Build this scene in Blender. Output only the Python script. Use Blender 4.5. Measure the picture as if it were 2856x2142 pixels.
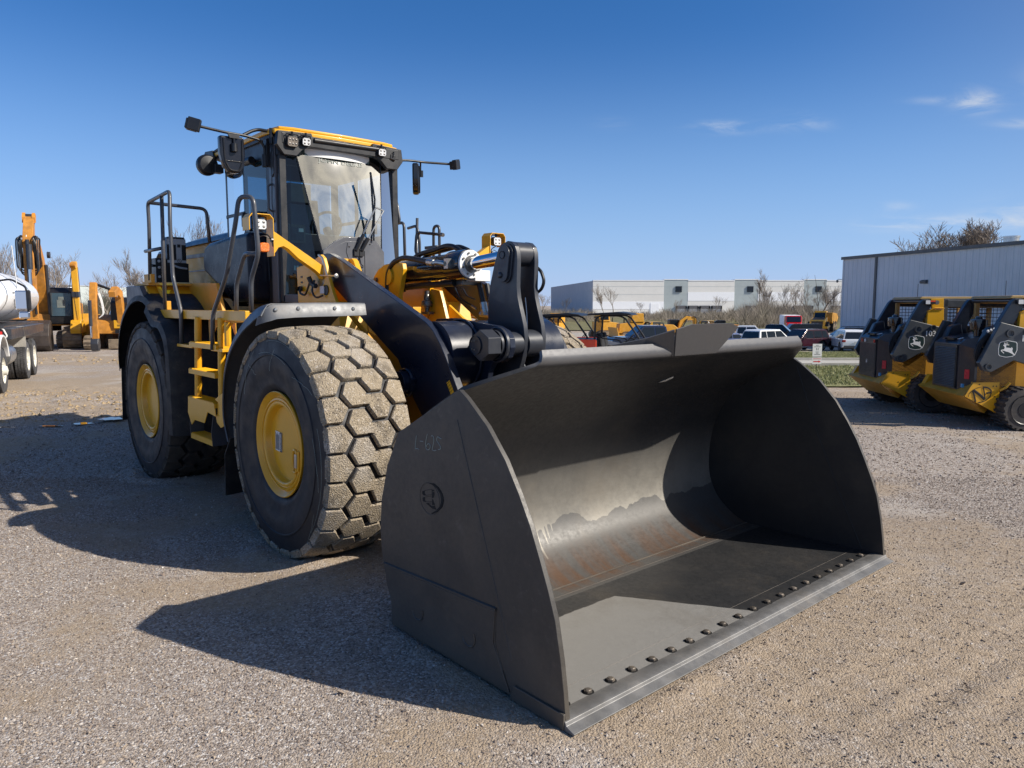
import bpy, bmesh, math, random
import numpy as np
from mathutils import Vector, Matrix
R = math.radians; PI = math.pi
random.seed(7); rng = np.random.default_rng(7)
for o in list(bpy.data.objects): bpy.data.objects.remove(o)
SC = bpy.context.scene; COL = SC.collection

# ---------------------------------------------------------------- camera, sky, sun, exposure
CAM_H = 2.0227
cd = bpy.data.cameras.new('camera'); cam = bpy.data.objects.new('camera', cd); COL.objects.link(cam)
cd.sensor_width = 36; cd.lens = 26.085; cd.clip_start = .05; cd.clip_end = 3000
cam.location = (0, 0, CAM_H); cam.rotation_euler = (PI/2-.1068, 0, 0)
SC.camera = cam
SUN_EL, SUN_AZ = R(36), math.atan2(.969, -.248)          # azimuth clockwise from +Y
w = bpy.data.worlds.new('World'); SC.world = w; w.use_nodes = True
SC.view_settings.view_transform = 'Standard'; SC.view_settings.look = 'None'
SC.view_settings.exposure = 0.35; SC.view_settings.gamma = 1
def sun_dir():
    return Vector((math.sin(SUN_AZ)*math.cos(SUN_EL), math.cos(SUN_AZ)*math.cos(SUN_EL), math.sin(SUN_EL)))
ld = bpy.data.lights.new('sun', 'SUN'); sun = bpy.data.objects.new('sun', ld); COL.objects.link(sun)
ld.energy = 5.0; ld.angle = R(.53); ld.color = (1, .93, .83)
sun.rotation_euler = sun_dir().to_track_quat('Z', 'Y').to_euler(); sun.location = (20, -5, 15)

class NT:
    """tiny node helper"""
    def __init__(s, tree): s.t = tree; s.n = tree.nodes; s.l = tree.links
    def new(s, typ, **kw):
        n = s.n.new(typ)
        for k, v in kw.items():
            if k.startswith('i_'):
                key = k[2:]
                n.inputs[int(key) if key.isdigit() else key.replace('_', ' ')].default_value = v
            else: setattr(n, k, v)
        return n
    def link(s, a, b): s.l.new(a, b)
    def math(s, op, a, b=None, c=None, clamp=False):
        n = s.n.new('ShaderNodeMath'); n.operation = op; n.use_clamp = clamp
        for i, x in enumerate((a, b, c)):
            if x is None: continue
            if isinstance(x, (int, float)): n.inputs[i].default_value = x
            else: s.l.new(x, n.inputs[i])
        return n.outputs[0]
    def mix(s, f, a, b, mode='MIX'):
        n = s.n.new('ShaderNodeMix'); n.data_type = 'RGBA'; n.blend_type = mode
        for sock, x in ((n.inputs[0], f), (n.inputs[6], a), (n.inputs[7], b)):
            if isinstance(x, (int, float)): sock.default_value = x
            elif isinstance(x, tuple): sock.default_value = (*x[:3], 1)
            else: s.l.new(x, sock)
        return n.outputs[2]
    def noise(s, vec, scale, detail=4, rough=.55, dist=0):
        n = s.new('ShaderNodeTexNoise', i_Scale=scale, i_Detail=detail, i_Roughness=rough, i_Distortion=dist)
        if vec is not None: s.l.new(vec, n.inputs['Vector'])
        return n.outputs['Fac']
    def ramp(s, f, a, b, ca=0., cb=1.):
        n = s.n.new('ShaderNodeMapRange'); n.interpolation_type = 'SMOOTHSTEP'
        for i, x in enumerate((f, a, b, ca, cb)):
            if isinstance(x, (int, float)): n.inputs[i].default_value = x
            else: s.l.new(x, n.inputs[i])
        return n.outputs[0]

def build_world():
    t = NT(w.node_tree); t.n.clear()
    out = t.new('ShaderNodeOutputWorld'); bg = t.new('ShaderNodeBackground')
    sky = t.new('ShaderNodeTexSky'); sky.sky_type = 'NISHITA'; sky.sun_disc = False
    sky.sun_elevation = SUN_EL; sky.sun_rotation = SUN_AZ
    sky.altitude = 250; sky.air_density = 1.0; sky.dust_density = .0; sky.ozone_density = 6.
    tc = t.new('ShaderNodeTexCoord'); sep = t.new('ShaderNodeSeparateXYZ'); t.link(tc.outputs['Generated'], sep.inputs[0])
    x, y, z = sep.outputs
    hs = t.new('ShaderNodeHueSaturation', i_Saturation=1.25, i_Value=1.0); t.link(sky.outputs[0], hs.inputs['Color'])
    col = t.mix(1., hs.outputs[0], (1.85, 1.22, 1.27), 'MULTIPLY')
    col = t.mix(t.math('MULTIPLY', t.ramp(z, .34, -.02), .80), col, (3.1, 5.6, 9.3))
    # thin clouds: tangent-plane coordinates of the sky ahead (u to the right, v up)
    yy = t.math('MAXIMUM', y, .05); u = t.math('DIVIDE', x, yy); v = t.math('DIVIDE', z, yy)
    cv = t.new('ShaderNodeCombineXYZ'); t.link(t.math('MULTIPLY', u, 6), cv.inputs[0]); t.link(t.math('MULTIPLY', v, 26), cv.inputs[1])
    n1 = t.noise(cv.outputs[0], 1.6, 8, .62, .6)
    tot = None
    for (cu, cw, su, sw, k) in ((.278, .230, .030, .0055, .95), (.362, .236, .022, .0085, .5), (.395, .234, .020, .007, .32), (.606, .263, .022, .011, 1.25), (.56, .264, .03, .004, .5),
                            (.705, .285, .03, .02, .6), (.665, .235, .03, .005, .55), (.61, .108, .085, .0075, 1.0), (.70, .122, .05, .014, .9), (.52, .103, .05, .006, .5), (.51, .128, .016, .005, .45),
                            (.13, .235, .02, .006, .16)):
        du = t.math('DIVIDE', t.math('SUBTRACT', u, cu), su); dv = t.math('DIVIDE', t.math('SUBTRACT', v, cw), sw)
        g = t.math('EXPONENT', t.math('MULTIPLY', t.math('ADD', t.math('MULTIPLY', du, du), t.math('MULTIPLY', dv, dv)), -.7))
        g = t.math('MULTIPLY', g, k)
        tot = g if tot is None else t.math('ADD', tot, g)
    cl = t.math('MULTIPLY', tot, t.ramp(n1, .36, .66), clamp=True)
    front = t.math('GREATER_THAN', y, .1)
    cl = t.math('MULTIPLY', cl, front)
    cl = t.math('MULTIPLY', cl, .62)
    col = t.mix(cl, col, (7.4, 7.9, 8.6))
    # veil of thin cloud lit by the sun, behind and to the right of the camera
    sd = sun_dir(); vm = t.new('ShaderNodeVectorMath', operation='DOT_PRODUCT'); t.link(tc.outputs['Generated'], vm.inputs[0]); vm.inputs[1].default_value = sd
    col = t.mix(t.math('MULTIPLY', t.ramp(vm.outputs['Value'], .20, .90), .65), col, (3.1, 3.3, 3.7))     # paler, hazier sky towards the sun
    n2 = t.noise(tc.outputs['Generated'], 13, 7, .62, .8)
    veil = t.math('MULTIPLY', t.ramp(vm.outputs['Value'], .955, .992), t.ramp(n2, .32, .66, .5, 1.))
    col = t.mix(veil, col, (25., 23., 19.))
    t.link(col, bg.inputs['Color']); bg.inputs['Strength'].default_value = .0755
    t.link(bg.outputs[0], out.inputs[0])
build_world()

# ---------------------------------------------------------------- helpers
class MB:
    def __init__(s): s.v = []; s.f = []; s.mi = []; s.k = 0
    def add(s, vs, fs, mi=None):
        b = len(s.v); s.v += [tuple(p) for p in vs]; s.f += [tuple(b+i for i in f) for f in fs]; s.mi += [s.k if mi is None else mi]*len(fs); return s
    def box(s, x0, x1, y0, y1, z0, z1, M=None, mi=None):
        vs = [(x, y, z) for z in (z0, z1) for y in (y0, y1) for x in (x0, x1)]
        if M is not None: vs = [tuple(M @ Vector(p)) for p in vs]
        return s.add(vs, [(0,2,3,1),(4,5,7,6),(0,1,5,4),(2,6,7,3),(0,4,6,2),(1,3,7,5)], mi)
    def cbox(s, c, d, rz=0, ry=0, rx=0, mi=None):
        M = Matrix.Translation(c) @ Matrix.Rotation(rz, 4, 'Z') @ Matrix.Rotation(ry, 4, 'Y') @ Matrix.Rotation(rx, 4, 'X')
        return s.box(-d[0]/2, d[0]/2, -d[1]/2, d[1]/2, -d[2]/2, d[2]/2, M, mi)
    def prism(s, poly, a, b, axis='y', mi=None):
        """polygon in the plane across `axis`, extruded from a to b. y: (x,z)  x: (y,z)  z: (x,y)"""
        f = {'y': lambda p, t: (p[0], t, p[1]), 'x': lambda p, t: (t, p[0], p[1]), 'z': lambda p, t: (p[0], p[1], t)}[axis]
        n = len(poly); vs = [f(p, a) for p in poly]+[f(p, b) for p in poly]
        return s.add(vs, [tuple(range(n))[::-1], tuple(range(n, 2*n))]+[(i, (i+1) % n, n+(i+1) % n, n+i) for i in range(n)], mi)
    def tube(s, pts, r, n=8, mi=None, closed=False, bend=0, r2=None):
        P = [Vector(p) for p in pts]
        if bend: P = fillet(P, bend, closed)
        m = len(P); rings = []; up = None
        rr = [r]*m if r2 is None else [r+(r2-r)*i/(m-1) for i in range(m)]
        for i, p in enumerate(P):
            a = P[i-1] if (i or closed) else p; b = P[(i+1) % m] if (i < m-1 or closed) else p
            t = (b-a).normalized()
            if up is None or abs(up.dot(t)) > .999: up = Vector((0, 0, 1)) if abs(t.z) < .9 else Vector((1, 0, 0))
            x = (up-up.dot(t)*t).normalized(); y = t.cross(x); up = x
            rings.append([p+rr[i]*(math.cos(2*PI*k/n)*x+math.sin(2*PI*k/n)*y) for k in range(n)])
        vs = [q for g in rings for q in g]; fs = []
        for i in range(m if closed else m-1):
            j = (i+1) % m
            fs += [(i*n+k, i*n+(k+1) % n, j*n+(k+1) % n, j*n+k) for k in range(n)]
        if not closed: fs += [tuple(range(n))[::-1], tuple(range((m-1)*n, m*n))]
        return s.add(vs, fs, mi)
    def cyl(s, a, b, r, n=20, r2=None, mi=None): return s.tube([a, b], r, n, mi, r2=r2)
    def lathe(s, prof, o=(0,0,0), axis='y', n=48, mi=None, close=False, cap=False):
        """prof: list of (radius, height along axis)"""
        f = {'y': lambda r, h, c, d: (o[0]+r*c, o[1]+h, o[2]+r*d), 'z': lambda r, h, c, d: (o[0]+r*c, o[1]+r*d, o[2]+h), 'x': lambda r, h, c, d: (o[0]+h, o[1]+r*c, o[2]+r*d)}[axis]
        m = len(prof); vs = [f(r, h, math.cos(2*PI*k/n), math.sin(2*PI*k/n)) for r, h in prof for k in range(n)]
        fs = [(i*n+k, i*n+(k+1) % n, ((i+1) % m)*n+(k+1) % n, ((i+1) % m)*n+k) for i in range(m if close else m-1) for k in range(n)]
        if cap:
            if prof[0][0] > 1e-4: fs.append(tuple(range(n))[::-1])
            if prof[-1][0] > 1e-4: fs.append(tuple(range((m-1)*n, m*n)))
        return s.add(vs, fs, mi)
    def sheet(s, rows, th=0, mi=None, closed=False):
        """grid of points (rows of equal length) -> surface; th thickens along averaged normals"""
        nr, nc = len(rows), len(rows[0]); vs = [Vector(p) for r_ in rows for p in r_]
        fs = [(i*nc+j, i*nc+j+1, (i+1)*nc+j+1, (i+1)*nc+j) for i in range(nr-1) for j in range(nc-1)]
        if not th: return s.add(vs, fs, mi)
        nm = [Vector() for _ in vs]
        for f in fs:
            n = (vs[f[2]]-vs[f[0]]).cross(vs[f[3]]-vs[f[1]])
            if n.length: n.normalize()
            for i in f: nm[i] += n
        N = len(vs); back = [v+th*n.normalized() for v, n in zip(vs, nm)]
        ring = [j for j in range(nc)]+[i*nc+nc-1 for i in range(1, nr)]+[(nr-1)*nc+j for j in range(nc-2, -1, -1)]+[i*nc for i in range(nr-2, 0, -1)]
        side = [(ring[i], ring[(i+1) % len(ring)], N+ring[(i+1) % len(ring)], N+ring[i]) for i in range(len(ring))]
        return s.add(vs+back, fs+[tuple(N+i for i in f[::-1]) for f in fs]+side, mi)
    def xf(s, M): s.v = [tuple(M @ Vector(p)) for p in s.v]; return s
    def mesh(s, name, mats, sharp=35, smooth=True):
        me = bpy.data.meshes.new(name); me.from_pydata(s.v, [], s.f)
        if not isinstance(mats, (list, tuple)): mats = [mats]
        for m in mats: me.materials.append(m)
        if len(mats) > 1: me.polygons.foreach_set('material_index', s.mi)
        bm = bmesh.new(); bm.from_mesh(me); bmesh.ops.recalc_face_normals(bm, faces=bm.faces); bm.to_mesh(me); bm.free()
        if smooth:
            me.polygons.foreach_set('use_smooth', [True]*len(me.polygons))
            if sharp: me.set_sharp_from_angle(angle=R(sharp))
        me.update(); return me
    def build(s, name, mats, parent=None, bevel=0, sharp=35, smooth=True, segs=2):
        me = s.mesh(name, mats, 0 if bevel else sharp, smooth)
        o = bpy.data.objects.new(name, me); COL.objects.link(o)
        if parent is not None: o.parent = parent
        if bevel:
            b = o.modifiers.new('bevel', 'BEVEL'); b.width = bevel; b.segments = segs; b.limit_method = 'ANGLE'; b.angle_limit = R(30); b.harden_normals = True
        return o
def fillet(P, r, closed=False):
    out = []; n = len(P)
    for i in range(n):
        if not closed and i in (0, n-1): out.append(P[i]); continue
        a, p, b = P[i-1], P[i], P[(i+1) % n]
        d = min(r, (a-p).length*.48, (b-p).length*.48); u = p+(a-p).normalized()*d; v = p+(b-p).normalized()*d
        for k in range(5):
            t = k/4; out.append(u*(1-t)**2+p*2*t*(1-t)+v*t*t)
    return out
def tag(o, label=None, cat=None, group=None, kind=None):
    if label: o['label'] = label
    if cat: o['category'] = cat
    if group: o['group'] = group
    if kind: o['kind'] = kind
    return o
def thing(name, label, cat, loc=(0,0,0), rz=0, group=None):
    o = bpy.data.objects.new(name, None); COL.objects.link(o); o.empty_display_size = .3
    o.location = loc; o.rotation_euler = (0, 0, rz); return tag(o, label, cat, group)
def copy_tree(o, parent=None, ch=None):
    c = o.copy(); COL.objects.link(c); c.parent = parent
    for k in [q for q in bpy.data.objects if q.parent == o]: copy_tree(k, c)
    return c
def text_mb(txt, size, depth=.002, bold=True):
    """returns vertices/faces of extruded text in the xy plane, centred"""
    cu = bpy.data.curves.new('t', 'FONT'); cu.body = txt; cu.size = size; cu.extrude = depth; cu.align_x = 'CENTER'; cu.align_y = 'CENTER'; cu.resolution_u = 3
    if bold: cu.offset = size*.02
    ob = bpy.data.objects.new('t', cu); COL.objects.link(ob); dg = bpy.context.evaluated_depsgraph_get(); dg.update()
    me = bpy.data.meshes.new_from_object(ob.evaluated_get(dg))
    vs = [tuple(v.co) for v in me.vertices]; fs = [tuple(p.vertices) for p in me.polygons]
    bpy.data.objects.remove(ob); bpy.data.curves.remove(cu); bpy.data.meshes.remove(me)
    return vs, fs
def mirror_y(mb):
    m = MB(); m.v = [(x, -y, z) for x, y, z in mb.v]; m.f = [f[::-1] for f in mb.f]; m.mi = list(mb.mi); return m

# ---------------------------------------------------------------- materials
def srgb(r, g, b):
    f = lambda c: (c/255/12.92) if c/255 <= .04045 else ((c/255+.055)/1.055)**2.4
    return (f(r), f(g), f(b))
def mat(name, col, rough=.5, metal=0., coat=0., var=.12, vs=3., bump=0., bs=200., dust=0., dcol=(.34, .27, .19), ds=2.5, spec=.5, dscale=9., coords='Object', topdust=0.):
    m = bpy.data.materials.new(name); m.use_nodes = True; t = NT(m.node_tree); p = t.n['Principled BSDF']
    tc = t.new('ShaderNodeTexCoord'); ve = tc.outputs[coords]
    n = t.noise(ve, vs, 5, .6)
    c = t.mix(t.ramp(n, .3, .7), tuple(x*(1-var) for x in col), tuple(min(1, x*(1+var)) for x in col))
    rg = t.ramp(t.noise(ve, vs*2.3, 6, .65), .3, .75, max(.02, rough*.82), min(1, rough*1.2))
    fac = None
    if dust:
        d1 = t.ramp(t.noise(ve, ds, 7, .68), .42, .72); d2 = t.ramp(t.noise(ve, dscale*6, 4, .7), .35, .75)
        fac = t.math('MULTIPLY', t.math('MULTIPLY', d1, t.math('ADD', t.math('MULTIPLY', d2, .7), .3)), dust, clamp=True)
    if topdust:
        g = t.new('ShaderNodeNewGeometry'); sx = t.new('ShaderNodeSeparateXYZ'); t.link(g.outputs['Normal'], sx.inputs[0])
        td = t.math('MULTIPLY', t.ramp(sx.outputs[2], .35, .95), t.math('MULTIPLY', t.ramp(t.noise(ve, 14, 5, .7), .3, .7), topdust))
        fac = td if fac is None else t.math('MAXIMUM', fac, td)
    if fac is not None:
        c = t.mix(fac, c, dcol)
        mx = t.new('ShaderNodeMix'); t.link(fac, mx.inputs[0]); t.link(rg, mx.inputs[2]); mx.inputs[3].default_value = .9; rg = mx.outputs[0]
        t.link(t.math('MULTIPLY', t.math('SUBTRACT', 1., fac), metal), p.inputs['Metallic'])
    else: p.inputs['Metallic'].default_value = metal
    t.link(c, p.inputs['Base Color']); t.link(rg, p.inputs['Roughness'])
    p.inputs['Coat Weight'].default_value = coat; p.inputs['Coat Roughness'].default_value = .06
    p.inputs['Specular IOR Level'].default_value = spec
    if bump:
        b = t.new('ShaderNodeBump', i_Strength=bump, i_Distance=.01); t.link(t.noise(ve, bs, 3, .6), b.inputs['Height']); t.link(b.outputs[0], p.inputs['Normal'])
    return m
def glass(name, col, alpha_mix=.55, rough=.02, ior=1.5, k=1.3):
    """tinted pane: see-through tint plus clear reflection"""
    m = bpy.data.materials.new(name); m.use_nodes = True; t = NT(m.node_tree); t.n.clear()
    out = t.new('ShaderNodeOutputMaterial'); tr = t.new('ShaderNodeBsdfTransparent'); tr.inputs[0].default_value = (*col, 1)
    gl = t.new('ShaderNodeBsdfGlossy', i_Roughness=rough); fr = t.new('ShaderNodeFresnel', i_IOR=ior); mx = t.new('ShaderNodeMixShader')
    gl.inputs[0].default_value = (1, 1, 1, 1)
    t.link(t.math('ADD', t.math('MULTIPLY', fr.outputs[0], k), alpha_mix, clamp=True), mx.inputs[0])
    t.link(tr.outputs[0], mx.inputs[1]); t.link(gl.outputs[0], mx.inputs[2]); t.link(mx.outputs[0], out.inputs[0]); return m
M = {}
M['yellow'] = mat('yellow_paint', (.74, .375, .012), .34, coat=.2, var=.06, dust=.14, ds=2.2)
M['yellow_dirty'] = mat('yellow_paint_dusty', (.62, .30, .02), .5, var=.12, dust=.4, ds=3)
M['orange_yellow'] = mat('orange_yellow_paint', (.52, .215, .025), .55, var=.25, dust=.75, ds=1.6, dcol=(.26, .16, .08))
M['navy'] = mat('dark_arm_paint', (.012, .017, .034), .32, coat=.2, var=.1, dust=.10, dcol=(.2, .17, .13), bump=.03, bs=400)
M['frame_dark'] = mat('dark_frame_paint', (.030, .033, .042), .36, coat=.2, var=.12, dust=.12, dcol=(.2, .18, .15))
M['rail'] = mat('grey_rail_paint', (.055, .06, .072), .38, coat=.15, var=.1, dust=.15)
M['cabgrey'] = mat('cab_grey_paint', (.085, .09, .105), .4, coat=.15, var=.12, dust=.2, dcol=(.3, .28, .25))
M['black'] = mat('black_plastic', (.009, .010, .013), .42, var=.2, dust=.05)
M['gloss'] = mat('gloss_black_plastic', (.010, .011, .016), .14, coat=.4, var=.1, dust=.03)
M['pod'] = mat('pod_dark_plastic', (.007, .009, .018), .30, coat=0, var=.1, dust=.08, spec=.22)
M['flap'] = mat('black_rubber_flap', (.008, .009, .012), .6, var=.2, dust=.18, ds=5)
M['fender'] = mat('grey_fender_plastic', (.085, .095, .112), .46, var=.12, dust=.25, ds=4)
M['rubber'] = mat('tyre_rubber', (.007, .008, .012), .6, var=.18, dust=.07, ds=3, dcol=(.16, .14, .12), bump=.12, bs=60)
M['chrome'] = mat('chrome', (.75, .76, .78), .06, 1., var=.02)
M['zinc'] = mat('zinc_fitting', (.50, .50, .48), .32, .9, var=.15)
M['steel'] = mat('bare_steel', (.20, .19, .18), .42, .85, var=.25, dust=.2)
M['white'] = mat('white_paint', (.78, .78, .77), .35, coat=.2, var=.04, dust=.08)
M['label'] = mat('label_white', (.72, .72, .70), .5, var=.04)
M['labelgrey'] = mat('grey_label', (.40, .41, .43), .5, var=.05)
M['red'] = mat('red_paint', (.55, .02, .02), .3, coat=.3, var=.08)
M['reflector'] = mat('red_reflector', (.55, .015, .03), .25, var=.1, bump=.3, bs=400)
M['orange'] = mat('orange_red_paint', (.75, .065, .02), .35, coat=.2, var=.08, dust=.1)
M['amber'] = mat('amber_lens', (.85, .17, .01), .22, coat=.4, var=.2, vs=60, bump=.6, bs=180)
M['decal_y'] = mat('yellow_decal', (.80, .42, .02), .45, var=.05)
M['chalk'] = mat('chalk_paint', (.30, .36, .33), .8, var=.1)
M['lens'] = mat('lamp_reflector', (.80, .80, .79), .22, .25, var=.08)
M['rust'] = mat('rusty_steel', (.20, .085, .035), .75, var=.35, vs=8, dust=.3)
M['track_steel'] = mat('track_steel', (.22, .17, .12), .65, .3, var=.3, vs=6, dust=.8)
M['seat'] = mat('seat_fabric', (.012, .012, .014), .85, var=.2)
M['cloth'] = mat('grey_seat_cover', (.30, .30, .31), .8, var=.1)
M['screen'] = mat('dark_monitor', (.01, .014, .02), .2, var=.1)
M['glass_side'] = glass('tinted_cab_glass', (.22, .40, .50), .03, k=.8)
M['glass_front'] = glass('windshield_glass', (.50, .64, .66), .105)
M['glass_dark'] = glass('dark_privacy_glass', (.05, .06, .07), .10)
M['tailred'] = mat('tail_lamp_red', (.35, .01, .01), .2, coat=.4)
# ---------------------------------------------------------------- ground
def ss(t): t = np.clip(t, 0, 1); return t*t*(3-2*t)
def terr(x, y):
    x = np.asarray(x, float); y = np.asarray(y, float)
    s = ss((x+10)/14)
    g = .042*np.clip(y-18, 0, 42)+.0125*np.clip(y-60, 0, 60)
    bank = ss((y-130)/90)*.9
    return -s*g+bank*s
def tz(x, y): return float(terr(x, y))
def vnoise(x, y, sc, seed):
    """smooth value noise"""
    r_ = np.random.default_rng(seed); T = r_.random((256, 256)); X = x*sc; Y = y*sc; xi = np.floor(X).astype(int); yi = np.floor(Y).astype(int)
    fx = ss(X-xi); fy = ss(Y-yi); a = T[xi % 256, yi % 256]; b = T[(xi+1) % 256, yi % 256]; c = T[xi % 256, (yi+1) % 256]; d = T[(xi+1) % 256, (yi+1) % 256]
    return (a*(1-fx)+b*fx)*(1-fy)+(c*(1-fx)+d*fx)*fy-.5
def dirt(x, y):
    f = vnoise(x, y, .38, 71)+.55*vnoise(x, y, 1.1, 72)+.32*vnoise(x, y, 3.3, 73)+.18*vnoise(x, y, 9, 74)
    f = f+.22*np.exp(-((x-2.6)**2+(y-4.4)**2)/1.2)+.25*np.exp(-((x+.2)**2+(y-3.1)**2)/.35)+.3*np.exp(-((x+1.9)**2+(y-5.3)**2)/.25)-.25*np.exp(-((x+1.6)**2+(y-3.7)**2)/.5)
    f = f+.45*ss((-x-4.)/1.5)*ss((y-11.8)/1.2)*(1-ss((y-18)/2))+.4*ss((-x-9)/2)*ss((y-24)/1.)*(1-ss((y-30)/1.))
    return ss((f+.03)/.26)*.85
def ruts(x, y):
    h = 0
    for (px, py, a, wd, d0, d1) in ((1.2, 3.2, .62, .26, 0, 9), (2.9, 4.0, .50, .26, -1, 9), (-4.2, 3.4, 1.9, .28, 0, 12), (-7.5, 12.3, .22, .35, -4, 6)):
        c, s_ = math.cos(a), math.sin(a); u = (x-px)*c+(y-py)*s_; v = -(x-px)*s_+(y-py)*c
        m = ss((wd-np.abs(v))/.06)*ss((u-d0)/.6)*ss((d1-u)/1.5)*(.55+.9*vnoise(x, y, 1.3, 77)+.3)
        h = h+np.clip(m, 0, 1)*(-.010+.011*np.sign(np.sin(u*2*PI/.11+np.abs(v)*26))*.8)
    return h
def relief(x, y):
    near = 1-ss((y-22)/10)
    h = .020*vnoise(x, y, .9, 1)+.010*vnoise(x, y, 3.1, 2)+.006*vnoise(x, y, 8.3, 3)
    band = ss((-x-4.5)/1.5)*ss((y-12.2)/1.2)*(1-ss((y-17.5)/1.5))
    h2 = .10*vnoise(x, y, 1.3, 4)+.07*vnoise(x, y, 4.1, 5)+.05*vnoise(x, y, 9., 6)
    band2 = ss((-x-9)/2)*ss((y-25)/1.)*(1-ss((y-29)/1.))
    # soil pushed up against the bucket edge and the front tyre
    mx = (x+.6048)*.6585-(y-7.0536)*.7526; my = (x+.6048)*.7526+(y-7.0536)*.6585
    h = h+.030*ss((3.60-mx)/.10)*ss((mx-3.40)/.06)*ss((1.9-np.abs(my))/.1)*np.clip(vnoise(x, y, 5.5, 81)+.25+.5*vnoise(x, y, 19, 82), 0, 1)
    dt = np.hypot(mx/.50, (my+1.38)/.50); h = h+.05*np.exp(-((dt-1)/.16)**2)*np.clip(.6+vnoise(x, y, 7, 83), 0, 1.2); dt = np.hypot((mx+3.64)/.5, (my+1.38)/.5); h = h+.045*np.exp(-((dt-1)/.16)**2)
    ds = np.exp(-((my+1.86)/.035)**2)*ss((mx-1.75)/.1)*ss((3.4-mx)/.1); h = h+.028*ds*np.clip(.45+vnoise(x, y, 6, 84), 0, 1)
    return near*(h+ruts(x, y))+band*h2+.6*band2*h2-.012*near
def fast_mesh(name, V, F, mats, smooth=True):
    me = bpy.data.meshes.new(name); V = np.asarray(V, np.float32); F = np.asarray(F, np.int32); k = F.shape[1]
    me.vertices.add(len(V)); me.vertices.foreach_set('co', V.ravel()); me.loops.add(F.size); me.loops.foreach_set('vertex_index', F.ravel())
    me.polygons.add(len(F)); me.polygons.foreach_set('loop_start', np.arange(0, F.size, k, dtype=np.int32))
    me.update(calc_edges=True); me.polygons.foreach_set('use_smooth', [smooth]*len(F)); me.materials.append(mats)
    o = bpy.data.objects.new(name, me); COL.objects.link(o); return o
def gridF(nr, nc):
    i, j = np.meshgrid(np.arange(nr-1), np.arange(nc-1), indexing='ij'); a = (i*nc+j).ravel()
    return np.stack([a, a+1, a+nc+1, a+nc], 1)

def ground_mat(name='gravel_ground', far=False):
    m = bpy.data.materials.new(name); m.use_nodes = True; t = NT(m.node_tree); p = t.n['Principled BSDF']
    tc = t.new('ShaderNodeTexCoord'); ve = tc.outputs['Object']
    big = t.noise(ve, .42, 6, .62, .3); mid = t.noise(ve, 2.2, 5, .6)
    at = t.new('ShaderNodeAttribute'); at.attribute_name = 'dirt'; patch = at.outputs['Fac']
    v1 = t.new('ShaderNodeTexVoronoi', i_Scale=80., i_Randomness=1.); t.link(ve, v1.inputs['Vector'])
    v2 = t.new('ShaderNodeTexVoronoi', i_Scale=190., i_Randomness=1.); t.link(ve, v2.inputs['Vector'])
    s1 = t.new('ShaderNodeSeparateColor'); t.link(v1.outputs['Color'], s1.inputs[0]); s2 = t.new('ShaderNodeSeparateColor'); t.link(v2.outputs['Color'], s2.inputs[0])
    gray = t.mix(s1.outputs[0], (.22, .178, .148), (.49, .43, .375))
    gray = t.mix(t.math('MULTIPLY', t.math('GREATER_THAN', s1.outputs[1], .90), .8), gray, (.62, .59, .56))
    gray = t.mix(t.math('MULTIPLY', t.math('GREATER_THAN', s1.outputs[2], .92), .7), gray, (.075, .06, .055))
    tan = t.mix(s2.outputs[0], (.31, .235, .16), (.47, .375, .27))
    tan = t.mix(t.ramp(t.noise(ve, 26, 4, .7), .4, .7), tan, (.27, .205, .14))
    # stones show through the dirt where the fine noise is high
    show = t.math('MULTIPLY', t.ramp(t.noise(ve, 9, 5, .7), .42, .66), .45)
    col = t.mix(t.math('MULTIPLY', patch, t.math('SUBTRACT', 1., show)), gray, tan)
    col = t.mix(t.math('MULTIPLY', t.ramp(big, .56, .70), .5), col, (.58, .55, .52))     # washed pale chippings
    col = t.mix(t.ramp(t.noise(ve, .16, 4, .6), .45, .7, 0., .28), col, (.19, .165, .15))
    t.link(col, p.inputs['Base Color']); p.inputs['Roughness'].default_value = .9; p.inputs['Specular IOR Level'].default_value = .25
    h = t.math('ADD', t.math('MULTIPLY', t.math('SUBTRACT', 1., v1.outputs['Distance']), .6), t.math('MULTIPLY', t.math('SUBTRACT', 1., v2.outputs['Distance']), .3))
    h = t.math('ADD', h, t.math('MULTIPLY', t.noise(ve, 30, 4, .7), .5))
    b = t.new('ShaderNodeBump', i_Strength=.95, i_Distance=.011); t.link(h, b.inputs['Height']); t.link(b.outputs[0], p.inputs['Normal'])
    return m
M['ground'] = ground_mat()
ys = np.concatenate([np.arange(-7, 2.4, .5), np.arange(2.4, 10, .045), np.arange(10, 21, .075), np.arange(21, 34, .2), np.geomspace(34, 1800, 90)])
us = np.linspace(-1, 1, 430)
Y, U = np.meshgrid(ys, us, indexing='ij'); X = U*(13+1.15*np.clip(Y, 0, None)); Z = terr(X, Y)+relief(X, Y)
g = fast_mesh('ground', np.stack([X, Y, Z], -1).reshape(-1, 3), gridF(len(ys), len(us)), M['ground']); tag(g, kind='structure'); ga = g.data.attributes.new('dirt', 'FLOAT', 'POINT'); ga.data.foreach_set('value', dirt(X, Y).ravel().astype(np.float32))

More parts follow.
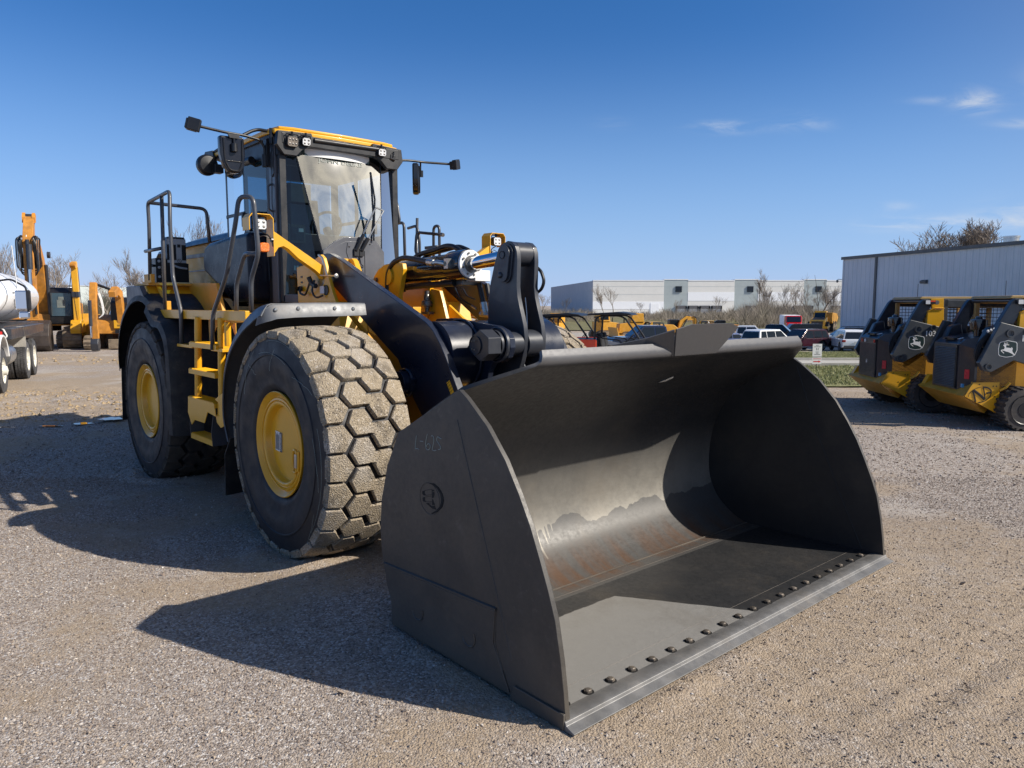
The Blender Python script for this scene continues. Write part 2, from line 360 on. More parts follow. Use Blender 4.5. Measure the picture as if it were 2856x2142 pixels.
def strip(name, x0, x1, y0, y1, lift, material, nx=60, ny=30, wob=0.):
    xs = np.linspace(x0, x1, nx); t_ = np.linspace(0, 1, ny); A, B = np.meshgrid(t_, xs, indexing='ij')
    lo = y0+wob*(vnoise(B, B*0, .8, 11)+.5*vnoise(B, B*0, 3, 12)); hi = y1+wob*(vnoise(B, B*0, .7, 13))
    YY = lo+(hi-lo)*A; ZZ = terr(B, YY)+lift
    o = fast_mesh(name, np.stack([B, YY, ZZ], -1).reshape(-1, 3), gridF(ny, nx), material); return o
def soil_mat(name, a, b, c, sc=14):
    m = bpy.data.materials.new(name); m.use_nodes = True; t = NT(m.node_tree); p = t.n['Principled BSDF']
    ve = t.new('ShaderNodeTexCoord').outputs['Object']
    col = t.mix(t.ramp(t.noise(ve, sc, 6, .7), .35, .65), a, b); col = t.mix(t.math('MULTIPLY', t.ramp(t.noise(ve, sc*.12, 5, .6), .45, .68), .7), col, c)
    t.link(col, p.inputs['Base Color']); p.inputs['Roughness'].default_value = .95; p.inputs['Specular IOR Level'].default_value = .2
    b_ = t.new('ShaderNodeBump', i_Strength=.6, i_Distance=.02); t.link(t.noise(ve, sc*6, 4, .7), b_.inputs['Height']); t.link(b_.outputs[0], p.inputs['Normal']); return m
M['turf'] = soil_mat('turf_soil', (.16, .18, .07), (.27, .26, .12), (.30, .26, .16))
M['bank'] = soil_mat('bank_grass', (.12, .12, .05), (.20, .18, .10), (.15, .13, .085), .8)
M['concrete'] = soil_mat('concrete', (.40, .385, .35), (.47, .45, .41), (.35, .335, .31), 5)
M['lot'] = soil_mat('parking_lot', (.34, .31, .27), (.40, .37, .33), (.29, .27, .24), 3)
tag(strip('grass_verge_soil', 4.2, 48, 18.3, 30.2, .03, M['turf'], 160, 30, .5), kind='structure')
tag(strip('road', 4, 70, 30.2, 37.2, .045, M['concrete']), kind='structure')
tag(strip('grass_island_soil', 4, 70, 37.2, 56.5, .05, M['turf'], 160, 30, .3), kind='structure')
tag(strip('parking_lot', -2, 80, 56.5, 116, .045, M['lot'], 60, 30), kind='structure')
tag(strip('grass_bank', -60, 200, 128, 222, .15, M['bank'], 120, 40, 3), kind='structure')
tag(strip('warehouse_yard', -60, 220, 222, 262, .25, M['concrete'], 60, 10), kind='structure')
kb = MB()
for yk, a in ((30.1, 0), (37.2, 0)):
    for i in range(40):
        x0 = 4+i*1.6; kb.add([(x0, yk, tz(x0, yk)+.02), (x0+1.59, yk, tz(x0+1.6, yk)+.02), (x0+1.59, yk+.15, tz(x0+1.6, yk)+.02), (x0, yk+.15, tz(x0, yk)+.02),
                              (x0, yk, tz(x0, yk)+.16), (x0+1.59, yk, tz(x0+1.6, yk)+.16), (x0+1.59, yk+.15, tz(x0+1.6, yk)+.16), (x0, yk+.15, tz(x0, yk)+.16)],
                             [(0,1,2,3),(4,5,6,7),(0,1,5,4),(2,3,7,6),(0,3,7,4),(1,2,6,5)])
tag(kb.build('kerb', M['concrete']), kind='structure')

# grass blades
def blades(name, n, x0, x1, y0, y1, hgt, seed, cols):
    r_ = np.random.default_rng(seed); x = r_.uniform(x0, x1, n); y = r_.uniform(y0, y1, n)
    edge = np.minimum(y-y0, y1-y); keep = (r_.random(n) < .25+edge*1.4)&(vnoise(x, y, 1.7, 9)+vnoise(x, y, .5, 8) > -.32+.4*(r_.random(n)-.5)); x = x[keep]; y = y[keep]; n = len(x)
    z = terr(x, y)+.04; a = r_.uniform(0, 2*PI, n); h = hgt*r_.uniform(.4, 1.2, n); wd = r_.uniform(.006, .014, n); l = r_.normal(0, .45, (n, 2))*h[:, None]
    p0 = np.stack([x-wd*np.cos(a), y-wd*np.sin(a), z], 1); p1 = np.stack([x+wd*np.cos(a), y+wd*np.sin(a), z], 1); p2 = np.stack([x+l[:, 0], y+l[:, 1], z+h], 1)
    V = np.stack([p0, p1, p2], 1).reshape(-1, 3); F = np.arange(3*n).reshape(-1, 3)
    m = bpy.data.materials.new(name); m.use_nodes = True; t = NT(m.node_tree); p = t.n['Principled BSDF']; ve = t.new('ShaderNodeTexCoord').outputs['Object']
    c = t.mix(t.ramp(t.noise(ve, 3, 4, .7), .35, .65), cols[0], cols[1]); t.link(t.mix(t.ramp(t.noise(ve, 40, 2, .6), .5, .65), c, cols[2]), p.inputs['Base Color']); p.inputs['Roughness'].default_value = .6
    return tag(fast_mesh(name, V, F, m, False), kind='stuff')
GC = ((.13, .165, .045), (.22, .235, .085), (.38, .33, .18))
tag(blades('grass', 52000, 6.5, 19, 18.3, 30.1, .085, 21, GC), 'short patchy green and straw grass of the near verge', 'grass')
tag(blades('grass', 46000, 10, 27, 37.5, 56.3, .11, 22, GC), 'short green grass between the road and the parked cars', 'grass')

# loose gravel
def stones(name, parts, seed):
    r_ = np.random.default_rng(seed); base = np.array([(1,0,0),(0,1,0),(-1,0,0),(0,-1,0),(0,0,1),(0,0,-1)], float)
    tri = np.array([(0,1,4),(1,2,4),(2,3,4),(3,0,4),(1,0,5),(2,1,5),(3,2,5),(0,3,5)])
    PX, PY, RR = [], [], []
    for n, y0, y1, r0, r1, bias in parts:
        y = np.sqrt(r_.uniform(y0*y0, y1*y1, n)); x = r_.uniform(-.80, .80, n)*y
        k = r_.random(n) > bias+.72*dirt(x, y)*(bias > 0)
        PX.append(x[k]); PY.append(y[k]); RR.append((r0+(r1-r0)*r_.random(k.sum())**3.2))
    x = np.concatenate(PX); y = np.concatenate(PY); r = np.concatenate(RR); n = len(x); z = terr(x, y)+relief(x, y)+r*.25
    a = r_.uniform(0, 2*PI, n); jit = 1+r_.normal(0, .25, (n, 6, 1)); b = base[None]*jit*np.stack([r*r_.uniform(.8, 1.35, n), r*r_.uniform(.6, 1.0, n), r*r_.uniform(.45, .8, n)], 1)[:, None, :]
    tl = r_.normal(0, .35, (n, 2)); b[:, :, 2] += b[:, :, 0]*tl[:, :1]+b[:, :, 1]*tl[:, 1:]
    c, s = np.cos(a)[:, None], np.sin(a)[:, None]; bx = b[:, :, 0]*c-b[:, :, 1]*s; by = b[:, :, 0]*s+b[:, :, 1]*c
    V = np.stack([bx+x[:, None], by+y[:, None], b[:, :, 2]+z[:, None]], -1).reshape(-1, 3); F = (tri[None]+6*np.arange(n)[:, None, None]).reshape(-1, 3)
    m = bpy.data.materials.new('gravel_stone'); m.use_nodes = True; t = NT(m.node_tree); p = t.n['Principled BSDF']; p.inputs['Roughness'].default_value = .85; p.inputs['Specular IOR Level'].default_value = .3
    at = t.new('ShaderNodeAttribute'); at.attribute_name = 'tone'; ve = t.new('ShaderNodeTexCoord').outputs['Object']
    cr = t.new('ShaderNodeValToRGB'); e = cr.color_ramp.elements; e[0].position = 0; e[0].color = (.13, .10, .085, 1); e[1].position = 1; e[1].color = (.66, .63, .60, 1)
    for q, cc in ((.3, (.25, .20, .168)), (.6, (.36, .295, .23)), (.8, (.46, .415, .375))): k = e.new(q); k.color = (*cc, 1)
    t.link(at.outputs['Fac'], cr.inputs[0]); t.link(t.mix(t.math('MULTIPLY', t.noise(ve, 300, 3, .7), .35), cr.outputs[0], (.25, .2, .15)), p.inputs['Base Color'])
    o = fast_mesh(name, V, F, m, False); at_ = o.data.attributes.new('tone', 'FLOAT', 'POINT'); tn = np.clip(r_.beta(2.2, 2.6, n)+(r_.random(n) > .955)*.4, 0, 1); at_.data.foreach_set('value', np.repeat(tn, 6).astype(np.float32))
    return o
tag(stones('gravel', ((230000, 2.9, 8.6, .0024, .0098, .02), (75000, 8.2, 17, .006, .018, .02), (120, 3, 12, .012, .026, -.5)), 5),
    'loose grey and tan gravel chippings over the yard', 'gravel', kind='stuff')
dm = M['dirt'] = soil_mat('dirt_clod', (.30, .215, .12), (.42, .32, .20), (.24, .18, .11), 20)
def clods(n, x0, x1, y0, y1, r0, r1, seed):
    r_ = np.random.default_rng(seed); mb = MB()
    for _ in range(n):
        x = r_.uniform(x0, x1); y = r_.uniform(y0, y1); r = r0+(r1-r0)*r_.random()**2.5; z = float(terr(x, y)+relief(x, y)); pr = r_.uniform(.7, 1.3, (6, 3))
        q = [(x+r*pr[0, 0], y, z), (x, y+r*pr[1, 1], z), (x-r*pr[2, 0], y, z), (x, y-r*pr[3, 1], z), (x+.3*r*(pr[4, 0]-1), y, z+r*.7*pr[4, 2]), (x, y, z-r*.4)]
        mb.add(q, [(0,1,4),(1,2,4),(2,3,4),(3,0,4),(1,0,5),(2,1,5),(3,2,5),(0,3,5)])
    return mb
mb = clods(2600, -13, -4.6, 12.6, 17.5, .012, .06, 3); mb2 = clods(500, -22, -9, 25, 29.5, .02, .09, 4); b0 = len(mb.v); mb.v += mb2.v; mb.f += [tuple(i+b0 for i in f) for f in mb2.f]; mb.mi += mb2.mi
tag(mb.build('dirt_clods', dm, smooth=False), 'tan dirt clods churned up across the yard', 'dirt', kind='stuff')
# shallow puddles
wm = bpy.data.materials.new('puddle_water'); wm.use_nodes = True; p_ = wm.node_tree.nodes['Principled BSDF']; p_.inputs['Base Color'].default_value = (.05, .045, .04, 1); p_.inputs['Roughness'].default_value = .03; p_.inputs['Specular IOR Level'].default_value = .8
for i, (px, py, a, b) in enumerate(((-7.0, 12.85, .20, .16), (-6.55, 13.15, .22, .12), (-7.35, 12.55, .16, .10), (-7.75, 12.35, .20, .05), (-5.55, 12.55, .2, .14), (-6.9, 13.25, .08, .05), (-8.6, 12.2, .3, .05), (-9.5, 12.1, .2, .05), (-6.3, 13.35, .1, .04))):
    r_ = random.Random(i); n = 26; pts = [(px+a*math.cos(2*PI*k/n)*(1+r_.uniform(-.3, .3)), py+b*math.sin(2*PI*k/n)*(1+r_.uniform(-.35, .35))) for k in range(n)]
    zz = -.001+max(float(relief(np.array(q[0]), np.array(q[1]))) for q in pts)+.004
    tag(MB().add([(q[0], q[1], zz) for q in pts], [tuple(range(n))]).build('puddle', wm), kind='structure')
# ---------------------------------------------------------------- wheel loader
LO = thing('wheel_loader', 'large yellow and black wheel loader with a wide steel bucket resting on the gravel', 'wheel loader', (-.6048, 7.0536, 0), -.8520)
def steel_bucket_mat():
    m = bpy.data.materials.new('bucket_paint'); m.use_nodes = True; t = NT(m.node_tree); p = t.n['Principled BSDF']
    ve = t.new('ShaderNodeTexCoord').outputs['Object']; sp = t.new('ShaderNodeSeparateXYZ'); t.link(ve, sp.inputs[0]); x, y, z = sp.outputs
    st = t.new('ShaderNodeMapping'); st.inputs['Scale'].default_value = (1, 9, 1.2); t.link(ve, st.inputs[0])
    n = t.noise(ve, 2.2, 7, .68, .4); f = t.noise(ve, 120, 3, .7); ns = t.noise(st.outputs[0], 1.6, 6, .7)
    inner = t.math('MULTIPLY', t.math('LESS_THAN', t.math('ABSOLUTE', y), 1.7655), 1.)
    base = t.mix(inner, t.mix(t.ramp(n, .3, .7), (.050, .047, .044), (.070, .065, .059)), t.mix(t.ramp(n, .3, .7), (.028, .029, .031), (.042, .041, .041)))  # inner faces darker: deep shade inside the bucket put into the base colour
    film_in = t.math('LESS_THAN', t.math('ABSOLUTE', y), 1.760)
    # dried film on the curved back, cut off by a wavering water line
    yo = t.new('ShaderNodeCombineXYZ'); t.link(y, yo.inputs[1]); n_big = t.noise(yo.outputs[0], 2.1, 3, .5); n_dr = t.noise(yo.outputs[0], 26, 1, .3); n_sm = t.noise(ve, 38, 3, .6)
    drip = t.math('MULTIPLY', t.math('MULTIPLY', t.ramp(n_dr, .50, .66), .16), t.ramp(y, -.28, -.42))
    wl = t.math('ADD', t.math('SUBTRACT', t.math('ADD', .345, t.math('MULTIPLY', t.math('SUBTRACT', n_big, .5), .42)), drip), t.math('MULTIPLY', t.math('SUBTRACT', n_sm, .5), .025))
    above = t.ramp(t.math('SUBTRACT', z, wl), -.004, .004); fade = t.ramp(z, 1.02, .42)
    back = t.math('MULTIPLY', t.math('LESS_THAN', x, 2.12), t.math('LESS_THAN', t.math('ABSOLUTE', y), 1.7600))
    film = t.math('MULTIPLY', t.math('MULTIPLY', t.math('MULTIPLY', above, fade), back), film_in)
    c = t.mix(t.math('MULTIPLY', film, t.ramp(t.noise(ve, 3.0, 6, .7), .25, .65, .6, .95)), base, (.235, .22, .19))
    low = t.math('MULTIPLY', t.math('MULTIPLY', t.math('SUBTRACT', 1., above), t.math('LESS_THAN', x, 2.3)), film_in)
    c = t.mix(t.math('MULTIPLY', low, .85), c, (.095, .092, .088))
    rs = t.math('MULTIPLY', t.ramp(z, .26, .05), t.math('MULTIPLY', t.ramp(t.noise(st.outputs[0], .55, 7, .72), .40, .66), t.math('MULTIPLY', film_in, t.ramp(x, 2.30, 2.16))))
    c = t.mix(t.math('MULTIPLY', rs, .95), c, t.mix(f, (.085, .040, .022), (.14, .08, .045)))
    # dry pale floor: front left part
    fx = t.math('ADD', t.math('SUBTRACT', x, 2.49), t.math('MULTIPLY', t.math('SUBTRACT', t.noise(ve, 5, 6, .6), .5), .05))
    l1 = t.math('SUBTRACT', fx, t.math('MULTIPLY', t.math('MAXIMUM', t.math('ADD', y, .45), 0.), 1.55))
    l2 = t.math('SUBTRACT', l1, t.math('MULTIPLY', t.math('MAXIMUM', t.math('SUBTRACT', -1.25, y), 0.), .45))
    dry = t.math('MULTIPLY', t.ramp(l2, -.006, .006), t.math('LESS_THAN', z, .12))
    streak = t.math('MULTIPLY', t.math('MULTIPLY', t.math('LESS_THAN', y, .75), t.ramp(t.noise(st.outputs[0], 4.5, 3, .5), .50, .54)), t.math('GREATER_THAN', x, 3.27))
    dry = t.math('MAXIMUM', dry, t.math('MULTIPLY', streak, t.math('LESS_THAN', z, .12))); dry = t.math('MULTIPLY', dry, inner)
    c = t.mix(dry, c, t.mix(f, (.235, .228, .215), (.33, .32, .30)))
    c = t.mix(t.math('MULTIPLY', t.ramp(t.noise(ve, 1.1, 6, .7), .5, .7), .25), c, (.13, .105, .075))
    c = t.mix(t.math('MULTIPLY', t.ramp(z, 1.675, 1.70), inner), c, (.10, .10, .105))  # lip band lighter: the light it catches is put into its grey
    out_ = t.math('SUBTRACT', 1., inner); c = t.mix(t.math('MULTIPLY', t.math('MULTIPLY', out_, t.ramp(t.math('ADD', z, t.math('MULTIPLY', t.noise(ve, 4, 6, .7), .5)), .75, .25)), .45), c, (.15, .13, .105))
    c = t.mix(t.math('MULTIPLY', t.math('MULTIPLY', out_, t.ramp(t.noise(ve, 7, 7, .75), .56, .68)), .30), c, (.14, .135, .125))
    # scratches
    sc = t.new('ShaderNodeMapping'); sc.inputs['Scale'].default_value = (40, 3, 2); sc.inputs['Rotation'].default_value = (.5, .4, .7); t.link(ve, sc.inputs[0])
    c = t.mix(t.math('MULTIPLY', t.ramp(t.noise(sc.outputs[0], 3, 5, .8), .66, .72), .22), c, (.27, .26, .25))
    t.link(c, p.inputs['Base Color'])
    p.inputs['Metallic'].default_value = .25; rr = t.ramp(t.noise(ve, 30, 6, .7), .3, .7, .38, .56); t.link(rr, p.inputs['Roughness'])
    b = t.new('ShaderNodeBump', i_Strength=.10, i_Distance=.006); t.link(t.noise(ve, 260, 3, .7), b.inputs['Height']); t.link(b.outputs[0], p.inputs['Normal'])
    return m
M['bucket'] = steel_bucket_mat()
M['edge'] = mat('worn_edge_steel', (.17, .168, .165), .5, .35, var=.2, vs=7, dust=.25, ds=3, bump=.12, bs=220)

def spline(pts, n=6):
    P = [Vector((p[0], 0, p[1])) for p in pts]; out = []
    for i in range(len(P)-1):
        a = P[max(i-1, 0)]; b = P[i]; c = P[i+1]; d = P[min(i+2, len(P)-1)]
        for k in range(n):
            t = k/n; out.append(.5*((2*b)+(c-a)*t+(2*a-5*b+4*c-d)*t*t+(3*b-a-3*c+d)*t**3))
    out.append(P[-1]); return [(p.x, p.z) for p in out]

def build_bucket():
    B = MB(); prof = [(3.30, .045), (2.9, .045), (2.5, .045), (2.17, .045)]
    prof += spline([(2.12, .052), (1.99, .115), (1.84, .24), (1.755, .41), (1.735, .60), (1.76, .82), (1.83, 1.02), (1.95, 1.20), (2.20, 1.385), (2.54, 1.562)], 5)
    prof += [(2.65, 1.62), (2.745, 1.668), (2.775, 1.688), (2.79, 1.712), (2.785, 1.742), (2.765, 1.775)]
    def hw(i, p):
        if p[0] > 2.54 and p[1] > 1.5: return 1.765-(1.765-1.43)*min(1, (p[1]-1.562)/.135) if p[1] < 1.697 else 1.43-(p[1]-1.697)*.4
        return 1.765
    rows = []
    for i, p in enumerate(prof):
        h = hw(i, p); rows.append([(p[0], -h+2*h*k/24, p[1]) for k in range(25)])
    bk = MB().sheet(rows, -.022); bo = bk.build('bucket', M['bucket'], LO, sharp=50)
    # make sure the thickness goes outward (down / back)
    side = [(2.539, 1.567), (2.605, 1.528), (2.775, 1.397), (2.919, 1.241), (3.023, 1.086), (3.106, .943), (3.172, .80), (3.237, .648), (3.284, .517), (3.322, .338), (3.346, .177), (3.36, .05), (3.36, .012), (1.815, .012),
            (1.823, .171), (1.76, .293), (1.712, .46), (1.700, .62), (1.722, .80), (1.797, 1.03), (1.933, 1.257)]
    for s in (-1, 1):
        MB().prism(side, s*1.765, s*1.797).build('side_plate', M['bucket'], bo, bevel=.004)
        y0, y1 = s*1.7972, s*1.806
        MB().prism([(1.76, .385), (2.845, .432), (2.83, .25), (2.96, .03), (1.83, .03), (1.83, .17), (1.775, .28)], y0, y1).build('wear_plate', M['bucket'], bo, bevel=.003)
        wd = MB(); wd.tube([(1.75, s*1.799, .392), (2.3, s*1.799, .417), (2.85, s*1.799, .44)], .011, 6); wd.tube([(2.845, s*1.799, .44), (2.836, s*1.799, .25), (2.90, s*1.799, .13)], .0035, 6); wd.tube([(2.523, s*1.797, 1.402), (2.75, s*1.797, .80), (2.972, s*1.797, .206)], .0035, 5)
        for cx, cz, a0, a1 in ((2.127, .202, 190, 380), (2.623, .215, 200, 395)):
            wd.tube([(cx+.055*math.cos(R(a0+(a1-a0)*k/16)), s*1.807, cz+.055*math.sin(R(a0+(a1-a0)*k/16))) for k in range(17)], .006, 5)
        wd.tube([(2.576, s*1.762, 1.496), (2.78, s*1.762, .95), (2.98, s*1.762, .50), (3.19, s*1.762, .06)], .003, 5)
        wd.build('weld_bead', M['bucket'], bo)
    # welds inside
    w2 = MB(); w2.tube([(2.155, -1.76, .05), (2.155, 1.76, .05)], .006, 6); w2.tube([(2.26, -1.76, .0465), (2.26, 1.76, .0465)], .0014, 4); w2.tube([(3.13, -1.76, .0452), (3.13, 1.76, .0452)], .0008, 4); w2.build('floor_weld', M['floorweld'], bo)
    # cutting edge: thick plate under the floor, bevelled lip ahead of it
    ce = MB(); ce.prism([(3.10, .004), (3.47, .002), (3.475, .012), (3.372, .030), (3.366, .047), (3.352, .052), (3.31, .0522), (3.30, .050), (3.10, .0225)], -1.805, 1.805)
    ce.v = [(x-(.05 if abs(y) > 1.8 and x > 3.44 else 0), y, z) for x, y, z in ce.v]
    ce.build('cutting_edge', M['edge'], bo, bevel=.003)
    [MB().prism([(2.97, .005), (3.36, .005), (3.36, .085), (3.0, .085)], *q).build('corner_guard', M['bucket'], bo, bevel=.003) for q in ((-1.812, -1.7975), (1.7975, 1.812))]
    M['bolthole'] = mat('bolt_recess', (.006, .006, .006), .9, var=.1)
    for i in range(20):
        y = -1.687+.1746*i; b = MB(); b.lathe([(.0, .0), (.032, .0), (.032, .0012)], (3.24, y, .0458), 'z', 20, mi=1)
        a0 = random.uniform(0, 1); h = [(3.24+.023*math.cos(a0+PI/3*k), y+.023*math.sin(a0+PI/3*k)) for k in range(6)]
        b.prism(h, .0472, .058, 'z', mi=0); b.lathe([(.019, 0), (.014, .004), (0, .005)], (3.24, y, .058), 'z', 12, mi=0)
        b.build('bolt', [mat_bolt, M['bolthole']], bo, smooth=False)
    # spill guard: folded plate on the lip
    for s in (1, -1):
        sg = MB(); sg.sheet([[(2.775, s*.233, 1.688), (2.868, s*.352, 1.868)], [(2.755, s*.390, 1.777), (2.735, s*.47, 1.812)], [(2.60, s*.60, 1.62), (2.59, s*.62, 1.768)]], .010); sg.build('spill_guard_side', M['bucket'], bo)
    MB().prism([(-.233, 1.688), (.233, 1.688), (.352, 1.868), (.235, 1.898), (-.21, 1.898), (-.352, 1.868)], 0, .012, 'x').xf(Matrix(((1, 0, .55, 2.775-.55*1.688), (0, 1, 0, 0), (0, 0, 1, 0), (0, 0, 0, 1)))).build('spill_guard', M['bucket'], bo, bevel=.002)
    # emblem cast in the side plate, chalk number
    A = lambda q: (1.9890196+.0005998*q[0]-2.5e-6*q[1], 1.3065573+.0001108*q[0]-.0003548*q[1]); em = MB()
    for poly in ([(322,1130),(362,1118),(362,1170),(385,1200),(350,1200),(325,1180)], [(328,1240),(367,1228),(367,1280),(390,1308),(345,1305),(328,1280)], [(388,1332),(425,1328),(480,1375),(480,1410)],
                 [(482,1100),(523,1105),(518,1128),(482,1138)], [(483,1145),(523,1142),(525,1180),(515,1235),(483,1243)], [(488,1260),(500,1262),(530,1352),(487,1358)], [(490,1370),(528,1365),(555,1430),(487,1418)]):
        em.prism([A(q) for q in poly], -1.7985, -1.7972)
    for ln in ([(362,1118),(480,1096)], [(385,1200),(478,1183)], [(330,1237),(470,1208)], [(390,1308),(480,1296)], [(390,1332),(475,1322)]):
        em.tube([(A(q)[0], -1.7975, A(q)[1]) for q in ln], .0012, 4)
    oc = [(420,990),(520,1000),(600,1070),(660,1180),(678,1280),(655,1380),(580,1465),(480,1508)]; ic = [(480,1490),(560,1440),(620,1365),(640,1280),(625,1180),(575,1085),(505,1025),(440,998)]
    em.prism([A(q) for q in oc+ic], -1.800, -1.7972); em.build('emblem', M['bolthole'], bo, smooth=False)
    rg = MB(); rg.tube([(2.253+.098*math.cos(2*PI*k/40), -1.7975, .911+.092*math.sin(2*PI*k/40)) for k in range(40)], .0022, 5, closed=True); rg.build('emblem_rim', M['bucket'], bo)
    A2 = lambda q: (1.987313+.0006071*q[0]+6e-7*q[1], -1.7985, 1.3167878+8.29e-5*q[0]-.0003539*q[1]); ch = MB()
    for ln in ([(232,205),(215,320),(208,435),(240,420),(270,435)], [(290,298),(345,305)], [(415,185),(395,270),(382,370),(395,430),(425,445),(455,420),(462,370),(440,335),(410,350),(395,390)],
               [(478,215),(495,208),(518,230),(522,290),(505,370),(488,440),(520,455),(555,445)], [(640,262),(600,240),(578,222),(568,250),(566,290),(600,340),(628,390),(622,430),(590,430)]):
        ch.tube([A2(q) for q in ln], .0019, 4, bend=.01)
    ch.build('chalk_number', M['chalk'], bo)
    bt = MB(); bt.prism([(.20, 1.45), (.25, 1.50), (.285, 1.485), (.27, 1.455)], 0, .004, 'x').xf(Matrix(((1, 0, 1.9, 2.335-1.9*1.455), (0, 1, 0, 0), (0, 0, 1, 0), (0, 0, 0, 1)))); bt.build('torn_sticker', M['label'], bo)
    # hinge lugs behind the back sheet
    for s in (-1, 1):
        for d in (-.09, .09): MB().prism([(1.775, .98), (1.55, .62), (1.48, .42), (1.55, .26), (1.72, .18), (1.82, .14), (1.74, .30), (1.70, .6)], s*.665+d-.02, s*.665+d+.02).build('hinge_lug', M['bucket'], bo, bevel=.003)
    for d in (-.17, .17): MB().prism([(1.85, 1.16), (1.45, 1.32), (1.38, 1.15), (1.5, 1.02), (1.72, .85)], d-.02, d+.02).build('link_lug', M['bucket'], bo, bevel=.003)
    return bo
mat_bolt = mat('bolt_head', (.14, .12, .10), .5, .5, var=.3, dust=.4, ds=9)
M['floorweld'] = mat('floor_weld', (.09, .075, .06), .6, .2, var=.3)
bucket = build_bucket()

# --- wheels
TR, TW = .955, .41                                                       # tyre radius, half width
def tread_mat(name, dusty):
    m = bpy.data.materials.new(name); m.use_nodes = True; t = NT(m.node_tree); p = t.n['Principled BSDF']; ve = t.new('ShaderNodeTexCoord').outputs['Object']
    v = t.new('ShaderNodeTexVoronoi', i_Scale=95.); t.link(ve, v.inputs['Vector']); sc = t.new('ShaderNodeSeparateColor'); t.link(v.outputs['Color'], sc.inputs[0])
    n = t.noise(ve, 3.2, 6, .65); f = t.noise(ve, 160, 4, .75)
    if dusty:
        c = t.mix(f, (.25, .205, .145), (.47, .39, .285)); c = t.mix(t.math('MULTIPLY', t.ramp(n, .45, .7), .6), c, (.44, .41, .375)); c = t.mix(t.math('MULTIPLY', t.ramp(t.noise(ve, 5.5, 6, .72), .50, .66), .55), c, (.09, .08, .07))
        c = t.mix(t.math('MULTIPLY', t.ramp(t.noise(ve, 75, 4, .8), .50, .62), t.ramp(t.noise(ve, 2.1, 3, .5), .35, .65, .25, .9)), c, (.045, .038, .032)); c = t.mix(t.math('MULTIPLY', t.math('GREATER_THAN', sc.outputs[0], .94), .6), c, (.55, .5, .44))
    else:
        c = t.mix(t.ramp(n, .35, .65), (.020, .020, .022), (.075, .062, .05)); c = t.mix(t.math('MULTIPLY', f, .35), c, (.12, .10, .08))
    t.link(c, p.inputs['Base Color']); p.inputs['Roughness'].default_value = .92 if dusty else .75; p.inputs['Specular IOR Level'].default_value = .15
    b = t.new('ShaderNodeBump', i_Strength=.85 if dusty else .4, i_Distance=.008); h = t.math('ADD', t.noise(ve, 90, 5, .8), t.math('MULTIPLY', v.outputs['Distance'], -1.)); t.link(h, b.inputs['Height']); t.link(b.outputs[0], p.inputs['Normal']); return m
M['tread'] = tread_mat('dusty_tread', True); M['tread2'] = tread_mat('dirty_tread', False)
def tyre_mesh(s):
    """around the axle (y axis), outer side towards s"""
    T = MB(); pr = [(.40, .30), (.43, .345), (.47, .375), (.50, .385), (.515, .383), (.60, .408), (.66, .418), (.72, .416), (.725, .423), (.735, .423), (.74, .414), (.79, .405), (.85, .392), (.875, .388), (.90, .365), (.905, .30), (.912, .15), (.914, 0)]
    full = pr+[(r, -h) for r, h in pr[-2::-1]]
    T.lathe([(r, h*s) for r, h in full], n=96)
    # raised sidewall lettering blocks are worn; keep two moulded rings and shoulder lugs
    return T
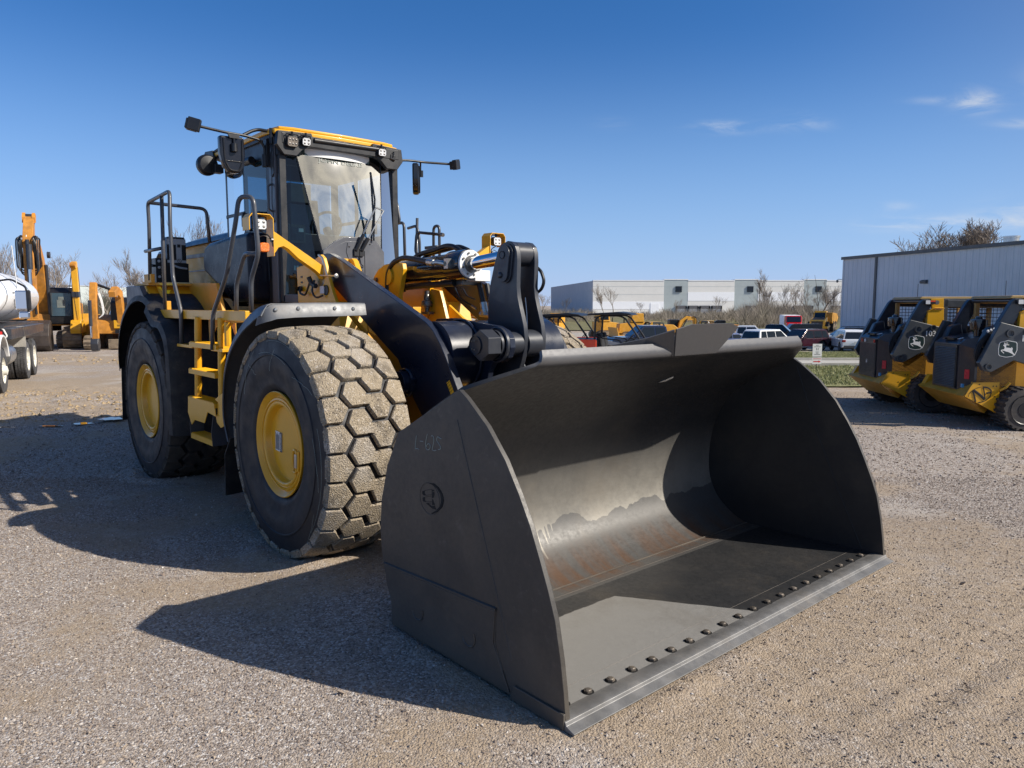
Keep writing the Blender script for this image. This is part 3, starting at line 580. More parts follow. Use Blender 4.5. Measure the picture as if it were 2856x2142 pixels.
def tread_mesh(s, N=27):
    T = MB(); pa = 2*PI/N; hw = .137; rj = random.Random(3)
    def crown(u): return TR-.16*u*u-.9*max(0, abs(u)-.33)**1.6
    def block(poly, drop=0, depth=.052, g=.0):
        cu = sum(p[0] for p in poly)/len(poly); cv = sum(p[1] for p in poly)/len(poly); n = len(poly); wob = rj.uniform(-.0015, .0015)
        P = lambda u, v, r: (r*math.cos(v*pa), u*s, r*math.sin(v*pa))
        vs = [P(cu+(u-cu)*1.03, cv+(v-cv)*1.03, crown(u)-depth) for u, v in poly]
        vs += [P(u, v, crown(u)-.010-drop) for u, v in poly]
        vs += [P(cu+(u-cu)*.93, cv+(v-cv)*.93, crown(u)-drop+wob) for u, v in poly]
        vs += [P(cu, cv, crown(cu)-drop+.001)]
        fs = [(a*n+i, a*n+(i+1) % n, (a+1)*n+(i+1) % n, (a+1)*n+i) for a in (0, 1) for i in range(n)]+[(2*n+i, 2*n+(i+1) % n, 3*n) for i in range(n)]
        T.add(vs, fs)
    def sh(poly, m=.0075):
        cu = sum(p[0] for p in poly)/len(poly); cv = sum(p[1] for p in poly)/len(poly); out = []
        for u, v in poly:
            du, dv = u-cu, (v-cv)*pa*TR; L = math.hypot(du, dv); k = (L-m*1.7)/L; out.append((cu+du*k, cv+dv*k/(pa*TR)))
        return out
    for k in range(N):
        # shoulder (outer, inner) and two centre rows, honeycomb
        for sg in (1, -1):
            off = 0 if sg > 0 else .5
            c = sg*.316
            block(sh([(sg*.400, k+off+.47), (c+sg*-.055, k+off+.5), (c-sg*.137, k+off), (c+sg*-.055, k+off-.5), (sg*.400, k+off-.47)], .0048))
            # shoulder lug running down the side
            a0, a1 = k+off-.40, k+off+.40; P = lambda u, v, r: (r*math.cos(v*pa), u*s, r*math.sin(v*pa)); ua = sg*.400
            T.add([P(ua*.98, a0, crown(.4)-.012), P(ua*.98, a1, crown(.4)-.012), P(sg*.409, a1-.05, .868), P(sg*.409, a0+.05, .868), P(ua*.98, a0, crown(.4)-.03), P(ua*.98, a1, crown(.4)-.03), P(sg*.38, a1-.05, .85), P(sg*.38, a0+.05, .85)],
                  [(0,1,2,3),(0,3,7,4),(1,2,6,5),(2,3,7,6),(0,1,5,4)])
        for sg, off in ((1, .5), (-1, 0.)):
            c = sg*.105; vv = k+off
            block(sh([(c-.125, vv), (c-.06, vv+.5), (c+.06, vv+.5), (c+.125, vv), (c+.06, vv-.5), (c-.06, vv-.5)], .0085))
        block([(.080, k+.10), (.040, k+.45), (-.080, k+.40), (-.040, k+.05)], drop=.0035)
    # dusty groove floor
    T.lathe([(crown(u)-.046, u*s) for u in (-.395, -.33, -.2, 0, .2, .33, .395)], n=96)
    return T
def rim_mesh(s):
    T = MB(); T.lathe([(r, h*s) for r, h in ((.395, .30), (.430, .352), (.434, .374), (.427, .380), (.410, .366), (.392, .345), (.383, .338), (.378, .342), (.375, .352), (.362, .355), (.357, .342), (.350, .340), (.346, .350), (.332, .353), (.320, .348), (.313, .335), (.309, .305), (.300, .288), (.20, .284), (.0, .284))], n=72)
    T.lathe([(r, -h*s) for r, h in ((.395, .30), (.430, .36), (.40, .37), (.34, .30), (.30, .10), (0, .05))], n=48)
    return T
TY = tyre_mesh(-1).mesh('tyre', M['rubber'], 40); TRD = tread_mesh(-1).mesh('tread', M['tread'], 30); RM = rim_mesh(-1).mesh('rim', M['yellow'], 40)
LOCK = MB(); LOCK.prism([(-.085, -.02), (-.085, .02), (.0, .034), (.085, .02), (.085, -.02), (0, -.03)], -.03, 0, 'y')
def sub(name, me, parent): o = bpy.data.objects.new(name, me); COL.objects.link(o); o.parent = parent; return o
TRD2 = TRD.copy(); TRD2.materials.clear(); TRD2.materials.append(M['tread2'])
for (x, s, rot, tr) in ((0, -1, .06, TRD), (-3.6364, -1, .13, TRD2), (0, 1, .2, TRD), (-3.6364, 1, .33, TRD2)):
    W = bpy.data.objects.new('wheel', None); COL.objects.link(W); W.parent = LO; far_ = s > 0 and x == 0; W.scale = (1, .62 if far_ else .90, 1); W.location = (x, 1.04 if far_ else s*1.377, .895); W.rotation_euler = (0, rot, 0 if s < 0 else PI)
    ty = sub('tyre', TY, W); tr_ = sub('tread', tr, W); sub('rim', RM, W)
    if s < 0 and x == 0:
        sc_ = MB(); rs = random.Random(5)
        for a0, r0, a1, r1 in ((20, .80, -42, .84), (5, .86, -48, .93), (38, .83, 60, .70), (70, .72, 110, .76), (95, .60, 88, .78), (120, .82, 150, .66), (130, .78, 122, .62), (15, .72, -15, .80), (100, .84, 60, .86), (-30, .80, -62, .90)):
            P_ = []
            for k in range(9): f = k/8; a = R(a0+(a1-a0)*f+rs.uniform(-1, 1)); r = r0+(r1-r0)*f; P_.append((r*math.cos(a), -.425 if r < .76 else -.425+(r-.76)*.28, r*math.sin(a)))
            sc_.tube(P_, .0011, 4)
        sc_.build('tyre_scratches', M['chalk'], W)
        lk = MB(); rr = .335
        lk.tube([(.245, -.356, -.17), (.235, -.356, -.09), (.245, -.356, .0), (.285, -.356, .01), (.31, -.356, -.02), (.30, -.356, -.15), (.28, -.356, -.18)], .013, 8, closed=True, bend=.02)
        lk.tube([(.335, -.36, -.15), (.345, -.36, -.07), (.342, -.36, .01)], .012, 8)
        o = lk.build('rim_lock', M['yellow'], W); pl = MB().box(.285, .325, -.372, -.362, -.13, -.02); pl.build('lock_plate', M['zinc'], W, bevel=.003)
        st = MB(); st.box(-.225, -.10, -.290, -.287, -.10, .065, mi=0); st.box(-.135, -.10, -.2915, -.290, -.10, .065, mi=1)
        for i in range(7): st.box(-.218+.011*i, -.214+.011*i, -.2915, -.290, -.09, .055-.01*(i % 3), mi=1)
        so = st.build('wheel_label', [M['label'], M['black']], W); vs, fs = text_mb('IMPORTANT', .026, .0005)
        tm = MB().add(vs, fs); tm.xf(Matrix.Translation((-.1175, -.2922, -.017)) @ Matrix.Rotation(PI/2, 4, 'X') @ Matrix.Rotation(-PI/2, 4, 'Z')); tm.build('label_text', M['label'], W, smooth=False)
ax = MB()
for x in (0, -3.6364):
    ax.lathe([(0, -1.30), (.12, -1.30), (.17, -1.28), (.17, -.95), (.20, -.9), (.20, -.75), (.15, -.6), (.15, -.35), (.28, -.15), (.30, 0), (.28, .15), (.15, .35), (.15, .6), (.20, .75), (.20, .9), (.17, .95), (.17, 1.28), (.12, 1.30)], (x, 0, .885), n=24)
ax.build('axle', M['yellow_dirty'], LO)
# --- front frame (yellow) and boom
ff = MB()
for s in (-1, 1):
    ff.prism([(-1.5, 2.04), (-.70, 2.04), (-.60, 1.76), (.22, 1.56), (.42, 1.15), (.42, .60), (.1, .40), (-.6, .42), (-1.45, .70)], s*.44, s*.50)
ff.box(-1.45, .30, -.44, .44, .55, .62); ff.box(-1.50, -1.44, -.5, .5, .7, 2.0); ff.prism([(.22, 1.55), (.42, 1.15), (.42, .62), (.38, .62), (.36, 1.12), (.17, 1.53)], -.439, .439)
ff.build('front_frame', M['yellow_dirty'], LO, bevel=.006)
# outer towers that carry the arms
for s in (-1, 1):
    tw = MB(); tw.prism([(-1.52, 2.045), (-1.53, 2.40), (-1.33, 2.42), (-1.10, 2.47), (-1.00, 2.505), (-.94, 2.47), (-.86, 2.31), (-.78, 2.15), (-.71, 2.045)], s*.755, s*.79)
    tw.prism([(-1.52, 2.045), (-1.53, 2.40), (-1.33, 2.42), (-1.10, 2.46), (-.92, 2.40), (-.72, 2.045)], s*.50, s*.53)
    tw.prism([(-1.5, 1.70), (-1.5, 2.05), (-.70, 2.05), (-.62, 1.76)], s*.50, s*.79)
    tw.box(-1.52, -1.40, s*.53 if s > 0 else -.755, .755 if s > 0 else -.53, 2.05, 2.38)
    tw.build('boom_tower', M['yellow'], LO, bevel=.006)
    hs = MB(); hs.tube([(-1.03, s*.793, 2.50), (-.955, s*.793, 2.47), (-.87, s*.793, 2.30)], .012, 6); hs.cyl((-1.0, s*.79, 2.27), (-1.0, s*.55, 2.27), .075, 20); hs.build('tower_edge_pin', M['zinc'], LO)
# small wiring connector, round lamp plug and hoses on the near tower
wr = MB(); wr.tube([(-1.42, -.80, 2.20), (-1.38, -.84, 2.14), (-1.28, -.83, 2.11), (-1.18, -.85, 2.16), (-1.12, -.84, 2.27)], .011, 6, bend=.04); wr.tube([(-1.06, -.83, 2.26), (-1.07, -.86, 2.15), (-1.0, -.85, 2.08), (-.93, -.81, 2.11)], .010, 6, bend=.05)
wr.lathe([(.022, 0), (.028, .01), (.028, .03), (0, .035)], (-1.42, -.83, 2.18), 'y', 12); wr.tube([(-1.12, -.86, 2.29), (-1.10, -.84, 2.22), (-1.03, -.83, 2.20)], .024, 8, bend=.03); wr.build('wiring', M['black'], LO)
cn = MB(); cn.lathe([(.05, 0), (.05, .008), (0, .008)], (-.895, -.80, 2.16), 'y', 20, mi=1); cn.box(-1.01, -.93, -.800, -.7925, 2.13, 2.20, mi=0); cn.build('fuse_label', [M['label'], M['black']], LO)
for z in (2.30, 2.245): tb = MB(); tb.cyl((-1.43, -.794, z), (-1.43, -.79, z), .010, 8); tb.cyl((-1.405, -.794, z), (-1.405, -.79, z), .010, 8); tb.build('bolt', mat_bolt, LO)
pt = MB(); pt.tube([(-.93, -.83, 2.30), (-.70, -.80, 2.29)], .008, 8); pt.lathe([(.0, 0), (.022, .004), (.022, .014), (0, .018)], (-.70, -.79, 2.29), 'x', 12); pt.build('steering_lock_pin', M['zinc'], LO)
# lift arms
arm = [(-1.12, 2.52), (-1.0, 2.52), (-.79, 2.455), (-.15, 2.195), (.46, 1.955), (.64, 1.88), (.74, 1.815), (.84, 1.71), (.92, 1.595), (1.07, 1.355), (1.60, .56), (1.70, .46), (1.70, .34), (1.60, .27), (1.46, .30), (1.22, .50), (.88, .84), (.58, 1.08), (.45, 1.22), (.21, 1.55), (-.08, 1.71), (-.51, 1.96), (-.96, 2.22), (-1.12, 2.30)]
for s in (-1, 1):
    a = MB().prism(arm, s*.632, s*.70).build('lift_arm', M['navy'], LO, bevel=.006)
    d = MB(); q = [(.925, 1.40), (.965, 1.425), (1.085, 1.245), (1.045, 1.215)]
    d.prism(q, s*.7004, s*.7015, mi=0)
    for k in range(9):
        f = k/9+.05; d.tube([(q[0][0]+(q[3][0]-q[0][0])*f+.004, s*.7018, q[0][1]+(q[3][1]-q[0][1])*f), (q[1][0]+(q[2][0]-q[1][0])*f-.004, s*.7018, q[1][1]+(q[2][1]-q[1][1])*f)], .0018, 4, mi=1)
    d.build('warning_decal', [M['decal_y'], M['black']], a, smooth=False)
    b = MB(); b.cyl((.36, s*.62, 1.36), (.36, s*.80, 1.36), .10, 24); b.lathe([(.115, 0), (.125, .01), (.125, .03), (.115, .04)], (.36, s*.735, 1.36), 'y', 24); b.prism([(.30, 1.47), (.5, 1.40), (.46, 1.30), (.28, 1.26)], s*.70, s*.745); b.build('lift_pin', M['navy'], LO, bevel=.004)
    c = MB(); c.cyl((-.55, s*.57, .95), (.0, s*.57, 1.17), .085, 20); c.cyl((0, s*.57, 1.17), (.36, s*.57, 1.36), .05, 16, mi=1); c.build('lift_cylinder', [M['navy'], M['chrome']], LO)
# cross tube and centre mount
ct = MB(); ct.cyl((.64, -.63, 1.60), (.64, .63, 1.60), .285, 48); ct.lathe([(.295, 0), (.305, .01), (.305, .03), (.295, .04)], (.64, -.36, 1.60), 'y', 48); ct.build('cross_tube', M['navy'], LO, sharp=40)
mp = [(.20, 1.84), (.27, 1.895), (.49, 1.905), (.84, 1.875), (1.11, 1.85), (1.21, 1.815), (1.265, 1.755), (1.275, 1.68), (1.24, 1.60), (1.17, 1.56), (1.06, 1.555), (1.0, 1.48), (.98, 1.40), (1.02, 1.33), (1.10, 1.26), (1.0, 1.22), (.80, 1.30), (.5, 1.32)]
for s in (-1, 1):
    m_ = MB().prism(mp if s < 0 else [(min(x, .92), z) for x, z in mp[:5]]+[(.95, 1.7), (.9, 1.4), (.5, 1.32)], s*.27, s*.325).build('centre_mount', M['navy'], LO, bevel=.005)
    if s > 0: continue
    b = MB(); b.lathe([(.135, 0), (.145, .006), (.145, .03), (.13, .04)], (1.125, s*.355 if s < 0 else .315, 1.70), 'y', 40); b.lathe([(.12, 0), (.12, .03)], (1.125, -.385 if s < 0 else .355, 1.70), 'y', 40); b.build('pivot_boss', M['frame_dark'], LO)
hx = MB(); r6 = .125; hx.prism([(1.125+r6*math.cos(R(30+60*k)), 1.70+r6*math.sin(R(30+60*k))) for k in range(6)], -.52, -.386, mi=0); hx.lathe([(.075, 0), (.075, .012), (0, .012)], (1.075, -.5315, 1.70), 'y', 28, mi=0)
for dx, dz in ((-.035, .03), (-.005, .035), (-.035, -.03), (-.005, -.035)): hx.cyl((1.08+dx, -.5315, 1.70+dz), (1.08+dx, -.539, 1.70+dz), .008, 8, mi=1)
hx.build('pivot_cap', [M['frame_dark'], M['steel']], LO, bevel=.004)
# bellcrank: two tall plates
bc = [(1.00, 2.545), (1.05, 2.535), (1.095, 2.50), (1.115, 2.45), (1.12, 2.38), (1.112, 2.17), (1.125, 2.08), (1.15, 2.0), (1.20, 1.85), (1.215, 1.75), (1.21, 1.66), (1.17, 1.54), (1.11, 1.42), (1.02, 1.30), (.90, 1.24), (.82, 1.30), (.78, 1.45), (.755, 1.65), (.74, 1.89), (.745, 2.05), (.775, 2.2), (.825, 2.35), (.87, 2.46), (.92, 2.52)]
for s in (-1, 1): MB().prism(bc, s*.075, s*.122).build('bellcrank_plate', M['frame_dark'], LO, bevel=.006)
bb = MB(); bb.cyl((1.01, -.075, 2.44), (1.01, .075, 2.44), .100, 36); bb.build('rod_pin_boss', M['frame_dark'], LO)
b2 = MB(); b2.cyl((1.115, -.075, 1.70), (1.115, .075, 1.70), .115, 36); b2.cyl((1.115, -.27, 1.70), (1.115, -.122, 1.70), .10, 30); b2.build('pivot_pin_boss', M['frame_dark'], LO)
def oval(c0, r0, c1, r1, n=12):
    a = math.atan2(c1[1]-c0[1], c1[0]-c0[0]); return [(c0[0]+r0*math.cos(a+PI/2+PI*k/n), c0[1]+r0*math.sin(a+PI/2+PI*k/n)) for k in range(n+1)]+[(c1[0]+r1*math.cos(a-PI/2+PI*k/n), c1[1]+r1*math.sin(a-PI/2+PI*k/n)) for k in range(n+1)]
cv = MB(); cv.prism(oval((.995, 2.435), .088, (.985, 2.27), .072), -.138, -.1225); cv.prism(oval((.985, 2.435), .075, (.975, 2.27), .062), -.158, -.1385)
cv.lathe([(.030, 0), (.034, -.006), (.030, -.008), (.028, -.002), (0, -.002)], (.975, -.159, 2.43), 'y', 20); cv.lathe([(.026, 0), (.026, -.008), (.015, -.02), (0, -.02)], (.95, -.158, 2.265), 'y', 16); cv.build('pin_retainer', M['frame_dark'], LO, bevel=.003)
lk = MB(); lk.prism([(.95, 1.36), (1.0, 1.24), (1.5, 1.08), (1.56, 1.16), (1.5, 1.26)], -.06, .06); lk.build('bucket_link', M['frame_dark'], LO, bevel=.005)
gh = MB(); gh.tube([(1.09, .135, 2.33), (1.13, .14, 2.30), (1.17, .14, 2.22), (1.14, .14, 2.15), (1.06, .14, 2.11), (1.02, .135, 2.08)], .014, 8, bend=.04, mi=0); gh.tube([(1.02, .06, 2.08), (1.05, .05, 1.95), (1.08, .03, 1.78)], .006, 6, mi=1); gh.tube([(1.05, -.02, 1.60), (1.10, -.01, 1.50), (1.06, 0, 1.38)], .005, 5, mi=1); gh.build('grease_hose', [M['black'], M['zinc']], LO)
# tilt cylinder
tc = MB(); ax0, ax1 = Vector((-.80, 0, 2.345)), Vector((.33, 0, 2.385)); dr = (ax1-ax0).normalized()
tc.cyl(ax0, ax0+dr*.98, .118, 40); tc.cyl(ax0+dr*.90, ax1, .138, 40); tc.build('tilt_cylinder', M['gloss'], LO)
hd = MB(); hd.tube([ax1+dr*.001, ax1+dr*.028], .128, 36); hd.build('cylinder_head', M['white'], LO)
hr = MB(); hr.tube([ax1+dr*.028, ax1+dr*.07], .078, 28)
for k in range(8): a = 2*PI*k/8+.3; c = ax1+dr*.028+Vector((0, .10*math.cos(a), .10*math.sin(a))); hr.tube([c, c+dr*.012], .010, 6)
hr.build('rod_gland', M['steel'], LO)
rd = MB(); rd.tube([ax1+dr*.05, Vector((1.0, 0, 2.44))], .060, 32); rd.build('cylinder_rod', M['chrome'], LO)
vb = MB(); vb.box(.20, .34, .06, .24, 2.235, 2.335, mi=0); vb.box(.10, .20, .02, .20, 2.20, 2.30, mi=1); vb.build('valve_block', [M['white'], M['steel']], LO, bevel=.006)
hz = MB()
hz.tube([(-.75, -.2, 2.15), (-.745, -.2, 2.25), (-.73, -.2, 2.34), (-.64, -.2, 2.43), (-.46, -.2, 2.475), (-.21, -.2, 2.445), (-.02, -.2, 2.41)], .026, 10, bend=.08)
hz.tube([(-.75, .06, 2.45), (-.60, .10, 2.53), (-.36, .10, 2.55), (-.16, .10, 2.585), (-.03, .1, 2.57), (.08, .1, 2.52)], .025, 10, bend=.08); hz.tube([(-.70, .14, 2.44), (-.50, .15, 2.53), (-.26, .15, 2.55), (-.02, .15, 2.575), (.12, .15, 2.53)], .023, 10, bend=.08)
hz.tube([(-.70, -.06, 2.19), (-.4, -.05, 2.205), (.10, 0, 2.22)], .030, 10); hz.cyl((-.72, -.06, 2.15), (-.72, -.06, 2.26), .05, 12)
hz.build('hydraulic_hose', M['black'], LO)
hf = MB(); hf.tube([(-.76, -.2, 2.0), (-.75, -.2, 2.16)], .032, 10, mi=0); hf.build('hose_fitting', [M['rail'], M['zinc'], M['black']], LO); hf = MB(); hf.tube([(-.03, -.2, 2.412), (.06, -.2, 2.40)], .032, 10, mi=1); hf.tube([(.05, -.2, 2.40), (.10, -.19, 2.405), (.19, -.17, 2.39)], .024, 10, mi=1); hf.cbox((.21, -.15, 2.39), (.06, .05, .09), mi=1); hf.build('hose_fitting', [M['rail'], M['zinc'], M['black']], LO); hf = MB()
hf.tube([(.22, .2, 2.22), (.28, .2, 2.04)], .026, 10, mi=2); hf.tube([(.30, .23, 2.21), (.36, .22, 2.05)], .026, 10, mi=2)
for q in ((.28, .2, 2.04), (.36, .22, 2.04)): v = Vector(q); hf.tube([v, v+Vector((.025, 0, -.09))], .034, 10, mi=1); hf.tube([v+Vector((.025, 0, -.09)), v+Vector((.03, 0, -.12))], .042, 6, mi=1)
hf.tube([(.25, .2, 1.93), (.45, .22, 1.92)], .03, 8, mi=1)
hf.build('hose_fitting', [M['rail'], M['zinc'], M['black']], LO)
wz = MB(); wz.tube([(-.05, .12, 2.18), (.0, .12, 2.10), (.10, .12, 2.05), (.22, .14, 2.0)], .009, 6, bend=.03, mi=0); wz.tube([(.0, .18, 2.17), (.06, .18, 2.10), (.18, .18, 2.07)], .008, 6, bend=.03, mi=0); wz.tube([(.19, .135, 2.01), (.25, .14, 1.985)], .013, 6, mi=1); wz.build('sensor_wire', [M['black'], M['zinc']], LO)
# rear pivot of the tilt cylinder: domed yellow plates; inner yellow brackets
dome = [(-1.10, 2.05), (-1.06, 2.20), (-1.0, 2.31), (-.92, 2.375), (-.80, 2.42), (-.60, 2.435), (-.47, 2.42), (-.455, 2.36), (-.49, 2.24), (-.54, 2.10), (-.55, 1.80), (-1.10, 1.80)]
for s in (-1, 1):
    MB().prism(dome, s*.15, s*.20).build('cylinder_lug', M['yellow'], LO, bevel=.008)
    b = MB(); b.lathe([(.0, 0), (.085, 0), (.085, .02*s), (0, .02*s)], (-.72, s*.20, 2.30), 'y', 28); b.build('lug_pin', M['yellow'], LO, bevel=.003)
    b = MB(); b.lathe([(.0, 0), (.025, 0), (.025, .025*s), (0, .03*s)], (-.95, s*.20, 2.27), 'y', 8); b.build('bolt', mat_bolt, LO)
for pl_, a, b in (([(-.60, 1.80), (-.62, 2.06), (-.50, 2.18), (-.36, 2.16), (-.30, 2.02), (-.22, 1.80)], .16, .20), ([(-.40, 1.78), (-.40, 2.02), (-.05, 1.82)], .30, .33), ([(-.60, 1.78), (-.60, 1.96), (-.52, 2.0), (-.50, 1.78)], -.05, .05), ([(-.85, 1.85), (-.85, 2.03), (-.70, 2.03), (-.62, 1.95), (-.62, 1.85)], -.36, -.10)):
    MB().prism(pl_, a, b).build('mount_plate', M['yellow'], LO, bevel=.004)
sn = MB(); sn.lathe([(.022, .0), (.022, .05), (.030, .055), (.030, .07), (.055, .075), (.058, .10), (.05, .13), (.035, .135), (.03, .19), (.026, .195), (.026, .23)], (-.52, .12, 1.93), 'z', 16); sn.box(-.60, -.44, .09, .15, 1.925, 1.95); sn.build('position_sensor', M['steel'], LO)
# yellow box in front of the cab foot
yb = MB(); yb.prism([(-1.33, 2.0), (-1.34, 2.47), (-1.31, 2.485), (-1.06, 2.485), (-1.02, 2.46), (-.80, 2.10), (-.80, 2.0)], -.42, -.36); yb.prism([(-1.33, 2.0), (-1.34, 2.47), (-1.31, 2.485), (-1.12, 2.485), (-.86, 2.10), (-.86, 2.0)], -.48, -.4205); yb.build('hose_guard', M['yellow'], LO, bevel=.008)

# --- fenders
def arc(cx, cz, r, a0, a1, n): return [(cx+r*math.cos(R(a0+(a1-a0)*k/n)), cz+r*math.sin(R(a0+(a1-a0)*k/n))) for k in range(n+1)]
fp = spline([(1.33, 2.0), (1.21, 2.03), (.95, 2.045), (.52, 2.045), (.2, 2.035), (-.08, 2.01), (-.46, 1.925), (-.84, 1.745), (-1.04, 1.55), (-1.16, 1.32), (-1.185, 1.1), (-1.18, .94), (-1.10, .78)], 4)
FU = [(-.10, 2.032), (-.25, 2.015), (-.42, 1.965), (-.60, 1.885), (-.79, 1.77), (-.96, 1.61), (-1.08, 1.41), (-1.138, 1.18), (-1.138, 1.0), (-1.055, .80)]
def resamp(P, n):
    P = spline(P, 6); d = [0]
    for a_, b_ in zip(P, P[1:]): d.append(d[-1]+math.hypot(b_[0]-a_[0], b_[1]-a_[1]))
    out = []
    for k in range(n):
        t_ = d[-1]*k/(n-1); i = min(len(P)-2, max(0, next((j for j, q in enumerate(d) if q > t_), len(d)-1)-1)); f = (t_-d[i])/max(1e-6, d[i+1]-d[i]); out.append((P[i][0]+(P[i+1][0]-P[i][0])*f, P[i][1]+(P[i+1][1]-P[i][1])*f))
    return out
for s in (-1, 1):
    rows = []
    for x, z in resamp(FU, 30):
        if s > 0 and x > -.6: continue
        d = Vector((x-.05, z-.75)).normalized(); f_ = min(1., max(0., (-x-.10)/.25)); k_ = .10+.03*f_
        rows.append([(x, s*.86, z), (x, s*1.30, z), (x, s*1.69, z), (x-d.x*.012, s*1.725, z-d.y*.012), (x-d.x*.05, s*1.755, z-d.y*.05), (x-d.x*k_, s*1.785, z-d.y*k_)])
    fn = MB().sheet(rows, .010).build('fender', M['fender'], LO, sharp=50)
    if s < 0:
        FY = [-.84, -.92, -1.1, -1.3, -1.5, -1.66, -1.705, -1.74, -1.77, -1.785]; FZ = [2.03, 2.032, 2.033, 2.033, 2.03, 2.022, 2.012, 1.99, 1.965, 1.935]; FL_ = [1.93, 1.926, 1.922, 1.92, 1.915, 1.905, 1.89, 1.88, 1.865, 1.85]; FX = [0, 0, 0, 0, 0, 0, -.01, -.03, -.07, -.12]
        MB().sheet([[(-.10+fx*0, y_, z_) for y_, z_, fx in zip(FY, FZ, FX)], [(-.088+fx*.5, y_, z_-.012) for y_, z_, fx in zip(FY, FZ, FX)], [(-.070+fx, y_, z_) for y_, z_, fx in zip(FY, FL_, FX)]], .008).build('fender_front_lip', M['fender'], fn, sharp=50)
        for y_, z_ in ((-.965, 1.985), (-1.14, 1.99), (-1.47, 1.99), (-1.665, 1.98)): MB().lathe([(.0, .008), (.013, .007), (.017, 0), (.017, -.006)], (-.070, y_, z_), 'x', 10).build('bolt', M['zinc'], fn)
    fl = MB().sheet([[(-1.13, s*.95, .95), (-1.13, s*1.70, .95)], [(-1.09, s*.95, .80), (-1.09, s*1.70, .80)], [(-1.36, s*.95, .60), (-1.36, s*1.66, .60)], [(-1.45, s*.95, .20), (-1.44, s*1.64, .18)]], .012); fl.build('mud_flap', M['flap'], LO)
    st = MB(); st.tube([(-.35, s*.5, 1.55), (-.32, s*.9, 1.98), (-.32, s*1.3, 2.0)], .022, 8);  st.build('fender_bracket', M['yellow_dirty'], LO)
    # rear fender
    rp = [(-3.12, 1.89)]+arc(-3.6364, .86, 1.30, 62, 90, 6)+spline([(-3.9, 2.14), (-4.25, 2.05), (-4.55, 1.88), (-4.78, 1.65), (-4.88, 1.40), (-4.86, 1.2)], 4)
    rp2 = spline([(-4.86, 1.2), (-4.88, 1.40), (-4.78, 1.67), (-4.56, 1.90), (-4.25, 2.07), (-3.95, 2.15), (-3.6, 2.15), (-3.28, 2.03), (-3.02, 1.87), (-2.78, 1.84), (-2.60, 1.70), (-2.54, 1.5), (-2.52, 1.1), (-2.52, .62)], 4); rows = []
    for i, (x, z) in enumerate(rp2):
        f = 1 if x < -3.2 else max(0, min(1, (-2.9-x)/.3)); yo = 1.72 if x < -3.3 else 1.78; d = Vector((x+3.64, z-.86)).normalized()
        rows.append([(x, s*.86, z), (x, s*(yo-.08), z), (x-d.x*.03, s*(yo-.015), z-d.y*.03), (x-d.x*.10, s*yo, z-d.y*.10)])
    MB().sheet(rows, .010).build('rear_fender', M['fender'] if False else M['flap'], LO, sharp=50)
    wg = MB(); wg.prism([(-4.30, 2.02), (-4.30, 2.24), (-3.72, 2.24), (-3.32, 1.92), (-3.12, 1.87), (-3.10, 1.80), (-3.28, 1.93), (-3.5, 2.03), (-3.9, 2.07)], s*1.66, s*1.715, mi=0); wg.build('fender_side_panel', M['fender'], LO, bevel=.008)
    MB().sheet([[(-4.80, s*.95, 1.22), (-4.80, s*1.70, 1.22)], [(-4.88, s*.95, .55), (-4.88, s*1.70, .52)]], .012).build('rear_mud_flap', M['flap'], LO)

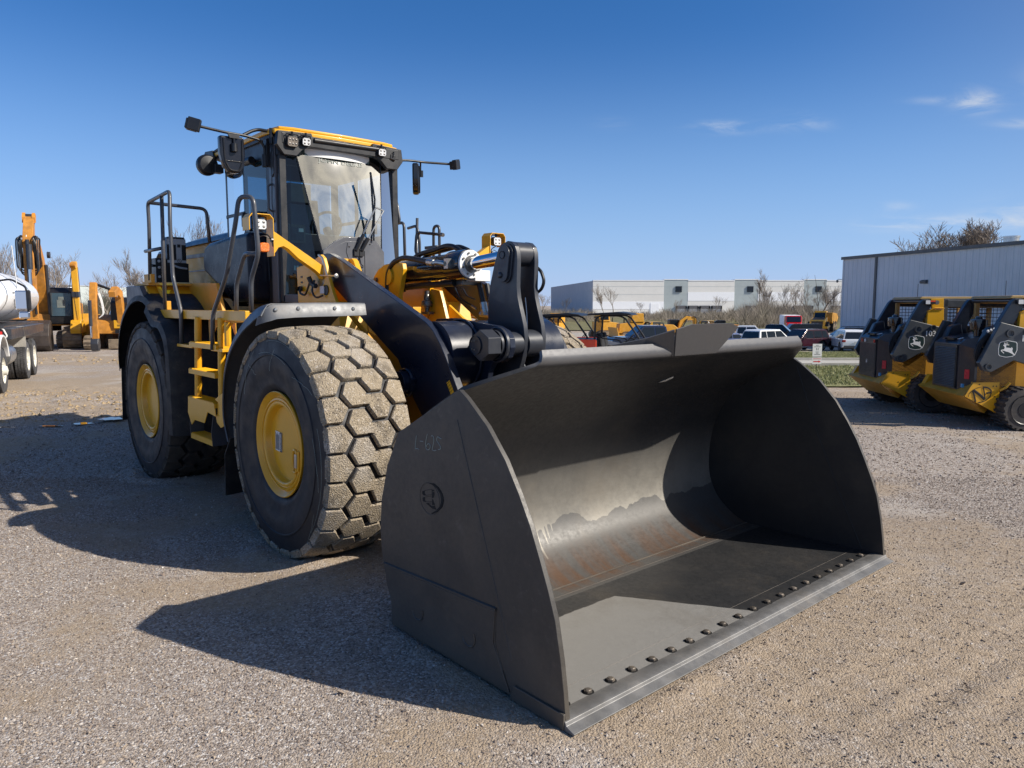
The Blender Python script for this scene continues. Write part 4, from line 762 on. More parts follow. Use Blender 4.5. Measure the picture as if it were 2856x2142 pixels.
# --- platform, ladder
for s in (-1, 1):
    pf = MB(); pf.box(-3.30, -.72, s*1.62 if s > 0 else -1.66, 1.66 if s > 0 else -1.62, 1.875, 1.965); pf.box(-3.30, -1.60, .80 if s > 0 else -1.62, 1.62 if s > 0 else -.80, 1.93, 1.95)
    for k in range(27): x = -3.27+k*.061; pf.box(x, x+.03, s*1.08 if s > 0 else -1.645, 1.645 if s > 0 else -1.08, 1.95, 1.958)
    pf.prism([(-3.72, 2.24), (-3.68, 2.24), (-3.28, 1.94), (-3.32, 1.90)], s*1.10, s*1.655)
    pf.prism([(-3.66, 2.26), (-3.62, 2.26), (-3.22, 1.96), (-3.27, 1.96)], s*1.52, s*1.56)
    pf.build('platform', M['yellow'], LO, bevel=.004)
    wl = MB(); wl.prism([(-5.6, 1.95), (-5.6, 2.34), (-2.75, 2.26), (-2.58, 1.95)], s*1.14, s*1.18); wl.box(-4.1, -3.55, s*1.18 if s > 0 else -1.66, 1.66 if s > 0 else -1.18, 2.245, 2.27); wl.build('deck_wall', M['yellow_dirty'], LO, bevel=.004)
    br = MB(); br.box(-3.72, -3.44, s*1.62 if s > 0 else -1.66, 1.66 if s > 0 else -1.62, 2.27, 2.37); br.build('rail_bracket', M['yellow_dirty'], LO, bevel=.004); br = MB(); br.box(-3.10, -2.96, s*1.60 if s > 0 else -1.645, 1.645 if s > 0 else -1.60, 1.966, 2.06); br.build('rail_bracket', M['yellow_dirty'], LO, bevel=.004)
    wb = MB(); wb.prism([(-1.28, 1.875), (-1.28, 1.70), (-1.24, 1.80), (-1.15, 1.85), (-.72, 1.87)], s*1.60, s*1.62); wb.prism([(-2.02, 1.875), (-2.02, 1.60), (-1.96, 1.60), (-1.92, 1.70), (-1.80, 1.80), (-1.6, 1.86), (-1.4, 1.82), (-1.3, 1.7), (-1.3, 1.875)], s*1.52, s*1.53)
    wb.box(-1.22, -.90, s*1.15 if s > 0 else -1.5, 1.5 if s > 0 else -1.15, 1.02, 1.66); wb.box(-1.25, -.87, s*1.13 if s > 0 else -1.52, 1.52 if s > 0 else -1.13, 1.66, 1.675)
    wb.build('step_box', M['yellow_dirty'], LO, bevel=.008)
    # black tank between the wheels
    tk = MB(); tk.prism([(-2.35, .75), (-2.42, 1.85), (-1.64, 1.87), (-1.64, .85), (-1.75, .62), (-2.2, .6)], s*.55, s*1.20); tk.build('fuel_tank', M['flap'], LO, bevel=.04)
    for (x, z) in ((-1.86, 1.72), (-1.74, 1.71), (-1.80, 1.63), (-1.90, 1.54), (-1.76, 1.53)): MB().lathe([(0, .008*s), (.014, .006*s), (.014, 0)], (x, s*1.202, z), 'y', 8).build('bolt', M['zinc'], LO)
    ly = s*1.66
    ld_ = thing('ladder', None, None); ld_.parent = LO
    sd_ = MB(); sd_.tube([(-1.93, ly, 1.90), (-2.04, ly, .98)], .035, 12); sd_.tube([(-1.30, ly, 1.90), (-1.37, ly, 1.0)], .035, 12); sd_.tube([(-1.20, ly-.02*s, 1.86), (-1.21, ly-.02*s, 1.64)], .032, 8)
    sd_.prism([(-2.10, 1.10), (-1.42, 1.06), (-1.40, .96), (-1.62, .98), (-1.72, .86), (-2.0, .86), (-2.10, .80), (-2.2, .92), (-2.18, 1.05)], ly-.055, ly-.045); sd_.prism([(-1.46, 1.12), (-1.20, 1.22), (-1.20, .90), (-1.33, .86), (-1.43, .90), (-1.45, .97), (-1.40, .99), (-1.38, 1.1)], ly+.03*s-.006, ly+.03*s+.006)
    sd_.build('ladder_frame', M['yellow'], ld_, bevel=.004)
    for z, x0, x1 in ((1.645, -2.05, -1.30), (1.375, -2.10, -1.36), (1.085, -2.16, -1.41)):
        t_ = MB(); t_.box(x0, x1, ly-.06, ly+.09, z-.045, z)
        for k in range(20): xx = x0+.02+(x1-x0-.04)*k/20; t_.prism([(xx, z), (xx+.015, z+.012), (xx+.03, z)], ly-.06, ly+.08)
        t_.build('step', M['yellow'], ld_, smooth=False)
    t_ = MB(); t_.box(-2.24, -1.62, ly-.02, ly+.12, .64, .69)
    for k in range(18): xx = -2.22+.57*k/18; t_.prism([(xx, .69), (xx+.012, .705), (xx+.026, .69)], ly-.02, ly+.11)
    t_.build('step', M['yellow'], ld_, smooth=False)
    for x in (-2.19, -1.56): sp_ = MB(); sp_.sheet([[(x, ly-.02, .95), (x, ly+.10, .95)], [(x-.07, ly-.02, .78), (x-.07, ly+.12, .78)], [(x-.05, ly-.02, .64), (x-.05, ly+.12, .64)]], .008); sp_.build('step_strap', M['rail'], ld_)
    [MB().box(q0, q1, ly-.045, ly+.05, 1.585, 1.615).build('rail_foot', M['yellow'], ld_, bevel=.003) for q0, q1 in ((-2.48, -2.02), (-1.48, -1.18))]

# --- handrails (near side measured, far side mirrored)
rails = [[(-2.41, -1.68, 1.60), (-2.38, -1.68, 1.96), (-2.59, -1.68, 2.31), (-2.60, -1.68, 2.88), (-2.66, -1.65, 3.21), (-3.46, -1.65, 3.17), (-3.45, -1.65, 2.95), (-3.52, -1.65, 2.30)],
         [(-3.01, -1.65, 1.97), (-2.94, -1.65, 3.20)], [(-3.57, -1.67, 2.63), (-3.0, -1.67, 2.63)],
         [(-3.46, -1.65, 3.17), (-3.44, -1.01, 3.15), (-3.40, -1.0, 2.76)],
         [(-1.39, -1.72, 1.60), (-1.34, -1.72, 1.93), (-.97, -1.72, 2.27), (-.70, -1.72, 2.72), (-.71, -1.68, 2.94), (-.55, -1.62, 2.93), (-.53, -1.60, 2.45), (-.71, -1.60, 2.24), (-.73, -1.60, 1.95)],
         [(-.55, -1.6, 2.45), (-.83, -1.6, 2.47), (-1.05, -1.6, 2.21), (-1.08, -1.6, 1.93)]]
for s in (1, -1):
    for i, P in enumerate(rails):
        if s < 0 and i in (4, 5, 0): continue
        MB().tube([(x, y*s, z) for x, y, z in P], .020, 10, bend=.07).build('handrail', M['rail'], LO, sharp=0)
for P, r in (([(-2.56, .9, 3.05), (-2.54, .9, 3.29), (-2.40, .9, 3.31), (-2.27, .9, 3.28), (-2.21, .9, 3.04), (-2.30, .9, 3.0), (-2.52, .9, 3.01)], .018),):
    MB().tube(P, r, 10, closed=True, bend=.05).build('handrail', M['rail'], LO, sharp=0)
for P in ([(-2.89, 1.2, 3.08), (-2.58, 1.2, 3.08), (-2.56, 1.2, 2.3)], [(-3.17, 1.65, 3.08), (-2.95, 1.65, 3.10), (-2.89, 1.65, 2.9), (-2.89, 1.65, 1.96)], [(-2.36, 1.65, 2.935), (-2.96, 1.65, 3.01), (-3.0, 1.65, 2.72), (-2.66, 1.65, 2.69)], [(-2.59, 1.66, 1.96), (-2.57, 1.66, 3.06), (-2.44, 1.66, 3.06), (-2.44, 1.66, 1.96)]):
    MB().tube(P, .020, 10, bend=.07).build('handrail', M['rail'], LO, sharp=0)
b = MB(); b.cyl((-2.39, 1.65, 2.94), (-2.34, 1.65, 2.93), .026, 10); b.box(-2.70, -2.42, 1.60, 1.64, 2.76, 2.80); b.build('rail_joint', M['steel'], LO)
# --- rear frame, hood
rf = MB(); rf.prism([(-6.9, 1.0), (-6.9, 2.22), (-1.6, 2.0), (-1.55, .75), (-2.4, .55), (-5.0, .55)], -.50, .50); rf.build('rear_frame', M['yellow_dirty'], LO, bevel=.02)
cw = MB(); cw.prism([(-7.05, .95), (-7.15, 1.3), (-7.1, 2.1), (-6.2, 2.15), (-5.6, 1.9), (-5.7, 1.1)], -.80, .80); cw.build('counterweight', M['black'], LO, bevel=.04)
hd_ = MB(); hd_.prism([(-7.05, 2.2), (-7.05, 2.47), (-6.55, 2.80), (-5.3, 2.84), (-3.6, 2.86), (-3.6, 2.2)], -.62, .62); ho = hd_.build('hood', M['yellow_dirty'], LO, bevel=.02)
ht = MB()
rows = []
for x, z, top in ((-7.08, 2.50, 2.54), (-6.58, 2.79, 2.87), (-5.3, 2.825, 2.955), (-4.4, 2.835, 2.965), (-3.55, 2.85, 2.975)): rows.append([(x, -.68, z), (x, -.66, z+(top-z)*.45), (x, -.50, top-.008), (x, -.2, top), (x, .2, top), (x, .50, top-.008), (x, .66, z+(top-z)*.45), (x, .68, z)])
ht.sheet(rows, .012); ht.build('hood_top', M['frame_dark'], LO, sharp=50)
st = MB(); st.box(-6.2, -3.6, -.632, -.622, 2.665, 2.715); st.box(-6.2, -3.6, -.632, -.622, 2.475, 2.495); st.tube([(-7.0, -.63, 2.44), (-6.6, -.63, 2.70)], .02, 6); st.build('hood_trim', M['black'], LO)
ac = MB(); ac.prism([(-1.13, 2.56), (-1.13, 2.86), (-1.11, 2.90), (-.91, 2.90), (-.89, 2.86), (-.89, 2.56)], -4.85, -4.604, 'x', mi=0); ac.box(-4.95, -4.59, -1.14, -.87, 2.30, 2.56, mi=0); ac.box(-4.9, -4.62, -1.27, -1.142, 2.31, 2.62, mi=0)
ac.box(-4.604, -4.601, -1.128, -.892, 2.80, 2.875, mi=1); ac.box(-4.604, -4.601, -1.015, -.945, 2.60, 2.80, mi=1); ac.box(-4.604, -4.601, -1.128, -.892, 2.565, 2.60, mi=1)
for k in range(5): ac.box(-4.604, -4.598, -1.12, -1.03, 2.615+.037*k, 2.64+.037*k, mi=0); ac.box(-4.604, -4.598, -.935, -.90, 2.615+.037*k, 2.64+.037*k, mi=0)
ac.box(-4.602, -4.5985, -1.00, -.96, 2.765, 2.805, mi=0); ac.tube([(-4.599, -.98+.025*math.cos(2*PI*k/16), 2.59+.025*math.sin(2*PI*k/16)) for k in range(16)], .003, 5, closed=True, mi=0); ac.tube([(-4.599, -.995, 2.605), (-4.599, -.965, 2.575)], .003, 4, mi=0)
for z in (2.58, 2.50, 2.38): ac.lathe([(.018, 0), (.018, .01), (0, .012)], (-4.618, -1.23, z), 'x', 10, mi=1)
ac.tube([(-4.62, -1.28, 2.52), (-4.58, -1.33, 2.52)], .018, 8, mi=0); ac.tube([(-4.57, -1.10, 2.54), (-4.55, -1.0, 2.50), (-4.57, -.90, 2.49)], .014, 8, mi=1); ac.build('filter_unit', [M['black'], M['labelgrey']], LO, bevel=.004)

# --- cab
CB = thing('cab', None, None); CB.parent = LO
fr = MB()
for s in (-1, 1):
    fr.box(-2.215, -2.06, s*.70 if s > 0 else -.755, .755 if s > 0 else -.70, 2.04, 3.80, mi=0)           # grey door pillar
    fr.box(-2.31, -2.222, s*.69 if s > 0 else -.748, .748 if s > 0 else -.69, 2.05, 3.80, mi=1)          # black seal post
    fr.box(-2.055, -1.985, s*.66 if s > 0 else -.735, .735 if s > 0 else -.66, 2.05, 3.72, mi=1)
    fr.box(-3.52, -3.45, s*.66 if s > 0 else -.74, .74 if s > 0 else -.66, 2.6, 3.75, mi=1)
    fr.box(-2.965, -2.925, s*.70 if s > 0 else -.74, .74 if s > 0 else -.70, 2.7, 3.62, mi=1)
    fr.box(-3.52, -2.0, s*.66 if s > 0 else -.745, .745 if s > 0 else -.66, 3.60, 3.80, mi=1)
    fr.box(-3.52, -2.95, s*.735 if s > 0 else -.748, .748 if s > 0 else -.735, 3.06, 3.10, mi=1)
    fr.box(-2.99, -2.32, s*.70 if s > 0 else -.745, .745 if s > 0 else -.70, 2.80, 2.86, mi=1)
fr.box(-2.02, -1.93, -.72, .72, 3.715, 3.825, mi=1); fr.box(-3.55, -3.45, -.70, .70, 3.60, 3.78, mi=1); fr.box(-3.55, -3.45, -.70, .70, 2.0, 2.8, mi=1)
fr.build('cab_frame', [M['cabgrey'], M['black']], CB, bevel=.006)
lw = MB(); lw.prism([(-3.0, 2.03), (-3.0, 2.82), (-2.22, 2.82), (-2.22, 2.03)], -.745, .745, mi=0); lw.box(-2.2, -1.50, -.44, .44, 2.0, 2.10, mi=0); lw.box(-2.06, -1.53, -.72, -.44, 2.04, 2.13, mi=1); lw.box(-2.06, -1.53, .44, .72, 2.04, 2.13, mi=1)
lw.build('cab_lower_panel', [M['pod'], M['cabgrey']], CB, bevel=.008)
for s in (-1, 1):
    fg = MB(); fg.prism([(-3.80, 2.60), (-3.74, 2.72), (-3.60, 2.765), (-2.95, 2.80), (-2.34, 2.81), (-2.32, 2.05), (-2.93, 2.05), (-3.55, 2.33), (-3.78, 2.42)], s*.70, s*.96); fg.build('side_pod', M['pod'], CB, bevel=.06, segs=5)
    fw = MB(); fw.add([(-2.28, s*.762, 2.68), (-2.25, s*.762, 2.30), (-2.29, s*.762, 2.27), (-2.33, s*.762, 2.66)], [(0,1,2,3)]); fw.build('door_lower_glass', M['glass_side'], CB)
    gr = MB(); gr.tube([(-2.14, s*.755, 3.31), (-2.14, s*.80, 3.29), (-2.14, s*.80, 3.04), (-2.14, s*.755, 3.02)], .011, 8, bend=.03); gr.build('grab_handle', M['rail'], CB)
    dh = MB(); dh.box(-2.98, -2.93, s*.745 if s > 0 else -.775, .775 if s > 0 else -.745, 2.92, 3.08); dh.build('door_catch', M['black'], CB, bevel=.008)
    MB().add([(-3.45, s*.742, 2.80), (-2.97, s*.742, 2.82), (-2.97, s*.742, 3.60), (-3.45, s*.742, 3.60)], [(0,1,2,3)]).build('rear_side_window', M['glass_side'], CB)
    MB().add([(-2.92, s*.744, 2.86), (-2.31, s*.744, 2.86), (-2.31, s*.744, 3.60), (-2.92, s*.744, 3.60)], [(0,1,2,3)]).build('door_window', M['glass_side'], CB)
    cp = MB(); cp.sheet([[(-1.985, s*.715, 2.13), (-1.985, s*.70, 3.68)], [(-1.87, s*.55, 2.13), (-2.012, s*.62, 3.68)], [(-1.785, s*.375, 2.13), (-2.04, s*.53, 3.68)]]); cp.v = [v for v in cp.v]; cp.build('corner_window', M['glass_side'], CB)
    e = MB(); e.tube([(-2.04, s*.532, 3.68), (-1.783, s*.371, 2.60), (-1.783, s*.371, 2.13)], .008, 6); e.tube([(-2.04, s*.532, 3.66), (-1.985, s*.70, 3.66)], .008, 6); e.build('window_seal', M['black'], CB)
ws = MB(); rows = []
for i in range(13):
    f = i/12; z = 3.68-(3.68-2.60)*f; x = -2.04+.257*f+.006*math.sin(PI*f); h = .53-.16*f; rows.append([(x+.010*(1-(2*k/12-1)**2), -h+2*h*k/12, z) for k in range(13)])
ws.sheet(rows); ws.build('windshield', M['glass_front'], CB, sharp=0)
fl_ = MB(); arch = [(-.372, 2.0), (-.372, 2.60), (-.23, 2.705), (-.12, 2.76), (.12, 2.775), (.27, 2.755), (.39, 2.62), (.39, 2.0)]
fl_.prism(arch, -1.80, -1.755, 'x'); fo = fl_.build('front_panel', M['cabgrey'], CB, bevel=.006)
f2 = MB(); f2.prism([(-.33, 2.05), (-.33, 2.58), (-.20, 2.67), (-.10, 2.715), (.11, 2.725), (.24, 2.70), (.34, 2.60), (.34, 2.05)], -1.754, -1.748, 'x'); f2.build('front_hatch', M['cabgrey'], CB, bevel=.003)
f3 = MB(); f3.tube([(-1.746, -.08, 2.70), (-1.746, -.10, 2.60), (-1.746, -.03, 2.40), (-1.746, .12, 2.64)], .003, 4); f3.tube([(-1.746, .13, 2.62), (-1.746, .13, 2.05)], .003, 4)
for y, z in ((-.06, 2.66), (.10, 2.44), (.09, 2.40), (.20, 2.70)): f3.lathe([(0, .006), (.010, .004), (.010, 0)], (-1.748, y, z), 'x', 8)
f3.build('hatch_seam', M['black'], CB)
cr = MB(); cr.box(-2.05, -1.80, -.372, .39, 2.55, 2.61); cr.build('front_cowl', M['black'], CB, bevel=.01)
# inside
it = MB(); it.box(-3.44, -2.05, -.66, .66, 2.05, 2.30, mi=0); it.box(-3.44, -3.30, -.66, .66, 2.3, 2.85, mi=0)
it.cbox((-2.85, 0, 2.62), (.50, .50, .14), mi=0); it.cbox((-3.10, 0, 2.98), (.14, .48, .66), ry=-.12, mi=0); it.cbox((-3.17, 0, 3.40), (.12, .30, .20), ry=-.1, mi=0)
it.cbox((-2.85, 0, 2.695), (.44, .30, .02), mi=1); it.cbox((-3.02, 0, 3.00), (.02, .28, .50), ry=-.12, mi=1)
it.tube([(-2.10, .0, 2.3), (-2.25, .0, 2.72), (-2.38, 0, 2.90)], .05, 8, mi=0); it.tube([(-2.40+.19*math.sin(a)*.45, .19*math.cos(a), 2.92+.19*math.sin(a)*.9) for a in [2*PI*k/20 for k in range(20)]], .016, 8, closed=True, mi=0)
it.cbox((-2.15, -.50, 2.80), (.06, .24, .20), rz=.3, mi=0); it.cbox((-2.117, -.49, 2.80), (.004, .18, .14), rz=.3, mi=2); it.tube([(-2.3, -.48, 2.2), (-2.18, -.50, 2.75)], .02, 6, mi=0); it.tube([(-2.55, -.42, 2.5), (-2.5, -.42, 2.75)], .018, 6, mi=0); it.cbox((-2.75, -.42, 2.68), (.5, .10, .05), mi=0); it.cbox((-2.75, .42, 2.68), (.5, .10, .05), mi=0)
it.cbox((-2.3, .50, 2.95), (.05, .22, .16), rz=-.4, mi=0); it.tube([(-3.2, .55, 2.4), (-3.2, .55, 3.6)], .03, 6, mi=0); it.cbox((-2.12, -.46, 3.24), (.05, .26, .20), mi=0); it.cbox((-2.06, -.55, 2.42), (.03, .05, .05), mi=1)
it.cbox((-3.3, -.4, 3.1), (.04, .24, .4), mi=0); it.tube([(-2.06, -.60, 2.45), (-2.06, -.58, 3.5)], .004, 4, mi=2); it.cbox((-2.03, -.60, 2.62), (.02, .06, .04), mi=1); it.cbox((-2.03, -.50, 2.83), (.02, .07, .04), mi=1)
it.build('cab_interior', [M['seat'], M['cloth'], M['screen']], CB, bevel=.01)
rw = MB(); rw.add([(-3.50, -.64, 2.86), (-3.50, .64, 2.86), (-3.50, .64, 3.60), (-3.50, -.64, 3.60)], [(0,1,2,3)]); rw.build('rear_window', M['glass_side'], CB)
vs = MB(); vs.sheet([[(-2.038+.045*(1-(2*k/12-1)**2)+.004, -.42+.80*k/12, z) for k in range(13)] for z in (3.715, 3.635)]); vs.build('sun_strip', M['label'], CB)
tv, tf = text_mb('JOHN DEERE', .085, .001); tm = MB().add(tv, tf)

def _gx(y, z): f = (3.68-z)/1.08; return -2.04+.257*f+.006*math.sin(PI*f)+.010*(1-(y/(.53-.16*f))**2)
tm.v = [(_gx(x*1.12, y*.75+3.605)+.003+z, x*1.12, y*.75+3.605) for x, y, z in tm.v]; M['lettering'] = mat('dark_green_lettering', (.012, .035, .03), .5, var=.05); tm.build('sun_strip_lettering', M['lettering'], CB, smooth=False)
# roof
rfm = MB(); oy = [(-3.95, -.60), (-3.80, -.78), (-2.25, -.80), (-2.03, -.76), (-1.985, -.60), (-1.96, 0), (-1.985, .60), (-2.03, .76), (-2.25, .80), (-3.80, .78), (-3.95, .60)]
rfm.prism(oy, 3.828, 3.875, 'z'); rfm.prism([(x*.985-.04, y*.93) for x, y in oy], 3.875, 3.91, 'z'); rfm.build('roof', M['yellow'], CB, bevel=.014, segs=3)
ru = MB(); ru.prism([(x+.02, y*.97) for x, y in oy], 3.79, 3.828, 'z'); ru.tube([(-1.93, -.36, 3.79), (-1.93, .52, 3.80)], .026, 10)
for s in (-1, 1): ru.prism([(s*.36, 3.80), (s*.38, 3.86), (s*.76, 3.84), (s*.78, 3.70), (s*.70, 3.60), (s*.56, 3.60), (s*.48, 3.68), (s*.40, 3.71)], -2.00, -1.935, 'x')
ru.build('roof_underside', M['black'], CB, bevel=.006)
# wipers
wp = MB(); wp.tube([(-1.735, .02, 2.62), (-1.70, .14, 2.90), (-1.72, .27, 3.11)], .009, 6, mi=1); wp.tube([(-1.735, .09, 2.62), (-1.70, .22, 2.86), (-1.70, .36, 3.08)], .008, 6, mi=1); wp.tube([(-1.72, .27, 3.11), (-1.71, .36, 3.08)], .010, 6, mi=1)
wp.tube([(-1.73, .01, 2.62), (-1.71, .10, 2.80)], .020, 8, mi=0); wp.tube([(-1.73, .08, 2.62), (-1.71, .16, 2.76)], .020, 8, mi=0); wp.tube([(-1.77, .24, 3.50), (-1.74, .27, 3.2), (-1.73, .24, 2.74)], .010, 6, mi=0); wp.tube([(-1.78, .245, 3.50), (-1.75, .255, 3.0), (-1.76, .225, 2.74)], .013, 4, mi=0); wp.cbox((-1.75, .02, 2.60), (.05, .06, .08), mi=0); wp.cbox((-1.75, .085, 2.60), (.05, .05, .08), mi=0); wp.tube([(-1.74, .06, 2.55), (-1.73, .07, 2.47), (-1.73, .10, 2.45)], .006, 6, mi=0)
wp.build('wiper', [M['black'], M['zinc']], CB)
# mirrors with their arms
for s in (-1, 1):
    mr = thing('mirror', None, None); mr.parent = LO
    hp = [(-1.285, 3.755), (-1.03, 3.765), (-1.02, 3.60), (-1.035, 3.46), (-1.07, 3.40), (-1.12, 3.385), (-1.20, 3.39), (-1.25, 3.45), (-1.285, 3.58)]
    h = MB(); h.prism([(y*-s, z) for y, z in hp], -2.25, -2.17, 'x'); rot_ = Matrix.Translation((-2.2, 1.15, 3.6)) @ Matrix.Rotation(.95, 4, 'Z') @ Matrix.Rotation(.12, 4, 'X') @ Matrix.Translation((2.2, -1.15, -3.6))
    if s > 0: h.xf(rot_)
    h.build('mirror_housing', M['gloss'], mr, bevel=.022, segs=4)
    h = MB(); h.tube([(-2.165, -1.25*-s, 3.73), (-2.165, -1.24*-s, 3.50), (-2.165, -1.19*-s, 3.41), (-2.165, -1.10*-s, 3.41), (-2.165, -1.06*-s, 3.5), (-2.165, -1.055*-s, 3.73)], .007, 6, bend=.03); h.tube([(-2.165, -1.235*-s, 3.505), (-2.165, -1.06*-s, 3.505)], .006, 6); h.cyl((-2.15, -1.145*-s, 3.68), (-2.15, -1.145*-s, 3.60), .032, 12); h.cyl((-2.15, -1.145*-s, 3.78), (-2.15, -1.145*-s, 3.60), .010, 8)
    h.prism([(-1.21*-s, 3.775), (-1.08*-s, 3.775), (-1.10*-s, 3.735), (-1.19*-s, 3.735)], -2.16, -2.14, 'x')
    if s > 0: h.xf(rot_)
    h.build('mirror_clamp', M['black'], mr)
    a = MB(); a.tube([(-2.07, -1.57*-s, 3.79), (-2.16, -1.24*-s, 3.785), (-2.18, -1.02*-s, 3.785), (-2.19, -.85*-s, 3.765), (-2.19, -.805*-s, 3.70), (-2.19, -.805*-s, 3.50)], .015, 8, bend=.06)
    if s < 0: a.tube([(-2.19, -1.03, 3.79), (-2.2, -.93, 3.85), (-2.2, -.86, 3.875), (-2.15, -.74, 3.86)], .018, 8, bend=.03)
    a.cyl((-2.19, -.805*-s, 3.62), (-2.19, -.805*-s, 3.49), .032, 14); a.box(-2.23, -2.15, *sorted((s*.75, s*.80)), 3.50, 3.78); a.build('mirror_arm', M['black'], mr, bevel=.003)
    b = MB(); b.cbox((-2.02, -1.61*-s, 3.775), (.11, .10, .10), rz=.5*s, rx=.25*s); b.cbox((-1.98, -1.60*-s, 3.775), (.06, .12, .12), rz=.5*s, rx=.25*s); b.build('marker_camera', M['black'], mr, bevel=.008)
# rear roof beacon bracket
rb = MB(); rb.tube([(-3.6, -.76, 3.90), (-3.95, -.78, 3.86), (-4.0, -.78, 3.80)], .022, 8); rb.prism([(-4.15, 3.80), (-4.0, 3.92), (-3.75, 3.90), (-3.7, 3.80), (-3.9, 3.78)], -.80, -.78); rb.build('rear_bracket', M['black'], LO, bevel=.004); rb = MB(); rb.tube([(-3.68, -.80, 3.82), (-3.66, -.84, 3.76)], .02, 8)
rb.lathe([(0, 0), (.10, .01), (.125, .03), (.125, .09), (.10, .12), (0, .13)], (-3.72, -.90, 3.70), 'x', 24); rb.box(-3.62, -3.5, -.86, -.76, 3.60, 3.70); rb.build('horn', M['black'], LO, bevel=.004); rb = MB(); rb.cyl((-2.62, -.80, 3.62), (-2.62, -.74, 3.60), .035, 12); rb.cyl((-2.55, -.80, 3.615), (-2.72, -.80, 3.615), .042, 12); rb.build('side_lamp', M['black'], LO, bevel=.004)
gl = MB(); gl.tube([(-2.08, -.77, 3.88), (-2.08, -.775, 3.72)], .022, 8); gl.tube([(-2.08, -.775, 3.72), (-2.07, -.78, 3.55), (-2.10, -.78, 3.1), (-2.1, -.76, 2.9)], .005, 5); gl.tube([(-2.06, -.76, 3.86), (-1.98, -.70, 3.83), (-1.96, -.6, 3.85)], .006, 5); gl.build('antenna', M['black'], LO)
bp = MB(); bp.prism([(-2.17, 3.72), (-2.07, 3.72), (-2.07, 3.42), (-2.11, 3.38), (-2.17, 3.40)], -.766, -.756)
for z, r in ((3.66, .028), (3.56, .011), (3.46, .011)): bp.lathe([(0, -.008), (r, -.006), (r, 0)], (-2.115, -.766, z), 'y', 14)
bp.build('hinge_plate', M['frame_dark'], LO)

def lamp(c, w_=.10, h_=.085, face='lens', n=4, rz=0, ry=0, parent=LO, sz=1.):
    """square LED work lamp facing +x"""
    o = thing('work_light', None, None); o.parent = parent; o.location = c; o.rotation_euler = (0, ry, rz)
    def rr(w1, h1, k): return [(-w1/2+k, -h1/2), (w1/2-k, -h1/2), (w1/2, -h1/2+k), (w1/2, h1/2-k), (w1/2-k, h1/2), (-w1/2+k, h1/2), (-w1/2, h1/2-k), (-w1/2, -h1/2+k)]
    b = MB(); b.prism(rr(w_, h_, .018), -.05, .008, 'x'); b.prism(rr(w_*.8, h_*.8, .014), -.075, -.05, 'x'); b.build('lamp_body', M['black'], o, bevel=.004)
    f = MB(); f.prism(rr(w_*.88, h_*.86, .014), .008, .012, 'x', mi=0); cols = (-.022, .022) if n == 4 else (-.028, 0, .028)
    for y in cols:
        for z in (-.017, .017): f.lathe([(.0, .0045), (.007, .004), (.011, .0015), (.0125, 0)], (.012, y*w_/.10, z*h_/.085), 'x', 12, mi=1)
    f.build('lamp_face', [M[face], M['steel']], o)
    k = MB(); k.tube([(-.02, -w_/2-.004, 0), (-.02, -w_/2-.006, h_/2+.02), (-.02, w_/2+.006, h_/2+.02), (-.02, w_/2+.004, 0)], .006, 4, bend=.01); k.cyl((-.02, 0, h_/2), (-.02, 0, h_/2+.05), .012, 6); k.build('lamp_bracket', M['black'], o)
M['dullface'] = mat('unlit_lamp_face', (.20, .17, .14), .4, var=.15)
lamp((-1.90, -.618, 3.735), face='dullface', n=6, w_=.125, h_=.11, ry=.15); lamp((-1.90, -.462, 3.755), ry=.15); lamp((-1.90, .475, 3.765), ry=.1, w_=.105); lamp((-1.96, .66, 3.73), rz=1.35, face='black', ry=.2)
for s in (-1, 1):
    la = thing('light_arm', None, None); la.parent = LO
    h = MB(); path = [(-1.505, 2.69), (-1.505, 2.80), (-1.48, 2.832), (-1.32, 2.832), (-1.290, 2.80), (-1.290, 2.465)]
    inn = [(-1.282, 2.465), (-1.282, 2.803), (-1.316, 2.840), (-1.484, 2.840), (-1.513, 2.803), (-1.513, 2.69)]
    h.prism([(y*-s, z) for y, z in path+inn], -1.08, -.925, 'x'); h.build('lamp_hood', M['yellow'], la, bevel=.002)
    arm_ = [(-1.288, 2.695), (-.87, 2.438), (-.80, 2.392), (-.80, 2.265), (-.83, 2.31), (-.88, 2.350), (-1.05, 2.455), (-1.14, 2.535), (-1.19, 2.56), (-1.24, 2.545), (-1.27, 2.50), (-1.288, 2.485)]
    h = MB(); h.prism([(y*-s, z) for y, z in arm_], -.945, -.935, 'x'); lowr = arm_[3:]+[(y+.0, z+.012) for y, z in arm_[3:]][::-1]
    h.prism([(y*-s, z) for y, z in lowr], -1.02, -.9451, 'x'); h.prism([(-1.288*-s, 2.695), (-.80*-s, 2.392), (-.80*-s, 2.38), (-1.288*-s, 2.683)], -1.02, -.9451, 'x'); h.build('arm_plate', M['yellow'], la, bevel=.002)
    lamp((-.945, -1.40*-s, 2.745), w_=.115, h_=.10); 
    b = MB(); b.prism([(-.045, -.03), (-.03, -.042), (.03, -.042), (.045, -.03), (.045, .03), (.03, .042), (-.03, .042), (-.045, .03)], -.03, .03, 'x').xf(Matrix.Translation((-.95, -1.375*-s, 2.54))); b.build('turn_signal', M['amber'], LO, bevel=.012, segs=3)
    b = MB(); b.tube([(-.97, -1.40*-s, 2.69), (-.96, -1.33*-s, 2.66), (-.94, -1.30*-s, 2.61), (-.93, -1.295*-s, 2.55)], .006, 6, bend=.03); b.tube([(-.97, -1.42*-s, 2.58), (-.97, -1.42*-s, 2.63), (-.96, -1.36*-s, 2.65), (-.95, -1.31*-s, 2.62)], .004, 5, bend=.02); b.lathe([(.0, 0), (.02, 0), (.02, .02), (0, .02)], (-.94, -1.31*-s, 2.61), 'y', 10); b.build('lamp_wire', M['black'], la)
